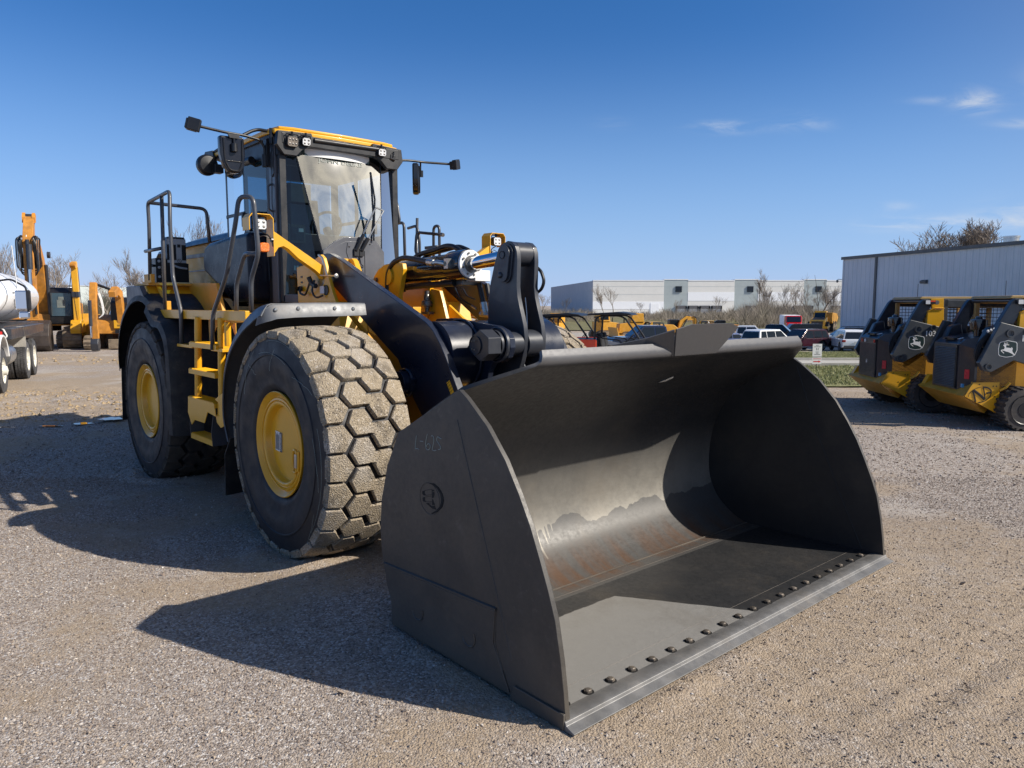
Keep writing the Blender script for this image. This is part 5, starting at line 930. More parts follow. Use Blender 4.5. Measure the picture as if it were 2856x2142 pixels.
# ---------------------------------------------------------------- compact track loaders on the right
DEER_S = [(1870,760),(2020,725),(2180,755),(2202,785),(2210,920),(2170,1020),(2120,1050),(2000,1065),(1880,1040),(1850,1010),(1840,900),(1850,790)]
DEER = [(1935,815),(1950,800),(1975,790),(1985,812),(1996,822),(1985,850),(1990,868),(2080,878),(2095,885),(2088,865),(2098,860),(2118,888),(2110,930),(2122,960),(2166,1010),(2155,1022),(2100,987),(2040,958),(1990,947),(1950,932),(1920,926),(1908,930),(1960,977),(1950,988),(1890,935),(1895,915),(1950,903),(1962,870),(1950,842),(1935,835)]
def deer_mb(c, wdt, y, sgn=1, axis='y'):
    """emblem in a plane; returns MB: mat 0 pale, mat 1 dark"""
    k = wdt/370; A = lambda q: (c[0]+sgn*(q[0]-2022)*k, c[1]-(q[1]-895)*k); mb = MB()
    mb.prism([A(q) for q in DEER_S], y-.0015, y, axis, mi=0); mb.prism([(c[0]+(A(q)[0]-c[0])*.93, c[1]+(A(q)[1]-c[1])*.93) for q in DEER_S], y-.0025, y-.0016, axis, mi=1)
    mb.prism([A(q) for q in DEER], y-.004, y-.0026, axis, mi=0)
    P = (lambda q: (A(q)[0], y-.003, A(q)[1])) if axis == 'y' else (lambda q: (y-.003, *A(q)))
    for ln in ([(1975,800),(1950,790),(1942,772)], [(1955,792),(1958,768)], [(1985,805),(1988,766)], [(1990,808),(2012,792),(2010,766)], [(1992,815),(2044,818)]): mb.tube([P(q) for q in ln], .0042*wdt/.3, 4, mi=0)
    return mb
def track_loader(label, loc, rz, number, nlogo, slats, group):
    t = thing('track_loader', label, 'track loader', loc, rz, group)
    for s in (-1, 1):
        # rubber track: loop of the side profile with lugs
        pr = arc(.05, .34, .33, 250, 95, 10)+[(.6, .62), (1.45, .62)]+arc(1.62, .31, .30, 90, -70, 8)
        y0, y1 = sorted((s*.60, s*1.06)); tk = MB(); tk.prism(pr, y0, y1)
        L = []
        for i in range(len(pr)):
            a, b = Vector(pr[i]), Vector(pr[(i+1) % len(pr)]); n = max(1, int((b-a).length/.03)); L += [(a+(b-a)*k/n) for k in range(n)]
        tot = 0
        for i in range(len(L)):
            a, b = L[i], L[(i+1) % len(L)]; d = (b-a); tot += d.length
            if tot > .082 and d.length > 1e-4:
                tot = 0; d.normalize(); nn = Vector((-d.y, d.x)) if (a+Vector((-d.y, d.x))*.1-Vector((.8, .33))).length > (a-Vector((.8, .33))).length else Vector((d.y, -d.x))
                for u0, u1, sh_ in ((y0, y0+.17, 0), (y0+.19, y1, .03)):
                    p = [a+d*sh_, a+d*(sh_+.045), a+d*(sh_+.04)+nn*.022, a+d*(sh_+.005)+nn*.022]; tk.prism([(q.x, q.y) for q in p], u0, u1)
        tk.build('track', M['trackrub'], t, smooth=False)
        wl = MB()
        for cx, cz, r in ((.05, .34, .24), (1.62, .31, .22), (.45, .14, .10), (.75, .14, .10), (1.05, .14, .10), (1.33, .14, .10)): wl.lathe([(0, s*1.065), (r*.5, s*1.065), (r*.55, s*1.05), (r*.9, s*1.05), (r, s*1.07), (r, s*1.03)], (cx, 0, cz), 'y', 20)
        wl.build('track_roller', M['black'], t)
        sf = MB(); sf.prism([(.15, .40), (1.5, .38), (1.4, .24), (.3, .24)], *sorted((s*1.03, s*1.075))); sf.build('track_frame', M['yellow'], t, bevel=.01)
        # lift arm plate with emblem
        a = MB().prism([(-.64, 1.08), (-.34, 1.74), (.35, 1.57), (1.5, 1.05), (1.62, .62), (1.45, .58), (1.25, .90), (.3, 1.0), (-.10, 1.12), (-.44, .93), (-.56, .95)], *sorted((s*.80, s*.90))).build('lift_arm', M['armgrey'], t, bevel=.012)
        for cx, cz, r in ((-.50, 1.02, .055), (-.19, 1.56, .065), (.08, 1.59, .05)): b = MB(); b.lathe([(0, 0), (r*.35, 0), (r*.4, -.01), (r*.7, -.012), (r*.75, -.03), (r, -.03), (r, .01)] if s < 0 else [(0, 0), (r*.35, 0), (r*.4, .01), (r*.7, .012), (r*.75, .03), (r, .03), (r, -.01)], (cx, s*.902, cz), 'y', 20); b.build('pivot_pin', M['armgrey'], a)
        if s < 0:
            deer_mb((-.21, 1.31), .30, -.9005).build('emblem', [M['label'], M['decaldark']], a, smooth=False)
            vs, fs = text_mb(number, .14, .001); tm = MB().add(vs, fs).xf(Matrix.Translation((.11 if len(number) > 2 else .02, -.902, 1.475)) @ Matrix.Rotation(PI/2, 4, 'X')); tm.build('number', M['label'], a, smooth=False)
        # tower link up to the cab roof and the long upper arm
        tw = MB(); tw.prism([(-.34, 1.58), (-.08, 2.06), (-.02, 2.12), (.14, 2.12), (.14, 2.02), (-.04, 1.66), (-.06, 1.35), (-.32, 1.35)], *sorted((s*.70, s*.60))); tw.prism([(.0, 2.12), (.05, 1.98), (1.5, 1.95), (1.9, 1.2), (2.0, 1.25), (1.62, 2.08)], *sorted((s*.70, s*.58))); tw.build('arm_tower', M['armdark'] if s > 0 else M['armgrey'], t, bevel=.01)
        b = MB(); b.lathe([(0, s*.702), (.03, s*.702), (.035, s*.715), (.055, s*.715), (.055, s*.69)], (.06, 0, 2.06), 'y', 18); b.build('pivot_pin', M['armgrey'], t)
        fd = MB(); fd.prism([(-.50, 1.36), (-.38, 1.64), (-.2, 1.70), (-.12, 1.30), (-.4, 1.25)], *sorted((s*.50, s*.66))); fd.build('rear_shoulder', M['armdark'], t, bevel=.03)
    cb = MB(); cb.cyl((.02, -.58, 2.085), (.02, .60, 2.085), .035, 12); cb.build('cross_bar', M['armdark'], t)
    bd = MB(); bd.box(-.50, 1.75, -.57, .57, .55, 1.20, mi=0); bd.prism([(-.55, .38), (1.8, .38), (1.9, .62), (-.55, .75)], -.56, .56, mi=0); bd.build('body', [M['yellow_dirty']], t, bevel=.02)
    hd = MB(); rows = [[(-.70, -.40, .56), (-.70, -.40, 1.36), (-.66, -.36, 1.40), (-.30, -.36, 1.50), (.1, -.36, 1.56)], [(-.50, -.58, .56), (-.50, -.58, 1.26), (-.45, -.55, 1.36), (-.25, -.5, 1.44), (.1, -.5, 1.50)]]
    hd.prism([(-.70, .56), (-.70, 1.36), (-.60, 1.44), (.15, 1.58), (.15, .56)], -.40, .40)
    for s in (-1, 1): hd.add([(-.70, s*.401, .56), (-.70, s*.401, 1.36), (-.52, s*.57, 1.28), (-.52, s*.57, .56), (.15, s*.401, .56), (.15, s*.401, 1.58), (.15, s*.57, 1.42), (.15, s*.57, .56), (-.60, s*.401, 1.44)], [(0,1,2,3), (2,6,7,3), (1,8,5,6,2), (0,3,7,4), (4,5,6,7)])
    ho = hd.build('engine_hood', M['armdark'], t, sharp=25)
    gr = MB(); gr.box(-.722, -.702, -.37, .37, .60, 1.345, mi=0)
    if slats:
        for k in range(24): gr.cbox((-.728, -.02, .64+.028*k), (.016, .66, .010), ry=.5, mi=1)
    else:
        for k in range(28): gr.box(-.728, -.722, -.34, .34, .63+.023*k, .638+.023*k, mi=1)
        for k in range(30): gr.box(-.7275, -.7225, -.34+.0235*k, -.336+.0235*k, .62, 1.25, mi=1)
        gr.cyl((-.735, .12, 1.305), (-.72, .12, 1.305), .032, 14, mi=2); gr.cbox((-.73, .25, 1.305), (.012, .07, .06), mi=3); gr.cbox((-.73, -.3, 1.305), (.012, .07, .06), mi=3)
    gr.build('grille', [M['black'], M['armgrey'], M['label'], M['tailred']], t, smooth=False)
    if not slats:
        em = deer_mb((0, .9), .085, 0, -1, 'x'); em.v = [(-.7305-(x), y*1, z) for x, y, z in [(abs(v[0]), v[1], v[2]) for v in em.v]]; em.build('grille_emblem', [M['label'], M['decaldark']], t, smooth=False)
    b = MB(); b.box(-.70, -.60, .08, .16, 1.42, 1.44); b.cbox((-.62, 0, 1.445), (.10, .30, .03), ry=-.2); b.build('hood_latch', M['black'], ho)
    b = MB(); b.cbox((-.61, -.26, 1.450), (.09, .06, .004), ry=-.25); b.build('warning_label', M['label'], ho)
    rr = MB(); rr.cbox((-.60, -.495, .86), (.004, .075, .16), rz=R(43)+PI*0); rr.xf(Matrix.Translation((-.004, -.006, 0))); rr.build('reflector', M['reflector'], t)
    pc = MB(); pc.lathe([(.13, 0), (.135, .10), (.13, .16), (.10, .175), (.06, .18), (.055, .21), (.03, .225), (0, .225)], (-.30, -.20, 1.60), 'z', 20); pc.lathe([(.06, -.14), (.06, 0)], (-.30, -.20, 1.60), 'z', 14); pc.build('air_precleaner', M['gloss'], t)
    # bumper
    bm_ = MB(); bm_.add([(-.80, -.78, .52), (-.80, .72, .55), (-.55, .72, .70), (-.55, -.60, .70), (-.42, -.75, .24), (-.42, .70, .24), (-.25, -.56, .30), (-.25, .56, .30)], [(0,1,2,3), (0,4,5,1), (4,6,7,5), (0,3,6,4), (1,5,7,2)]); bm_.build('rear_bumper', M['yellow_dirty'], t, smooth=False)
    sp = [(-.774, .519), (-.405, .325), (-.223, .228), (-.217, .449), (-.232, .756), (-.647, .751), (-.701, .657)]; so = MB().prism(sp, -.79, -.775).build('side_plate', M['yellow'], t, bevel=.003); so2 = MB().prism(sp, .60, .72).build('side_plate', M['yellow'], t, bevel=.003)
    hk = MB(); hk.tube([(-.23, -.80, .62), (-.15, -.83, .68), (-.10, -.84, .76)], .022, 6); hk.build('tie_hook', M['yellow'], t)
    hs = MB()
    for x, z in ((-.55, .72), (-.28, .69), (-.33, .69), (-.45, .55), (-.3, .52)): hs.lathe([(0, -.002), (.011, -.002), (.011, 0)], (x, -.7905, z), 'y', 8)
    hs.build('bolt_hole', M['black'], so)
    bl = MB(); bl.cbox((-.72, -.60, .68), (.03, .05, .06), mi=0); bl.build('blue_tag', M['bluetag'], t)
    if nlogo:
        nb = MB(); Y = -.795
        for ln, r_ in (([(-.652,.612),(-.625,.54),(-.598,.43)], .013), ([(-.648,.63),(-.543,.554),(-.452,.470)], .020), ([(-.491,.673),(-.466,.582),(-.452,.477)], .010), ([(-.72,.504),(-.71,.569),(-.625,.645),(-.56,.672),(-.49,.684)], .004), ([(-.491,.677),(-.415,.67),(-.358,.618),(-.363,.585),(-.436,.579)], .012), ([(-.358,.611),(-.360,.55),(-.385,.50),(-.437,.453),(-.50,.43),(-.563,.419)], .006)):
            nb.tube([(x, Y, z) for x, z in ln], r_, 6, bend=.04)
        nb.v = [(x, Y+(y-Y)*.15, z) for x, y, z in nb.v]; nb.build('plate_marking', M['black'], so)
    # cab
    cbm = MB()
    for s in (-1, 1):
        y0, y1 = sorted((s*.50, s*.56)); cbm.box(.02, .10, y0, y1, 1.2, 2.12, mi=0); cbm.box(1.25, 1.33, y0, y1, 1.2, 2.12, mi=0); cbm.box(.10, 1.25, y0, y1, 2.04, 2.12, mi=0); cbm.box(.1, 1.25, y0, y1, 1.2, 1.30, mi=0)
    cbm.prism([(-.05, 2.12), (0, 2.17), (1.30, 2.17), (1.36, 2.12)], -.58, .58, mi=0); cbm.build('cab', M['cabtan'], t, bevel=.012)
    ms = MB()
    for s in (-1, 1):
        for k in range(18): x = .1+.065*k; ms.tube([(x, s*.54, 1.30), (x, s*.54, 2.04)], .005, 4)
        for k in range(11): z = 1.33+.066*k; ms.tube([(.1, s*.545, z), (1.25, s*.545, z)], .005, 4)
    ms.build('window_mesh', M['black'], t, smooth=False)
    sp_ = MB(); sp_.box(.36, .44, -.70, -.57, 1.3, 2.13); sp_.box(.44, 1.3, -.66, -.60, 1.95, 2.13); sp_.build('cab_side_panel', M['armgrey'], t, bevel=.01)
    yb_ = MB(); yb_.prism([(.04, 1.60), (.05, 1.90), (.14, 1.93), (.34, 1.93), (.36, 1.60)], -.74, -.66); yb_.prism([(.14, 1.94), (.10, 2.13), (.34, 2.14), (.345, 1.94)], -.72, -.66); yb_.tube([(.06, -.745, 1.90), (.16, -.755, 1.96), (.34, -.75, 1.95)], .012, 6); yb_.build('lift_link', M['yellow'], t, bevel=.01)
    cp_ = MB(); cp_.cyl((.19, -.74, 2.06), (.19, -.78, 2.06), .04, 16); cp_.build('link_cap', M['steel'], t)
    wl_ = MB(); wl_.box(-.02, .16, -.786, -.70, 2.03, 2.10, mi=0); wl_.box(-.02, .06, -.788, -.786, 2.03, 2.10, mi=1); wl_.box(.065, .155, -.788, -.786, 2.07, 2.098, mi=2); wl_.build('warning_label', [M['black'], M['label'], M['orange']], t)
    st_ = MB(); st_.cbox((.7, 0, 1.35), (.45, .5, .12)); st_.cbox((.50, 0, 1.62), (.12, .46, .55)); st_.build('seat', M['seat'], t, bevel=.03)
    an = MB(); an.tube([(.05, -.3, 2.15), (.05, -.3, 2.42)], .005, 4); an.build('antenna', M['black'], t)
    hz_ = MB()
    for d in (0, .03, .06): hz_.tube([(-.10+d, -.72, 1.70), (-.42+d, -.74, 1.60-.02), (-.62+d, -.76, 1.38), (-.66+d, -.77, 1.15), (-.56+d, -.77, 1.02)], .018, 6, bend=.15)
    for k in range(7): a_ = k/6; hz_.tube([(-.15-.28*a_, -.735, 1.69-.10*a_), (-.17-.28*a_, -.735, 1.685-.10*a_)], .024, 6, mi=1 if slats else 0)
    hz_.build('hydraulic_hose', [M['black'], M['label']], t)
    bo_ = MB(); bo_.prism([(1.9, .15), (2.0, .8), (2.15, .85), (2.1, .15)], -.9, .9); bo_.prism([(1.55, .5), (2.0, .75), (2.0, .55), (1.7, .3)], -.7, -.5); bo_.prism([(1.55, .5), (2.0, .75), (2.0, .55), (1.7, .3)], .5, .7); bo_.build('quick_coupler', M['armdark'], t, bevel=.01)
    return t
M['trackrub'] = mat('track_rubber', (.045, .042, .042), .75, var=.25, dust=.55, ds=5, dcol=(.24, .20, .16), topdust=.2)
M['armgrey'] = mat('arm_dark_grey', (.050, .056, .062), .36, coat=.2, var=.08, dust=.12, dcol=(.25, .24, .22))
M['armdark'] = mat('hood_dark_paint', (.018, .022, .032), .32, coat=.25, var=.1, dust=.2, dcol=(.2, .19, .17))
M['decaldark'] = mat('decal_dark', (.012, .03, .03), .4, var=.05)
M['bluetag'] = mat('blue_tag', (.04, .25, .5), .4)
M['cabtan'] = mat('cab_tan_paint', (.42, .27, .09), .45, var=.1, dust=.3)
GL = 'compact track loaders parked beside the metal building'
s1 = track_loader('farther track loader, with 10374 on its arm and a fine mesh grille', (7.86, 14.85, 0), -.05, '10374', False, False, GL)
s2 = track_loader('nearer track loader, with a black N marking on its yellow rear plate', (8.25, 12.85, 0), -.05, '1', True, True, GL)

# ---------------------------------------------------------------- metal building
D0 = 75.; P0 = Vector((33.15, 75.)); P1 = Vector((38.05, 55.2)); du_ = (P1-P0).normalized(); nrm = Vector((-du_.y, du_.x)); 
if nrm.x > 0: nrm = -nrm
mbg = thing('metal_building', 'long grey ribbed metal building behind the track loaders', 'building', (P0.x, P0.y, -2.4), math.atan2(du_.y, du_.x))
TOP = 9.13; LN = 46.     # local x runs along the wall, local -y is outward? checked below
oy_ = -1 if (Matrix.Rotation(math.atan2(du_.y, du_.x), 3, 'Z') @ Vector((0, -1, 0))).dot(Vector((nrm.x, nrm.y, 0))) > 0 else 1
def wallmat():
    m = bpy.data.materials.new('ribbed_siding'); m.use_nodes = True; t = NT(m.node_tree); p = t.n['Principled BSDF']; ve = t.new('ShaderNodeTexCoord').outputs['Object']
    c = t.mix(t.ramp(t.noise(ve, .4, 4, .6), .3, .7), (.58, .59, .61), (.64, .65, .67)); mp_ = t.new('ShaderNodeMapping'); mp_.inputs['Scale'].default_value = (4, 4, .15); t.link(ve, mp_.inputs[0]); c = t.mix(t.math('MULTIPLY', t.ramp(t.noise(mp_.outputs[0], 1, 4, .6), .5, .75), .25), c, (.48, .48, .49))
    t.link(c, p.inputs['Base Color']); p.inputs['Roughness'].default_value = .45; return m
M['siding'] = wallmat(); M['trim'] = mat('bronze_trim', (.10, .10, .10), .5, var=.1)
wl = MB(); x = 0; pts = []
while x < LN:
    for dx, dy in ((0, 0), (.05, .035), (.13, .035), (.18, 0), (.42, 0), (.44, .010), (.50, .010), (.52, 0)): pts.append((x+dx, oy_*dy))
    x += .61
rows = [[(q[0], q[1], 0) for q in pts], [(q[0], q[1], TOP-.25) for q in pts]]; wl.sheet(rows); wl.build('ribbed_wall', M['siding'], mbg, sharp=20)
bx = MB(); bx.box(0, LN, *sorted((-oy_*.05, -oy_*30)), 0, TOP-.3); bx.build('building_shell', M['siding'], mbg)
rf_ = MB(); rf_.box(-.15, LN+.2, *sorted((oy_*.22, -oy_*.0)), TOP-.28, TOP, mi=0); rf_.prism([(oy_*.22, TOP), (-oy_*15, TOP+.9), (-oy_*30, TOP), (-oy_*30, TOP-.25), (0, TOP-.25)], -.15, LN+.2, 'x', mi=1); rf_.build('roof', [M['trim'], M['siding']], mbg)
tr_ = MB(); tr_.box(-.06, .12, *sorted((oy_*.06, -oy_*.1)), 0, TOP-.3, mi=1); tr_.box(4.5, 4.75, *sorted((oy_*.12, 0)), 0, TOP-.3, mi=0); tr_.build('downspout', [M['trim'], M['siding']], mbg)
li = MB(); li.prism([(oy_*.03, 6.55), (oy_*.30, 6.45), (oy_*.30, 6.30), (oy_*.22, 6.22), (oy_*.03, 6.22)], 10.3, 10.95, 'x'); li.build('wall_light', M['trim'], mbg, bevel=.02)
sc_ = MB(); sc_.tube([(-.05, oy_*.1, 6.9), (-.40, oy_*.25, 6.95), (-.48, oy_*.28, 6.85)], .03, 6); sc_.lathe([(.06, .12), (.10, .10), (.11, 0), (.09, -.10), (0, -.16)], (-.48, oy_*.28, 6.75), 'z', 14); sc_.build('security_camera', M['trim'], mbg)
vt = MB(); vt.lathe([(.55, 0), (.55, .5), (.62, .5), (.62, .62), (0, .65)], (16.0, -oy_*3, TOP+.1), 'z', 20); vt.build('roof_vent', M['zinc'], mbg)
pp = MB(); pp.tube([(8.5, -oy_*1.0, TOP), (8.5, -oy_*1.0, TOP+.35)], .08, 8); pp.build('vent_pipe', M['trim'], mbg)

# ---------------------------------------------------------------- far warehouse
W0 = Vector((25.7, 240.)); 
M['panel_tan'] = soil_mat('tilt_panel_beige', (.80, .78, .73), (.84, .82, .77), (.77, .75, .70), .4); M['panel_grn'] = soil_mat('tilt_panel_green_grey', (.42, .47, .47), (.45, .50, .50), (.41, .46, .46), .4); M['panel_wht'] = mat('tilt_panel_white', (.94, .95, .96), .7, var=.03)
M['panel_dk'] = soil_mat('tilt_panel_slate', (.42, .44, .47), (.45, .47, .50), (.41, .43, .46), .4)
wh = thing('warehouse', 'long pale warehouse with grey-green sections and dock doors across the back', 'warehouse', (0, 0, 0))
def px2x(u, D): return (u-1428)/2069.4*D
def wz(v, D): return CAM_H+(849-v)/2069.4*D
D = 240.; zt = wz(784, D); zb = -2.0
segs = [(1652, 1849, 't', 1652), (1849, 1915, 'g', 0), (1915, 2044, 't', 0), (2044, 2109, 'g', 0), (2109, 2236, 't', 0), (2236, 2298, 'g', 0), (2298, 2600, 't', 0)]
for a, b, k, _ in segs:
    x0, x1 = px2x(a, D), px2x(b, D); w_ = MB(); w_.box(x0, x1-.02, D, D+3, zb, zt+.3*(k == 'g')-.0); w_.build('wall_panel', M['panel_tan'] if k == 't' else M['panel_grn'], wh)
    if k == 't':
        w_ = MB(); z0, z1 = (wz(862, D), wz(841, D)) if a == 1652 else (wz(839, D), wz(815, D)); w_.box(x0, x1-.02, D-.06, D-.003, z0, z1); w_.build('wall_band', M['panel_wht'], wh)
    w_ = MB(); w_.box(x0, x1, D-.1, D+3.1, zt+.3*(k == 'g'), zt+.3*(k == 'g')+.25); w_.build('coping', M['panel_wht'], wh)
    for zz in (wz(800, D), wz(822, D)): MB().box(x0, x1, D-.02, D-.002, zz, zz+.06).build('panel_joint', M['panel_grn'], wh)
bd_ = MB(); bd_.box(px2x(1652, D), px2x(2600, D), D+3, D+120, zb, zt); bd_.build('building_mass', M['panel_tan'], wh)
# receding left wall
xa, xb = px2x(1652, D), 17.2; yb_ = 330.
n_ = 3
for i in range(n_):
    f0, f1 = i/n_, (i+1)/n_; A_ = (xa+(xb-xa)*f0, D+(yb_-D)*f0); B_ = (xa+(xb-xa)*f1, D+(yb_-D)*f1); w_ = MB()
    w_.add([(A_[0], A_[1]+.1, zb), (B_[0], B_[1], zb), (B_[0], B_[1], zt), (A_[0], A_[1]+.1, zt), (A_[0]+6, A_[1]+.5, zb), (B_[0]+6, B_[1], zb), (B_[0]+6, B_[1], zt), (A_[0]+6, A_[1]+.5, zt)], [(0,1,2,3),(4,5,6,7),(0,1,5,4),(2,3,7,6),(0,3,7,4),(1,2,6,5)]); w_.build('side_wall', M['panel_dk'], wh)
for u in (1889, 2087, 2276): x0 = px2x(u, D); MB().box(x0-1.0, x0+1.0, D-.25, D-.01, wz(815, D), wz(799, D)).build('window', M['screen'], wh)
M['dock'] = mat('dock_seal', (.10, .10, .11), .8); M['dockdoor'] = mat('dock_door', (.60, .60, .60), .6)
for u in (1897, 1930, 1962, 1995, 2091, 2116, 2222, 2248, 2330):
    x0 = px2x(u, D); dr_ = MB(); dr_.box(x0-1.35, x0+1.35, D-.12, D-.065, -1.6, wz(854, D)-.7); do = dr_.build('dock_door', M['dockdoor'], wh); sl = MB(); sl.box(x0-1.7, x0-1.3, D-.5, D-.064, -1.6, wz(854, D)); sl.box(x0+1.3, x0+1.7, D-.5, D-.064, -1.6, wz(854, D)); sl.box(x0-1.7, x0+1.7, D-.5, D-.064, wz(854, D)-.8, wz(854, D)+.2); sl.build('dock_seal', M['dock'], wh)
dr_ = MB(); dr_.box(px2x(1812, D), px2x(1836, D), D-.15, D-.066, -1.6, wz(846, D)); dr_.build('overhead_door', M['panel_wht'], wh)
# white and slate buildings beyond the trees on the left
lb = thing('warehouse', 'low white warehouse seen through the bare trees on the left', 'warehouse', (0, 0, 0)); MB().box(-120, -62, 150, 190, -.5, wz(813, 150)).build('wall', M['panel_wht'], lb); MB().box(-121, -61, 149.5, 190.5, wz(813, 150), wz(811, 150)).build('coping', M['panel_dk'], lb)
lb = thing('building', 'square grey building block behind the large excavator cab', 'building', (0, 0, 0)); MB().box(px2x(123, 120), px2x(212, 120), 120, 140, -.5, wz(797, 120)).build('wall', M['panel_grn'], lb); MB().box(px2x(120, 120), px2x(214, 120), 119.6, 140.4, wz(797, 120), wz(795.5, 120)).build('coping', M['panel_dk'], lb); MB().box(px2x(183, 118), px2x(208, 118), 117.5, 119.5, -.5, wz(801, 118)).build('stair_tower', M['panel_wht'], lb)
lb = thing('building', 'pale low building above the rear fender at far left', 'building', (0, 0, 0)); MB().box(px2x(322, 130), px2x(420, 130), 130, 150, -.5, wz(828, 130)).build('wall', M['panel_wht'], lb); MB().box(px2x(322, 130), px2x(420, 130), 129.9, 129.99, -.5, wz(838, 130)).build('lower_wall', M['panel_dk'], lb)
# ---------------------------------------------------------------- road vehicles
M['tyre_far'] = mat('car_tyre', (.02, .02, .022), .8, var=.1)
def carpaint(n, c): M[n] = mat(n, c, .22, coat=.6, var=.03, dust=.06); return M[n]
M['carglass'] = mat('car_window', (.012, .016, .02), .06, coat=.5, var=.05)
M['headlamp'] = mat('head_lamp', (.55, .56, .58), .15, coat=.5, var=.1); M['plasticgrey'] = mat('grey_trim', (.05, .05, .055), .6, var=.1)
_whm = {}
def wheel_at(parent, x, y, r, w_=.24, rimc='steel'):
    key = (r, w_, rimc)
    if key not in _whm:
        a = MB(); a.lathe([(r*.62, -w_/2), (r*.93, -w_/2), (r, -w_/2+.03), (r, w_/2-.03), (r*.93, w_/2), (r*.62, w_/2)], n=26); b = MB(); b.lathe([(r*.66, -w_/2+.01), (r*.62, -w_/2-.004), (r*.56, -w_/2+.03), (r*.2, -w_/2+.03), (r*.16, -w_/2), (0, -w_/2)], n=26); b.lathe([(r*.66, w_/2-.01), (r*.62, w_/2+.004), (r*.56, w_/2-.03), (r*.2, w_/2-.03), (r*.16, w_/2), (0, w_/2)], n=26)
        sp = MB()
        for k in range(8):
            for s in (-1, 1): a_ = 2*PI*k/8; sp.tube([(r*.15*math.cos(a_), s*(w_/2-.005), r*.15*math.sin(a_)), (r*.60*math.cos(a_), s*(w_/2-.002), r*.60*math.sin(a_))], r*.05, 4)
        b0 = len(b.v); b.v += sp.v; b.f += [tuple(i+b0 for i in f) for f in sp.f]; b.mi += sp.mi
        _whm[key] = (a.mesh('tyre', M['tyre_far']), b.mesh('rim', M[rimc]))
    W = thing('wheel', None, None); W.parent = parent; W.location = (x, y, r)
    sub('tyre', _whm[key][0], W); sub('rim', _whm[key][1], W); return W
def car(label, kind, paint, loc, heading, roofrail=False):
    """x forward, origin on the ground mid-length"""
    t = thing({'suv': 'parked_suv', 'pickup': 'pickup_truck', 'sedan': 'parked_car', 'van': 'parked_suv'}[kind], label, {'suv': 'SUV', 'pickup': 'pickup', 'sedan': 'car', 'van': 'SUV'}[kind], (loc[0], loc[1], tz(loc[0], loc[1])+.05), heading, 'cars and pickups in the parking lot')
    P = M[paint]; G = M['carglass']
    if kind == 'suv': L, Wd, H, belt = 4.95, 1.96, 1.75, 1.05; low = [(-2.42, .42), (-2.46, .75), (-2.40, 1.03), (1.05, 1.05), (2.20, .95), (2.42, .80), (2.44, .42)]; gh = ((-2.36, 1.02), (-2.12, 1.66), (-1.9, 1.74), (.25, 1.74), (1.18, 1.05)); r = .39; wx = (1.48, -1.42)
    elif kind == 'van': L, Wd, H, belt = 5.2, 2.0, 1.9, 1.1; low = [(-2.55, .45), (-2.6, 1.1), (1.25, 1.12), (2.4, 1.05), (2.6, .9), (2.6, .45)]; gh = ((-2.55, 1.08), (-2.50, 1.80), (-2.3, 1.88), (.7, 1.86), (1.30, 1.12)); r = .40; wx = (1.6, -1.55)
    elif kind == 'pickup': L, Wd, H, belt = 5.9, 2.03, 1.95, 1.18; low = [(-2.95, .55), (-2.97, 1.20), (1.45, 1.20), (2.80, 1.14), (2.95, .95), (2.95, .50)]; gh = ((-.95, 1.17), (-.82, 1.85), (-.6, 1.93), (.72, 1.93), (1.50, 1.20)); r = .42; wx = (1.95, -1.75)
    else: L, Wd, H, belt = 4.7, 1.83, 1.45, .92; low = [(-2.33, .40), (-2.35, .92), (-1.6, .98), (1.0, .95), (2.15, .80), (2.33, .65), (2.33, .35)]; gh = ((-1.70, .95), (-1.15, 1.36), (-.9, 1.43), (.15, 1.43), (1.05, .93)); r = .34; wx = (1.4, -1.35)
    # wheel arches cut as notches in the side profile
    bot = []
    for cx in sorted(wx): bot += [(cx-r*1.22, low[0][1]-.08)]+[(cx+r*1.2*math.cos(a), r+r*1.16*math.sin(a)) for a in [PI*(1-k/8) for k in range(9)]][1:-1]+[(cx+r*1.22, low[0][1]-.08)]
    prof = low[::-1]; body = MB().prism([low[0]]+bot+[low[-1]]+low[::-1][1:-1], -Wd/2, Wd/2); bo = body.build('body', P, t, bevel=.05, segs=3)
    ub = MB().box(low[0][0]+.3, low[-1][0]-.3, -Wd/2+.25, Wd/2-.25, .28, .7); ub.build('underbody', M['black'], t)
    # greenhouse: tapers towards the roof
    yb_, yt = Wd/2-.06, Wd/2-.26; n = len(gh); ins = lambda z: yb_+(yt-yb_)*max(0, (z-gh[0][1])/(gh[2][1]-gh[0][1]))
    g = MB(); vs = [(x, -ins(z), z) for x, z in gh]+[(x, ins(z), z) for x, z in gh]; g.add(vs, [tuple(range(n)), tuple(range(2*n-1, n-1, -1))]+[(i, (i+1) % n, n+(i+1) % n, n+i) for i in range(n)]); g.build('cabin', P, t, bevel=.03)
    def side(x0, x1, x2, x3, z0, z1, s): # quad on the side
        o = MB(); o.add([(x0, s*(ins(z0)+.012), z0), (x1, s*(ins(z0)+.012), z0), (x2, s*(ins(z1)+.012), z1), (x3, s*(ins(z1)+.012), z1)], [(0,1,2,3)]); o.build('side_window', G, t)
    z0, z1 = gh[0][1]+.05, gh[3][1]-.12; xf0 = gh[4][0]; xf1 = gh[3][0]
    spans = {'suv': [(-2.15, -1.45, -1.45, -1.98), (-1.38, -.42, -.42, -1.38), (-.35, .92, .32, -.35)], 'van': [(-2.42, -1.45, -1.45, -2.38), (-1.38, -.20, -.20, -1.38), (-.12, 1.1, .62, -.12)], 'pickup': [(-.82, -.06, -.06, -.70), (.02, 1.25, .72, .02)], 'sedan': [(-1.35, -.42, -.42, -1.0), (-.36, .78, .22, -.36)]}[kind]
    for q in spans:
        for s in (-1, 1): side(*q, z0, z1, s)
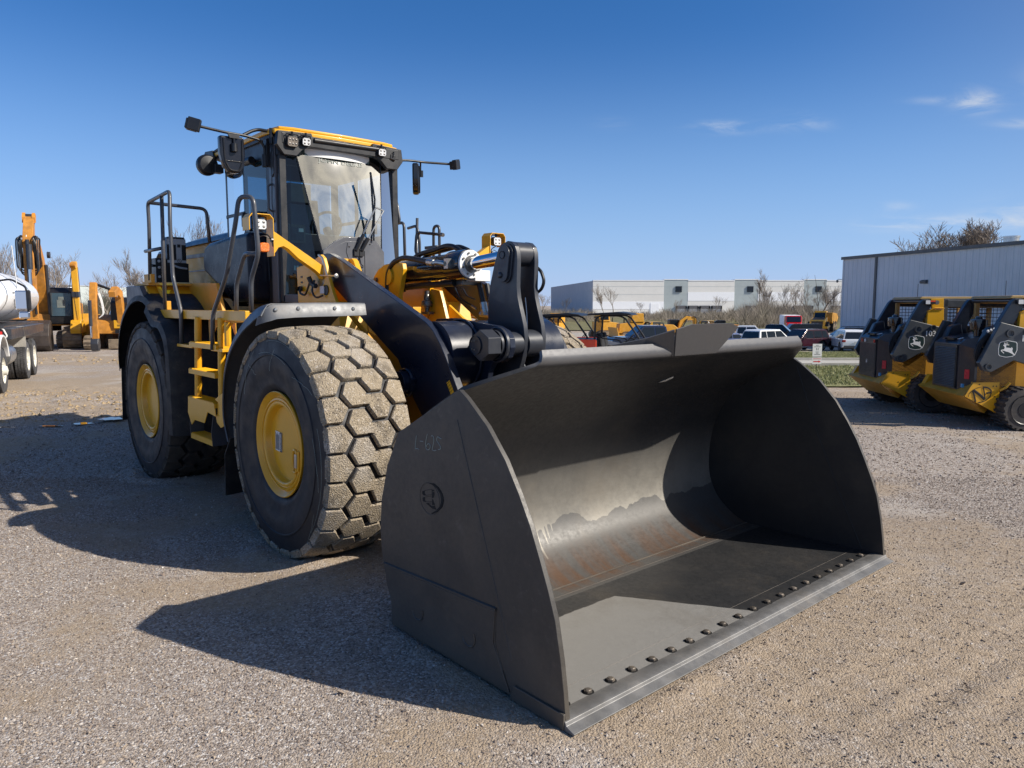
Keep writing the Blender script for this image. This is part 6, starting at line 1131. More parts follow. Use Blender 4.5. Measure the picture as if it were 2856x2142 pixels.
    def cross(name, a, b, m_, f0=.08, f1=.88, yy=.90):
        (xa, za), (xb, zb) = a, b; nx, nz = (zb-za), -(xb-xa); l = math.hypot(nx, nz); nx /= l; nz /= l
        if (nx*(xa) < 0) != (xa*xa < 0) and nx*xa < 0: nx, nz = -nx, -nz
        p = lambda f: (xa+(xb-xa)*f+nx*.014, za+(zb-za)*f+nz*.014); A_, B_ = p(f0), p(f1); o = MB(); ya, yb2 = ins(A_[1])*yy, ins(B_[1])*yy
        o.add([(A_[0], -ya, A_[1]), (A_[0], ya, A_[1]), (B_[0], yb2, B_[1]), (B_[0], -yb2, B_[1])], [(0,1,2,3)]); o.build(name, m_, t)
    cross('windshield', gh[4], gh[3], G); cross('rear_window', gh[0], gh[1], G)
    for x_ in wx:
        for s in (-1, 1): wheel_at(t, x_, s*(Wd/2-.13), r)
    for s in (-1, 1):
        yy = sorted((s*(Wd/2-.02), s*(Wd/2-.36)))
        MB().box(low[-1][0]-.16, low[-1][0]+.012, *yy, .68 if kind != 'sedan' else .58, .86 if kind != 'sedan' else .72).build('headlight', M['headlamp'], t, bevel=.02)
        yy = sorted((s*(Wd/2+.006), s*(Wd/2-.22))); MB().box(low[0][0]-.05, low[0][0]+.14, *yy, .82, 1.0 if kind != 'sedan' else .90).build('tail_lamp', M['tailred'], t, bevel=.02)
        MB().cbox((xf0-.22, s*(Wd/2+.10), gh[0][1]+.08), (.12, .22, .15)).build('side_mirror', P, t, bevel=.03)
        hd_ = MB()
        for q in spans[-2:]: hd_.cbox((q[0]+.16, s*(Wd/2+.012), belt-.13), (.17, .03, .03))
        hd_.build('door_handle', M['chrome'], t)
        if roofrail: MB().tube([(-1.9, s*.66, 1.76), (-1.8, s*.66, 1.82), (.1, s*.66, 1.82), (.25, s*.66, 1.75)], .02, 6).build('roof_rail', M['black'], t)
        if kind in ('suv', 'van'): MB().box(-2.1, 2.1, *sorted((s*(Wd/2+.004), s*(Wd/2-.05))), .33, .42).build('sill_trim', M['chrome' if paint == 'maroon' else 'plasticgrey'], t)
    MB().box(low[-1][0]-.05, low[-1][0]+.016, -.55, .55, .50, .82).build('front_grille', M['black'], t)
    MB().box(low[0][0]-.055, low[0][0]+.2, -Wd/2+.1, Wd/2-.1, .36, .55).build('rear_bumper', M['plasticgrey'], t, bevel=.03)
    if kind == 'pickup':
        b = MB(); b.box(-2.90, -1.02, -.86, .86, 1.10, 1.205); b.build('cargo_bed', M['black'], t)
    if kind == 'suv': MB().box(low[0][0]-.062, low[0][0]-.05, -.16, .16, .74, .86).build('licence_plate', M['label'], t)
    return t
carpaint('maroon', (.035, .006, .012)); carpaint('carwhite', (.80, .81, .83)); carpaint('carblack', (.008, .010, .014)); carpaint('navyblue', (.012, .022, .06)); carpaint('carblue', (.03, .07, .22)); carpaint('carred', (.60, .012, .015))
car('dark maroon SUV with bright wheels, left of the yellow track loaders', 'suv', 'maroon', (23.6, 60.5), math.atan2(-.50, -.86))
car('white SUV seen from behind beside the grey metal building', 'suv', 'carwhite', (26.9, 59.5), R(80))
car('black SUV with roof rails, half hidden by the white SUV at the building', 'suv', 'carblack', (30.3, 67.5), R(172), True)
car('white SUV with dark rear glass, in front of the white pickup', 'suv', 'carwhite', (20.2, 58.2), R(33))
car('bright blue car low behind the bucket lip beside the white pickup', 'sedan', 'carblue', (18.2, 61.5), R(15))
car('white crew cab pickup with a dark bed rim', 'pickup', 'carwhite', (21.3, 67.5), R(-18))
car('black pickup between the white pickup and the maroon SUV', 'pickup', 'carblack', (26.9, 76), R(-25))
car('long black SUV in front of the red truck', 'van', 'carblack', (32.2, 84), R(175))
car('dark blue pickup parked behind the orange utility vehicle', 'pickup', 'navyblue', (9.3, 50), R(190))

# ---------------------------------------------------------------- red truck, articulated dump truck
t = thing('box_truck', 'red truck with a white box body far behind the black SUVs', 'truck', (41.9, 112, tz(41.9, 112)+.04), R(-102))
MB().prism([(1.3, .5), (1.3, 2.0), (1.5, 2.75), (3.0, 2.75), (3.15, 1.75), (4.2, 1.6), (4.3, .5)], -1.1, 1.1).build('cab', M['carred'], t, bevel=.08)
MB().add([(3.02, -.95, 2.62), (3.02, .95, 2.62), (3.18, .98, 1.82), (3.18, -.98, 1.82)], [(0,1,2,3)]).build('windshield', M['carglass'], t)
MB().box(-3.2, 1.2, -1.15, 1.15, .9, 2.8).build('box_body', M['panel_wht'], t, bevel=.04)
for x_ in (3.3, -1.8):
    for s in (-1, 1): wheel_at(t, x_, s*.98, .48, .28)
def dumper():
    t = thing('articulated_dump_truck', 'yellow articulated dump truck with muddy wheels at the corner of the metal building', 'dump truck', (50.2, 121, tz(50.2, 121)+.03), R(-122))
    MB().prism([(.6, 1.1), (.6, 2.2), (1.0, 2.45), (2.9, 2.1), (3.3, 1.9), (3.35, .95)], -1.15, 1.15).build('engine_hood', M['yellow'], t, bevel=.08); MB().prism([(1.0, 2.46), (2.85, 2.12), (2.85, 2.10), (1.0, 2.44)], -.9, .9).build('hood_panel', M['plasticgrey'], t)
    MB().box(3.34, 3.42, -.85, .85, 1.1, 1.85).build('grille', M['black'], t); MB().prism([(3.0, .65), (3.5, .7), (3.55, 1.05), (.9, 1.15), (.9, .95)], -1.6, 1.6).build('front_bumper', M['yellow'], t, bevel=.05)
    MB().prism([(-.7, 1.3), (-.7, 3.3), (-.5, 3.45), (.75, 3.45), (1.05, 2.3), (1.05, 1.3)], -.9, .9).build('cab', M['yellow'], t, bevel=.06)
    MB().add([(.78, -.8, 3.3), (.78, .8, 3.3), (1.07, .82, 2.45), (1.07, -.82, 2.45)], [(0,1,2,3)]).build('windshield', M['carglass'], t)
    for s in (-1, 1): MB().add([(-.5, s*.91, 3.25), (.65, s*.91, 3.25), (.9, s*.91, 2.4), (-.5, s*.91, 2.4)], [(0,1,2,3)]).build('side_window', M['carglass'], t)
    MB().prism([(-1.3, 1.7), (-1.7, 3.2), (-6.3, 3.0), (-7.4, 2.3), (-6.2, 1.5), (-2.2, 1.35)], -1.5, 1.5).build('dump_body', M['yellow_dirty'], t, bevel=.05)
    MB().box(-6.0, 3.0, -.5, .5, .8, 1.3).build('chassis', M['black'], t)
    for x_ in (2.1, -2.9, -4.8):
        for s in (-1, 1): wheel_at(t, x_, s*1.25, .90, .65, 'mudrim')
    for s in (-1, 1): MB().tube([(.9, s*1.0, 3.1), (1.3, s*1.4, 3.1), (1.3, s*1.4, 2.6)], .04, 6).build('mirror_arm', M['black'], t)
M['mudrim'] = mat('muddy_rim', (.42, .34, .24), .8, var=.2); dumper()

# ---------------------------------------------------------------- utility vehicles
def utv(label, loc, hd, paint):
    t = thing('utility_vehicle', label, 'utility vehicle', (loc[0], loc[1], tz(*loc)), hd, 'canopied utility vehicles in a row behind the bucket'); t.scale = (1.4, 1.25, 1.04)
    MB().prism([(-1.5, .55), (-1.5, 1.10), (-.42, 1.10), (-.42, .55)], -.72, .72).build('cargo_box', M['black'], t, bevel=.02)
    for s in (-1, 1): MB().box(-1.48, -.44, *sorted((s*.722, s*.76)), .74, 1.12).build('box_side', M[paint], t, bevel=.015)
    MB().box(-1.545, -1.505, -.68, .68, .60, .98).build('tailgate', M[paint], t, bevel=.01)
    MB().prism([(.55, .50), (.55, .98), (.75, 1.05), (1.35, .92), (1.62, .72), (1.62, .40)], -.68, .68).build('front_hood', M[paint], t, bevel=.06)
    MB().box(-.42, .6, -.66, .66, .35, .55).build('floor', M['black'], t, bevel=.02)
    for s in (-1, 1):
        MB().cbox((-.15, s*.33, .68), (.48, .52, .16)).build('seat', M['seat'], t, bevel=.04); MB().cbox((-.38, s*.33, 1.02), (.13, .50, .62), ry=-.15).build('seat_back', M['seat'], t, bevel=.05)
        MB().tube([(.80, s*.66, .85), (.62, s*.66, 1.25), (.30, s*.66, 1.86), (.15, s*.66, 1.95), (-.35, s*.66, 1.95), (-.48, s*.66, 1.85), (-.52, s*.66, .60)], .028, 8, bend=.1).build('roll_bar', M['black'], t)
        MB().tube([(-.50, s*.66, 1.3), (-.30, s*.66, 1.15), (.15, s*.66, 1.1), (.3, s*.66, .85)], .020, 6, bend=.08).build('side_bar', M['black'], t)
    MB().tube([(-.50, -.66, 1.90), (-.50, .66, 1.90)], .026, 8).build('roll_bar', M['black'], t)
    MB().prism([(-.72, 1.97), (-.66, 2.03), (.1, 2.09), (.40, 2.04), (.50, 1.97)], -.74, .74).build('canopy', M['black'], t, bevel=.03)
    w_ = MB(); w_.tube([(.34+.17*.5*math.sin(a), .33+.17*math.cos(a), 1.14+.17*.86*math.sin(a)) for a in [2*PI*k/16 for k in range(16)]], .014, 6, closed=True); w_.build('steering_wheel', M['black'], t)
    MB().tube([(.62, .33, .95), (.34, .33, 1.14)], .02, 6).build('steering_column', M['black'], t)
    sc = MB(); [sc.tube([(-.47, -.5+.11*k, 1.25), (-.47, -.5+.11*k, 1.85)], .006, 4) for k in range(10)]; sc.build('rear_screen', M['black'], t)
    for x_ in (1.05, -.95):
        for s in (-1, 1): wheel_at(t, x_, s*.62, .32, .26, 'plasticgrey')
    for s in (-1, 1): MB().cbox((1.58, s*.5, .74), (.06, .2, .1)).build('headlight', M['headlamp'], t, bevel=.01)
utv('orange utility vehicle with a black canopy, nearest of its row', (3.95, 28.), R(-16), 'orange')
utv('utility vehicle with a dark canopy, second in the row behind the orange bed', (2.3, 29.8), R(-18), 'plasticgrey')
utv('utility vehicle next to the far front wheel, last in the canopied row', (1.55, 32.6), R(-18), 'plasticgrey')
# ---------------------------------------------------------------- excavators and other plant
def trackbase(t, L, gauge, pad, h, x0=0):
    for s in (-1, 1):
        pr = arc(-L/2+h/2, h/2, h/2, 270, 90, 8)+arc(L/2-h/2, h/2, h/2, 90, -90, 8); tk = MB(); y0, y1 = sorted((s*gauge/2-pad/2, s*gauge/2+pad/2)); tk.prism([(x+x0, z) for x, z in pr], y0+pad*.1, y1-pad*.1)
        n = int((2*L+PI*h)/.19)
        per = []
        for i in range(len(pr)):
            a, b = Vector(pr[i]), Vector(pr[(i+1) % len(pr)]); m_ = max(1, int((b-a).length/.02)); per += [a+(b-a)*k/m_ for k in range(m_)]
        for i in range(n):
            j = int(i*len(per)/n); a = per[j]; b = per[(j+3) % len(per)]; d = (b-a).normalized(); nn = Vector((d.y, -d.x)); c = Vector((0, h/2)); 
            if (a+nn*.1-Vector((max(-L/2+h/2, min(L/2-h/2, a.x)), h/2))).length < (a-Vector((max(-L/2+h/2, min(L/2-h/2, a.x)), h/2))).length: nn = -nn
            p = [a, a+d*.165, a+d*.165+nn*.02, a+d*.05+nn*.02, a+d*.04+nn*.05, a+nn*.05]; tk.prism([(q.x+x0, q.y) for q in p], y0, y1)
        tk.build('track', M['track_steel'], t, smooth=False)
        rl = MB()
        for k in range(6): rl.lathe([(0, s*(gauge/2)+s*pad*.45), (h*.18, s*(gauge/2)+s*pad*.45), (h*.18, s*gauge/2)], (x0-L/2+h*.7+k*(L-h*1.4)/5, 0, h*.28), 'y', 12)
        rl.build('track_roller', M['rust'], t)
def beam(P, w_, hs):
    """box-section beam along xz points P with depth hs at each point, width w_"""
    up, dn = [], []
    for i, p in enumerate(P):
        a = Vector(P[max(i-1, 0)]); b = Vector(P[min(i+1, len(P)-1)]); d = (b-a).normalized(); n = Vector((-d.y, d.x)); p = Vector(p); up.append(tuple(p+n*hs[i]/2)); dn.append(tuple(p-n*hs[i]/2))
    return MB().prism(up+dn[::-1], -w_/2, w_/2)
def excavator(label, loc, hd, boomP, stickP, bucketP, sc=1., paint='orange_yellow', body=True, group=None, cat='excavator', num=None, cabside=1):
    t = thing('excavator', label, cat, (loc[0], loc[1], tz(*loc)), hd, group)
    if body:
        trackbase(t, 3.9, 2.45, .75, .95); 
        MB().prism([(-2.2, 1.05), (-2.35, 1.3), (-2.3, 2.1), (-.4, 2.15), (.4, 1.6), (1.1, 1.6), (1.2, 1.05)], -1.3, 1.3).build('engine_house', M[paint], t, bevel=.06)
        c = cabside*.82; y0, y1 = c-.48, c+.48
        MB().prism([(-.35, 1.12), (-.35, 2.7), (-.2, 2.8), (1.0, 2.8), (1.35, 2.55), (1.42, 1.7), (1.35, 1.12)], y0, y1).build('cab', M['black'], t, bevel=.05)
        MB().add([(1.40, y0+.08, 1.50), (1.40, y1-.08, 1.50), (1.375, y1-.08, 2.54), (1.375, y0+.08, 2.54)], [(0,1,2,3)]).xf(Matrix.Translation((.035, 0, 0))).build('front_window', M['carglass2'], t)
        for s_, yy in ((-1, y0), (1, y1)): MB().add([(-.2, yy+s_*.006, 1.9), (.95, yy+s_*.006, 1.9), (.95, yy+s_*.006, 2.65), (-.2, yy+s_*.006, 2.65)], [(0,1,2,3)]).build('side_window', M['carglass'], t)
        MB().cbox((1.0, c-.30, 2.84), (.06, .12, .08)).build('cab_lamp', M['headlamp'], t)
        st = MB(); st.cbox((1.425, c, 2.05), (.02, .34, .36)); st.cbox((1.425, c, 2.30), (.02, .22, .14)); st.build('seat_cover', M['cloth2'], t, bevel=.01)
        MB().cyl((0, 0, .8), (0, 0, 1.06), .6, 24).build('slew_ring', M['black'], t)
    hs = [.30]+[.62]*(len(boomP)-2)+[.34]
    if boomP: beam(boomP, .42 if sc < 1 else .50, hs).build('boom', M[paint], t, bevel=.02)
    if stickP: beam(stickP, .30 if sc < 1 else .38, [.28, .5]+[.42]*(len(stickP)-3)+[.26]).build('stick', M[paint], t, bevel=.015)
    cy = MB()
    if boomP and stickP:
        for s in (-1, 1): cy.tube([(1.0, s*.32, 1.3), (boomP[len(boomP)//2][0], s*.32, boomP[len(boomP)//2][1]-.1)], .075, 10, mi=0)
        a = Vector((boomP[-2][0], 0, boomP[-2][1]+.35)); b = Vector((stickP[0][0], 0, stickP[0][1])); m_ = a+(b-a)*.6; cy.tube([a, m_], .08, 10, mi=0); cy.tube([m_, b], .05, 8, mi=1)
        q0 = Vector((stickP[1][0]+.35, 0, stickP[1][1])); q1 = Vector((stickP[-1][0]+.30, 0, stickP[-1][1]+.35)); m_ = q0+(q1-q0)*.65; cy.tube([q0, m_], .075, 10, mi=0); cy.tube([m_, q1], .045, 8, mi=1)
        cy.build('hydraulic_cylinder', [M['frame_dark'], M['chrome']], t)
        if sc == 1.:
            c2 = MB(); c2.tube([(stickP[1][0]+.34, .05, stickP[1][1]-.2), (stickP[2][0]+.34, .05, stickP[2][1]+.3)], .11, 12, mi=0); c2.tube([(stickP[2][0]+.34, .05, stickP[2][1]+.3), (stickP[2][0]+.36, .05, stickP[2][1]-.9)], .06, 10, mi=1); c2.build('bucket_cylinder', [M['frame_dark'], M['chrome']], t)
            MB().prism([(2.72, 5.55), (2.62, 5.85), (2.80, 5.95), (2.95, 5.75), (2.95, 5.5)], -.24, -.12).build('stick_ear', M[paint], t); MB().prism([(2.72, 5.55), (2.62, 5.85), (2.80, 5.95), (2.95, 5.75), (2.95, 5.5)], .12, .24).build('stick_ear', M[paint], t); MB().cyl((2.78, -.12, 5.78), (2.78, .12, 5.78), .12, 14).build('stick_pin', M['frame_dark'], t)
            hp_ = MB()
            for s_ in (-1, 1):
                for k_ in range(3): y_ = s_*(.29+.07*k_); hp_.tube([(3.1, s_*.2, 4.9), (3.35, y_, 4.95-.06*k_), (3.5, y_, 4.6), (3.5, y_, 3.35+.1*k_), (3.42, s_*.18, 3.25+.1*k_)], .030, 6, bend=.15, mi=k_ % 2)
            hp_.tube([(3.42, -.05, 4.95), (3.62, -.03, 3.9), (3.64, .0, 3.0)], .02, 6, mi=2); hp_.build('stick_hoses', [M['black'], M['steel'], M['label']], t)
            MB().tube([(3.45, .0, 3.2), (3.55, .12, 2.4), (3.5, .15, 1.6)], .05, 8, bend=.2).build('lower_hose', M['black'], t); MB().cyl((2.2, .5, 4.2), (2.2, .62, 4.2), .14, 14).build('boom_pin', M['frame_dark'], t)
        hz = MB()
        for s in (-1, 1):
            for k in range(3): yy = s*(.22+.04*k); hz.tube([(boomP[-1][0]-.2, yy, boomP[-1][1]+.32), (boomP[-1][0]+.35, yy, boomP[-1][1]+.3-.1*k), (stickP[1][0]+.25, yy, stickP[1][1]-.6), (stickP[1][0]+.1, yy, stickP[1][1]-1.2)], .028, 6, bend=.3)
        hz.build('hydraulic_hose', M['black'], t)
    if bucketP: MB().prism(bucketP, -.62, .62).build('bucket', M['bucketold'], t, bevel=.03)
    t.scale = (sc, sc, sc); return t
M['bucketold'] = mat('worn_bucket_steel', (.055, .045, .04), .5, .3, var=.3, vs=3, dust=.5, ds=2, dcol=(.20, .13, .08)); M['carglass2'] = mat('cab_front_glass', (.035, .06, .075), .08, coat=.6, var=.2); M['cloth2'] = mat('dim_seat', (.16, .18, .17), .6, var=.2)
hdE = math.atan2(-.86, .26)
excavator('large dusty orange excavator with folded boom, black cab and a dark bucket on the ground', (-21.95, 35.1), R(-66), [(.6, 1.5), (.9, 2.6), (1.4, 3.9), (2.3, 4.55), (3.3, 4.6)], [(2.75, 5.75), (3.25, 4.75), (3.35, 3.2), (3.3, 1.4)],
          [(2.9, 1.25), (3.3, 1.35), (3.7, 1.2), (4.0, .7), (3.95, .25), (3.6, .02), (3.0, .0), (2.7, .25)], 1., cabside=1)
# position check: boom sits to the left of the cab
# yellow mast of a side boom machine
t = thing('pipelayer', 'tall yellow vertical boom with a pulley and cable beside the black excavator cab', 'crane', (-19.9, 34.3, 0), R(-75)); t.location = (-19.95, 34.2, 0)
trackbase(t, 2.4, 1.7, .40, .75, -1.6)
MB().prism([(-.08, 1.0), (-.10, 3.7), (.10, 3.7), (.12, 1.0)], -.13, .13).build('mast', M['yellow'], t, bevel=.02); MB().prism([(-.5, .75), (-.15, 1.35), (.3, 1.3), (.45, .9), (.4, .7)], -.22, .22).build('mast_foot', M['yellow'], t, bevel=.03)
MB().prism([(-.14, 3.6), (-.14, 3.93), (.0, 3.98), (.25, 3.92), (.30, 3.75), (.18, 3.65)], -.10, .10).build('mast_head', M['yellow'], t, bevel=.02); MB().cyl((.22, -.11, 3.80), (.22, .11, 3.80), .12, 18).build('pulley', M['orange_yellow'], t)
for q in ([(.32, .22, 3.7), (.25, .28, 1.2)], [(-.1, -.14, 3.7), (-.5, -.45, 2.4)], [(-.1, -.12, 3.6), (-.15, -.35, 2.5)]): MB().tube(q, .012, 5).build('cable', M['black'], t)
MB().box(-.12, .16, -.15, .15, 2.35, 2.6).build('mast_clamp', M['frame_dark'], t, bevel=.02); MB().prism([(-2.4, .5), (-2.4, 1.5), (-1.2, 1.6), (-.7, 1.1), (-.7, .5)], -.5, .5).build('engine_house', M['yellow_dirty'], t, bevel=.04)
# small excavator with blade
mx = thing('mini_excavator', 'yellow small excavator with an upright stick, arched boom and a muddy blade', 'excavator', (-18.3, 34.4, 0), math.atan2(-.97, .25))
trackbase(mx, 2.6, 1.7, .40, .60)
MB().prism([(-1.3, .70), (-1.4, 1.0), (-1.3, 1.55), (.2, 1.55), (.9, 1.3), (1.0, .70)], -.75, .75).build('engine_house', M['orange_yellow'], mx, bevel=.05)
MB().prism([(-.6, 1.0), (-.6, 2.3), (.5, 2.35), (.85, 2.1), (.9, 1.0)], .0, .75).build('cab', M['black'], mx, bevel=.04)
beam([(.9, 1.0), (1.0, 1.9), (1.15, 2.45), (1.7, 2.62), (2.3, 2.45)], .26, [.25, .42, .46, .38, .24]).xf(Matrix.Translation((0, .45, 0))).build('boom', M['orange_yellow'], mx, bevel=.015)
beam([(2.25, 2.95), (2.38, 2.45), (2.45, 1.5), (2.42, .55)], .26, [.2, .32, .26, .2]).xf(Matrix.Translation((0, -.25, 0))).build('stick', M['orange_yellow'], mx, bevel=.012)
c_ = MB(); c_.tube([(2.62, -.34, 2.2), (2.66, -.34, 1.1)], .07, 10, mi=0); c_.tube([(2.66, -.34, 1.1), (2.66, -.34, .62)], .04, 8, mi=1); c_.build('stick_cylinder', [M['frame_dark'], M['chrome']], mx)
c_ = MB(); c_.tube([(1.2, .1, 2.7), (1.9, .0, 2.8), (2.2, -.2, 2.9)], .06, 8); c_.build('boom_cylinder', M['black'], mx)
h_ = MB(); [h_.tube([(2.3, -.08+.03*k, 2.5), (2.45, .06+.03*k, 2.1), (2.5, .12+.02*k, 1.6), (2.5, -.05, 1.45)], .018, 6, bend=.2) for k in range(3)]; h_.build('hose_bundle', M['label'], mx)
MB().prism([(2.25, .55), (2.5, .6), (2.62, .35), (2.55, .05), (2.3, .02), (2.2, .25)], -.42, -.12).build('thumb_coupler', M['frame_dark'], mx, bevel=.02)
MB().box(1.2, 1.32, -.05, 1.35, .05, .48).build('dozer_blade', M['track_steel'], mx, bevel=.02); MB().box(.5, 1.2, .3, .5, .2, .35).build('blade_arm', M['rust'], mx); MB().box(1.0, 1.06, .15, .72, .95, 1.32).build('nose_panel', M['yellow'], mx, bevel=.02)
vs, fs = text_mb('10238', .12, .001); MB().add(vs, fs).xf(Matrix.Translation((1.066, .43, 1.08)) @ Matrix.Rotation(PI/2, 4, 'Z') @ Matrix.Rotation(PI/2, 4, 'X')).build('number', M['black'], mx, smooth=False)
MB().box(1.03, 1.07, .2, .7, .72, .90).build('lamp_bar', M['black'], mx); MB().cbox((1.7, .45, 2.42), (.06, .14, .14)).build('work_light', M['headlamp'], mx)
# second excavator folded behind it
excavator('dark excavator resting a toothed bucket behind the small yellow one', (-16.9, 38.2), R(-100), [(.8, 1.4), (1.1, 2.3), (1.7, 2.75), (2.5, 2.5)], [(2.4, 2.9), (2.65, 2.4), (2.7, 1.2), (2.6, .7)], [(2.2, .75), (2.8, .8), (3.1, .4), (2.9, .05), (2.3, .05), (2.0, .4)], .9)
# dozer and white truck between the machines
dz = thing('bulldozer', 'small dozer with a rusty blade between the yellow boom and the small excavator', 'bulldozer', (-20.2, 37.6, 0), R(-70)); trackbase(dz, 2.6, 1.8, .5, .8); MB().prism([(-1.2, .7), (-1.2, 1.5), (.9, 1.4), (1.1, .7)], -.55, .55).build('engine_house', M['frame_dark'], dz, bevel=.04); MB().prism([(1.6, .1), (1.5, .5), (1.62, .95), (1.7, .95), (1.6, .5), (1.7, .1)], -1.0, 1.0).build('blade', M['rust'], dz, bevel=.01); MB().box(1.0, 1.6, -.6, .6, .3, .42).build('push_frame', M['rust'], dz)
car('white pickup with a sloping hood parked behind the yellow boom', 'pickup', 'carwhite', (-22.2, 43.5), R(-40))

# ---------------------------------------------------------------- distant plant between bucket and warehouse
def far_dozer(label, loc, hd):
    t = thing('bulldozer', label, 'bulldozer', (loc[0], loc[1], tz(*loc)), hd, 'yellow plant parked before the grass bank'); trackbase(t, 3.2, 2.1, .6, 1.0)
    MB().prism([(-1.5, .8), (-1.5, 2.1), (.2, 2.1), (1.7, 1.9), (1.8, .8)], -.6, .6).build('engine_house', M['yellow_dirty'], t, bevel=.05); MB().prism([(-1.2, 2.1), (-1.1, 3.1), (.2, 3.1), (.4, 2.1)], -.7, .7).build('cab', M['yellow_dirty'], t, bevel=.05)
    MB().add([(-1.0, -.71, 2.3), (.15, -.71, 2.3), (.1, -.71, 2.95), (-1.0, -.71, 2.95)], [(0,1,2,3)]).build('side_window', M['carglass'], t); MB().prism([(2.3, .1), (2.1, .7), (2.3, 1.5), (2.4, 1.5), (2.25, .7), (2.4, .1)], -1.7, 1.7).build('blade', M['yellow_dirty'], t, bevel=.02)
    for s in (-1, 1): MB().prism([(.2, .4), (2.2, .5), (2.2, .7), (.2, .6)], *sorted((s*1.45, s*1.6))).build('push_arm', M['yellow_dirty'], t)
    MB().tube([(1.0, 0, 1.9), (1.0, 0, 2.6)], .07, 8).build('exhaust', M['black'], t)
GP = 'yellow plant parked before the grass bank'
far_dozer('dusty yellow dozer behind the canopied utility vehicles', (13.9, 86), R(190)); far_dozer('small yellow dozer seen through the leftmost canopy posts', (5.0, 84), R(250))
far_dozer('yellow dozer between the two utility vehicle canopies and the dark pickup', (11.5, 92), R(20))
excavator('small yellow excavator with its boom arched, beyond the middle of the bucket lip', (18.6, 86), R(8), [(.8, 1.4), (1.2, 2.5), (1.9, 3.0), (2.9, 2.9)], [(2.7, 3.2), (3.0, 2.8), (3.2, 1.6), (3.2, .9)], [(2.8, .9), (3.4, .9), (3.5, .4), (3.1, .1), (2.7, .4)], .85, 'yellow_dirty', group=GP)
excavator('tiny yellow excavator right of the spill guard', (26.9, 95), R(170), [(.8, 1.2), (1.2, 1.9), (1.9, 2.1), (2.9, 1.7)], [(2.7, 2.0), (3.0, 1.6), (3.1, .8), (3.1, .5)], [(2.8, .5), (3.3, .5), (3.4, .2), (3.0, .05), (2.7, .2)], .8, 'orange_yellow', group=GP)
def far_copy(src, label, loc, hd):
    c = copy_tree(src); c.location = (loc[0], loc[1], tz(*loc)); c.rotation_euler = (0, 0, hd); c['label'] = label; c['group'] = GP; return c
far_copy(s1, 'black cabbed track loader seen above the centre of the spill guard', (24.9, 97), R(-60))
far_copy(s1, 'track loader with a tall guard frame left of the small yellow excavator', (15.3, 84), R(10))

# ---------------------------------------------------------------- tank truck on the left
tt = thing('tank_truck', 'white tank truck with a shiny rounded tank at the left edge', 'tank truck', (-12.68, 16.37, 0), -1.115)
def ring(x, a, b, cz, n=40): return [(x, a*math.cos(2*PI*k/n), cz+b*math.sin(2*PI*k/n)) for k in range(n+1)]
M['tank'] = mat('polished_white_tank', (.84, .85, .86), .32, .0, coat=.25, var=.03, dust=.08)
tk = MB(); cz = 2.25; tk.sheet([ring(x, 1.16*k, .73*k, cz) for x, k in ((-.85, .02), (-.84, .5), (-.88, .85), (-.96, .97), (-1.05, 1.0), (-4.0, 1.0), (-7.4, 1.0), (-7.5, .97), (-7.58, .8), (-7.62, .4), (-7.62, .02))]); tk.build('tank', M['tank'], tt, sharp=60)
for x in (-1.35, -3.3, -5.4): MB().sheet([ring(x, 1.165, .735, cz), ring(x-.05, 1.172, .742, cz), ring(x-.10, 1.165, .735, cz)]).build('tank_band', M['zinc'], tt)
lt = MB(); [lt.box(-2.3-.16*k, -2.36-.16*k, 1.135, 1.16, 2.28+.02*(k % 2), 2.34) for k in range(6)]; [lt.cbox((-2.5-.22*k, 1.155, 2.05), (.035, .012, .22), ry=.25*(k % 2)) for k in range(4)]; [lt.cbox((-3.1-.07*k, 1.155, 1.82), (.035, .012, .08)) for k in range(4)]; lt.build('worn_lettering', M['plasticgrey'], tt)
MB().box(-7.4, .9, -.45, .45, .75, 1.05).build('chassis', M['frame_dark'], tt, bevel=.02)
dk = MB(); dk.box(-7.3, -1.05, .62, 1.24, 1.18, 1.45); dk.box(-7.3, -1.05, -1.24, -.62, 1.18, 1.45); dk.build('side_deck', M['frame_dark'], tt, bevel=.02); MB().box(-7.3, -1.0, -1.1, 1.1, 1.45, 1.50).build('deck_plate', M['frame_dark'], tt); MB().box(-1.035, -1.045+.02, .78, 1.06, 1.24, 1.38).build('placard', M['red'], tt)
MB().tube([(-1.02, .92, 1.5), (-1.02, 1.08, 1.45), (-1.02, 1.16, 1.25), (-1.02, 1.0, 1.2)], .018, 6, bend=.05).build('hose_hook', M['label'], tt); MB().sheet([[(-2.9, .75, 1.45), (-2.9, 1.25, 1.45)], [(-3.2, .75, 1.18), (-3.2, 1.25, 1.18)], [(-3.25, .75, .9), (-3.25, 1.25, .9)]], .01).build('mud_guard', M['concrete'], tt)
M['trucktyre'] = mat('truck_tyre', (.055, .055, .058), .8, var=.2, dust=.6, ds=6, dcol=(.20, .19, .18)); M['creamrim'] = mat('cream_rim', (.66, .64, .56), .5, var=.1, dust=.2)
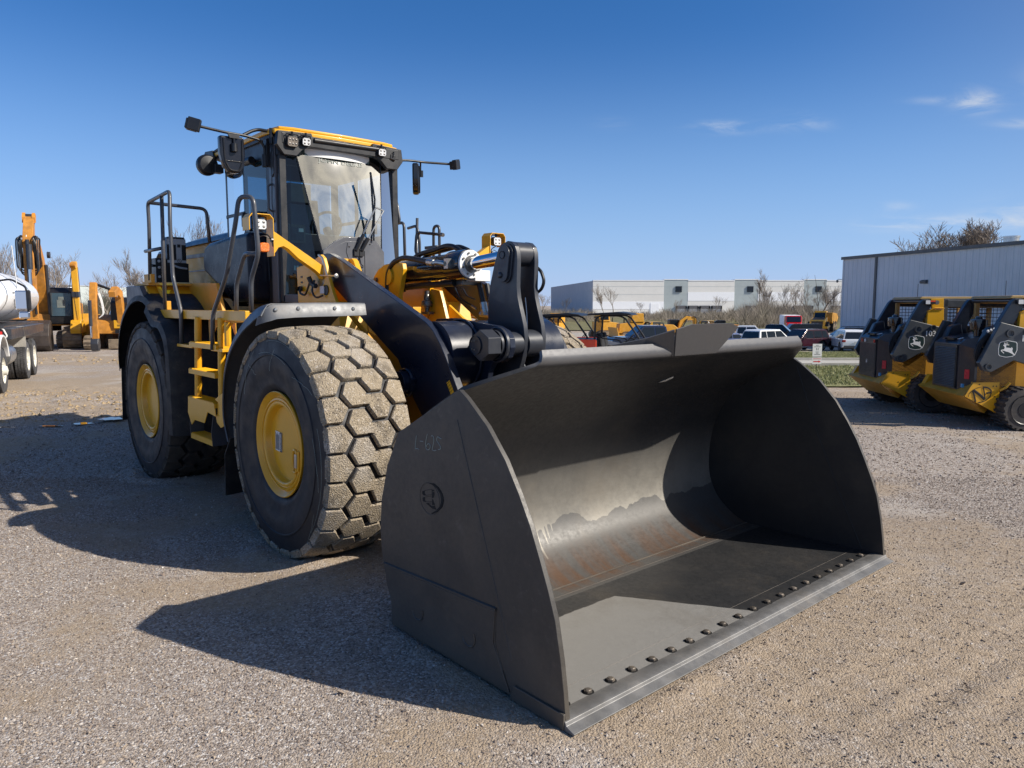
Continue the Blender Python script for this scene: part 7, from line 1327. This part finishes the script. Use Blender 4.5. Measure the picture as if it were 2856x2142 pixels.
def truck_wheel(x, y, dual):
    W = thing('wheel', None, None); W.parent = tt; W.location = (x, y, .52); s = 1 if y > 0 else -1
    a = MB(); wds = ((0, .28),) if not dual else ((0, .26), (-s*.30, .26))
    for off, wd in wds:
        a.lathe([(.30, off-wd/2), (.47, off-wd/2), (.515, off-wd/2+.03), (.52, off+wd/2-.03), (.515, off+wd/2-.03), (.47, off+wd/2), (.30, off+wd/2)], n=40)
        for k in range(64):
            a_ = 2*PI*k/64
            for u in (-.10, -.035, .035, .10): c, s_ = math.cos(a_+(u*2)), math.sin(a_+(u*2)); a.add([(.521*c-q*s_*.02, off+u-.027, .521*s_+q*c*.02) for q in (-1, 1)]+[(.521*c-q*s_*.02, off+u+.027, .521*s_+q*c*.02) for q in (1, -1)]+[(.532*c-q*s_*.018, off+u-.024, .532*s_+q*c*.018) for q in (-1, 1)]+[(.532*c-q*s_*.018, off+u+.024, .532*s_+q*c*.018) for q in (1, -1)], [(4,5,6,7),(0,1,5,4),(1,2,6,5),(2,3,7,6),(3,0,4,7)])
    a.build('tyre', M['trucktyre'], W); b = MB(); e = s*.13
    b.lathe([(.31, 0), (.315, e), (.29, e*1.02), (.27, e*.6), (.12, e*(.2 if dual else .9)), (.10, e*(.9 if dual else 1.5)), (0, e*(1. if dual else 1.7))], n=30)
    for k in range(10): a_ = 2*PI*k/10; b.cyl((.17*math.cos(a_), e*.4, .17*math.sin(a_)), (.17*math.cos(a_), e*1.05, .17*math.sin(a_)), .015, 6)
    b.build('rim', M['creamrim'], W)
for s in (-1, 1): truck_wheel(0, s*1.06, False); truck_wheel(-3.95, s*1.06, True); truck_wheel(-5.28, s*1.06, True)
MB().prism([(1.35, .55), (1.4, 1.25), (1.15, 1.52), (-.35, 1.72), (-.35, 1.0), (.75, .95), (.75, .55)], -1.0, 1.0).build('truck_hood', M['white'], tt, bevel=.08)
for s in (-1, 1):
    f_ = arc(0, .62, .72, 165, 10, 14); f2 = arc(0, .62, .66, 10, 165, 14); MB().prism(f_+f2, *sorted((s*.78, s*1.23))).build('wheel_arch', M['white'], tt, bevel=.02); MB().prism([(.62, .55), (.66, 1.10), (.45, 1.40), (1.2, 1.35), (1.42, 1.0), (1.40, .60)], *sorted((s*.75, s*1.16))).build('front_wing', M['white'], tt, bevel=.05)
    MB().prism([(1.18, .95), (1.30, 1.28), (1.05, 1.30), (.95, 1.0)], *sorted((s*1.02, s*1.175))).build('headlight', M['headlamp'], tt, bevel=.03); MB().box(1.30, 1.40, *sorted((s*.85, s*1.1)), .99, 1.06).build('indicator', M['amber'], tt)
MB().box(1.36, 1.55, -1.2, 1.2, .45, .80).build('bumper', M['zinc'], tt, bevel=.04)
MB().prism([(-.95, .95), (-.95, 2.55), (-.75, 2.72), (-.30, 2.72), (.0, 1.74), (-.3, 1.0)], -1.0, .98).build('truck_cab', M['white'], tt, bevel=.07)
MB().add([(.03, -.85, 1.80), (.03, .85, 1.80), (-.24, .80, 2.62), (-.24, -.80, 2.62)], [(0,1,2,3)]).build('windshield', M['carglass'], tt)
MB().add([(-.85, .99, 1.78), (-.12, .99, 1.78), (-.34, .99, 2.50), (-.85, .99, 2.50)], [(0,1,2,3)]).build('door_window', M['carglass2'], tt)
MB().tube([(-.08, .97, 1.72), (-.34, .965, 2.58), (-.9, .96, 2.6)], .028, 6).build('window_trim', M['black'], tt)
mr_ = thing('mirror', None, None); mr_.parent = tt; mr_.location = (0, .16, 0)
MB().tube([(-.30, .98, 2.56), (-.22, 1.25, 2.60), (-.05, 1.56, 2.42), (-.05, 1.58, 1.75), (-.10, 1.50, 1.66), (-.18, .98, 1.66)], .022, 8, bend=.08).build('mirror_arm', M['black'], mr_); MB().cbox((-.03, 1.46, 2.12), (.10, .24, .44)).build('mirror_head', M['chrome'], mr_, bevel=.03); MB().cbox((-.02, 1.50, 1.78), (.12, .22, .17)).build('spot_mirror', M['chrome'], mr_, bevel=.04); MB().cbox((-.02, 1.60, 2.12), (.11, .09, .46)).build('mirror_back', M['black'], mr_, bevel=.03)
MB().tube([(-.02, 1.58, 1.9), (-.03, 1.50, 3.35)], .010, 5).build('whip_antenna', M['label'], tt)
st = MB(); st.tube([(.2, .6, .55), (-.1, 1.0, .6)], .05, 8); st.cbox((-.5, .8, .55), (.25, .35, .25)); st.build('steering_link', M['frame_dark'], tt); MB().cyl((-1.8, .95, .8), (-.9, .95, .8), .27, 24).build('fuel_tank', M['zinc'], tt)

# ---------------------------------------------------------------- yard sign
sx, sy = 10.95, 26.6
sg = thing('yard_sign', 'white sign on a thin stake with a red arrow, on the near grass verge', 'sign', (sx, sy, tz(sx, sy)), R(3))
W_, z0, z1, z2 = .17, .26, .50, .98; MB().tube([(0, .01, -.1), (0, .01, 1.0)], .012, 6).build('stake', M['black'], sg); MB().box(-W_, W_, -.012, -.004, z1+.008, z2).build('upper_board', M['label'], sg); MB().box(-W_, W_, -.012, -.004, z0, z1-.008).build('lower_board', M['label'], sg)
MB().box(-W_, W_, -.0138, -.0122, z1+.009, z1+.022).build('board_line', M['black'], sg)
tx = MB()
for s_, z_, sz in (('WELCOME', .93, .034), ('ALL VISITORS', .865, .036), ('MUST', .70, .03), ('SIGN IN', .65, .03), ('AT OFFICE PLEASE', .60, .03)): pass
for zz, w1 in ((.93, .05), (.875, .12), (.69, .06), (.645, .045), (.60, .11)):
    k = -w1
    r_ = random.Random(int(zz*100))
    while k < w1: l = r_.uniform(.008, .02); tx.box(k, min(w1, k+l), -.0140, -.0122, zz-.009, zz+.009); k += l+.006
for sgn in (-1, 1): tx.box(sgn*.028-.006, sgn*.028+.006, -.014, -.0122, .745, .80); tx.prism([(sgn*.028-.020, .79), (sgn*.028+.020, .79), (sgn*.028+.006*sgn, .83)], -.014, -.0122)
tx.build('printed_lines', M['black'], sg)
ar = MB(); ar.box(-.13, .06, -.0140, -.0122, .325, .36); ar.prism([(.06, .30), (.14, .342), (.06, .385)], -.014, -.0122); [ar.box(-.14+.03*k, -.118+.03*k, -.014, -.0122, .43, .455) for k in range(10)]; ar.build('red_arrow', M['red'], sg)

# ---------------------------------------------------------------- bare trees
M['bark'] = mat('grey_bark', (.25, .21, .175), .9, var=.3, vs=6); M['barkdark'] = mat('brown_bark', (.085, .068, .055), .9, var=.3, vs=6)
def tree_mesh(seed, H, spread=.5, levels=5, trunk=.30, dens=3, lean=0., wide=1., r0=.018):
    r_ = random.Random(seed); tr, br = MB(), MB()
    def grow(p, d, L, r, lv, mb):
        n = 3 if lv < 2 else 2; pts = [p]; q = p; dd = d
        for i in range(n):
            dd = (dd+Vector((r_.gauss(0, .13), r_.gauss(0, .13), r_.gauss(.05, .08)))).normalized(); q = q+dd*L/n; pts.append(q)
        r2 = r*.62; mb.tube(pts, r, 5 if lv < 2 else 3, r2=r2)
        if lv >= levels: return
        k = dens+(1 if lv > 0 else 0)+(1 if r_.random() < .5 else 0)
        for j in range(k):
            f = r_.uniform(.35, 1.) if j else 1.; idx = min(n-1, int(f*n)); b = pts[idx]+(pts[idx+1]-pts[idx])*(f*n-idx) if f < 1 else pts[-1]
            a = r_.uniform(0, 2*PI); ax = Vector((math.cos(a), math.sin(a), 0)); nd = (dd*(1-spread*r_.uniform(.6, 1.1))+ax*spread*wide*r_.uniform(.7, 1.2)+Vector((0, 0, .22))).normalized()
            grow(b, nd, L*r_.uniform(.55, .80), max(r2*r_.uniform(.55, .85), .009 if lv > 2 else .014), lv+1, br)
    d0 = Vector((lean, 0, 1)).normalized(); base = Vector((0, 0, -.2))
    grow(base, d0, H*trunk, H*r0, 0, tr); return tr, br
TREES = {}
def bare_tree(label, kind, u, v_top, D, group='bare trees beyond the yard', base=None, dark=False, flip=1, twigr=None):
    """u: horizontal direction, v_top sets the height"""
    x = px2x(u, D); g0 = tz(x, D) if base is None else base; H = wz(v_top, D)-g0
    if kind not in TREES:
        sd, sp, lv, tk_, dn, ln, wd, r0 = kind
        a, b = tree_mesh(sd, 10., sp, lv, tk_, dn, ln, wd, r0); zmax = max(v[2] for v in b.v); TREES[kind] = (a.mesh('trunk', M['bark']), b.mesh('branches', M['bark']), zmax)
    a, b, zm = TREES[kind]; t = thing('bare_tree', label, 'tree', (x, D, g0), random.uniform(0, 6), group); s = H/zm; t.scale = (s*flip, s, s)
    sub('trunk', a, t); sub('branches', b, t); return t
K = [(11, .34, 5, .26, 2, 0, 1.0, .012), (12, .42, 5, .22, 2, .1, 1.2, .013), (13, .27, 5, .28, 3, 0, .9, .010), (14, .50, 5, .20, 2, .35, 1.3, .014)]
for i, (lab, k, u, v, D_) in enumerate((
    ('bare tree at the far left edge behind the tank truck', 0, 12, 668, 75), ('bare tree just right of the left frame edge above the tank', 2, 42, 705, 88),
    ('bare spreading tree between the tall excavator stick and the yellow boom', 1, 140, 690, 70), ('thin bare tree right behind the black excavator cab', 0, 172, 722, 92), ('slim bare tree behind the yellow boom', 2, 205, 740, 110),
    ('wide leaning bare tree above the small yellow excavator', 3, 285, 728, 62), ('bare tree right of the leaning one, above the arched boom', 0, 325, 758, 80), ('bare tree against the rear fender top', 1, 372, 735, 72), ('bare tree showing behind the loader handrail posts', 2, 418, 690, 90), ('tall bare tree seen between the handrails and the cab', 0, 520, 598, 72), ('slender bare tree just left of the cab behind the hood', 2, 560, 622, 80),
    ('low bare tree right of the black tilt lever', 1, 1512, 812, 170), ('small bare tree at the slate end of the warehouse', 0, 1570, 828, 200), ('forked bare tree before the pale left end of the warehouse', 2, 1685, 788, 205), ('round topped bare tree beside the forked one', 0, 1712, 796, 208), ('short bare tree near the white overhead door', 1, 1790, 838, 205),
    ('bare bush-like tree at the first dock doors', 0, 1880, 832, 200), ('bare tree before the middle dock doors', 1, 1990, 820, 190), ('tallest bare tree in front of the warehouse', 2, 2145, 748, 165), ('bare tree right of the tallest one', 0, 2175, 784, 160), ('bare tree left of the tallest one', 1, 2118, 815, 160), ('bare tree above the red truck', 0, 2215, 800, 150), ('dark twisted bare tree above the dump truck cab', 3, 2245, 762, 142), ('tangled bare tree behind the dump truck', 1, 2285, 795, 145), ('bare tree at the corner of the metal building', 2, 2328, 780, 150), ('thin bare tree beside the building corner', 0, 2312, 788, 140))):
    bare_tree(lab, K[k], u, v, D_)
t = bare_tree('large round bare treetop rising over the metal building roof', (21, .50, 6, .20, 3, 0, 1.15, .012), 2668, 622, 118, base=-3.); bare_tree('smaller bare treetop left of the roof vent, over the building', K[0], 2560, 684, 118, base=-3.); bare_tree('bare treetop right of the roof vent', K[2], 2800, 655, 110, base=-3.); bare_tree('bare treetop leaning right over the building roof', K[3], 2700, 640, 122, base=-3.)
# leaning dead trunk
x = px2x(2245, 130); lt = thing('leaning_tree', 'dark dead tree leaning right over the dump truck', 'tree', (x, 130, tz(x, 130))); MB().tube([(0, 0, 0), (1.2, 0, 1.0), (2.6, 0, 2.6), (3.6, 0, 4.6), (5.2, 0, 6.3), (6.4, 0, 7.0)], .16, 6, bend=.8, r2=.05).build('trunk', M['barkdark'], lt); b = MB()
for q in ([(2.2, 0, 2.2), (2.0, 0, 4.5), (1.5, 0, 8.2), (1.2, 0, 9.6)], [(2.0, 0, 4.0), (2.4, 0, 6.6)], [(3.4, 0, 4.3), (3.2, .3, 6.2), (2.6, .2, 7.4)], [(4.6, 0, 5.8), (4.9, 0, 7.6)], [(1.8, 0, 1.5), (1.0, 0, 3.4), (.2, 0, 4.4)]): b.tube(q, .06, 5, bend=.5, r2=.025)
b.build('branches', M['barkdark'], lt)
# tall lamp pole before the warehouse
x = px2x(2113, 215); lp = thing('lamp_pole', 'tall thin light pole before the warehouse dock doors', 'lamp pole', (x, 215, tz(x, 215))); MB().tube([(0, 0, 0), (0, 0, wz(792, 215)-tz(x, 215))], .12, 8).build('pole', M['trim'], lp); MB().box(-.9, .1, -.2, .2, wz(792, 215)-tz(x, 215), wz(792, 215)-tz(x, 215)+.18).build('lamp_head', M['trim'], lp)
# brush: dense twiggy scrub before the warehouse and behind the plant on the left
def brush(name, label, regions, seed, cols):
    r_ = np.random.default_rng(seed); V = []; F = []
    for (u0, u1, D_, vt, n, dj) in regions:
        u = r_.uniform(u0, u1, n); D2 = D_+r_.uniform(-dj, dj, n); x = (u-1428)/2069.4*D2; zt_ = (CAM_H+(849-vt)/2069.4*D2); g0 = terr(x, D2); env = .55+.45*np.clip(vnoise(u, u*0, .05, seed)+.5+.35*vnoise(u, u*0, .21, seed+1), 0, 1.2)
        h = (zt_-g0)*env*r_.uniform(.35, 1., n)**.8; st = r_.uniform(0, .55, n)*h; a = r_.normal(0, .28, n)*h; b = r_.normal(0, .2, n)*h; w_ = D2*.00028*r_.uniform(.5, 1.3, n)
        p0 = np.stack([x-w_, D2, g0+st], 1); p1 = np.stack([x+w_, D2, g0+st], 1); p2 = np.stack([x+a, D2+b, g0+np.minimum(st+h*.6, h*1.02)], 1); k = len(V)*0
        V.append(np.stack([p0, p1, p2], 1).reshape(-1, 3))
    V = np.concatenate(V); F = np.arange(len(V)).reshape(-1, 3); m = soil_mat(name, *cols, 1.5); return tag(fast_mesh(name, V, F, m, False), label, 'brush', kind='stuff')
brush('brush', 'brown leafless scrub below the warehouse', ((1500, 1660, 185, 850, 1800, 15), (1760, 1850, 190, 852, 1500, 12), (1850, 2110, 185, 846, 5000, 18), (2060, 2330, 150, 826, 11000, 14), (2120, 2200, 155, 800, 4000, 10)), 51, ((.26, .22, .18), (.36, .31, .25), (.22, .20, .14)))
brush('brush', 'olive and grey leafless scrub behind the plant on the left', ((-20, 110, 95, 800, 3500, 15), (100, 330, 85, 806, 13000, 14), (215, 262, 60, 840, 3500, 6), (300, 480, 90, 800, 9000, 14), (480, 700, 95, 800, 5000, 14)), 61, ((.17, .15, .11), (.25, .225, .15), (.14, .15, .08)))
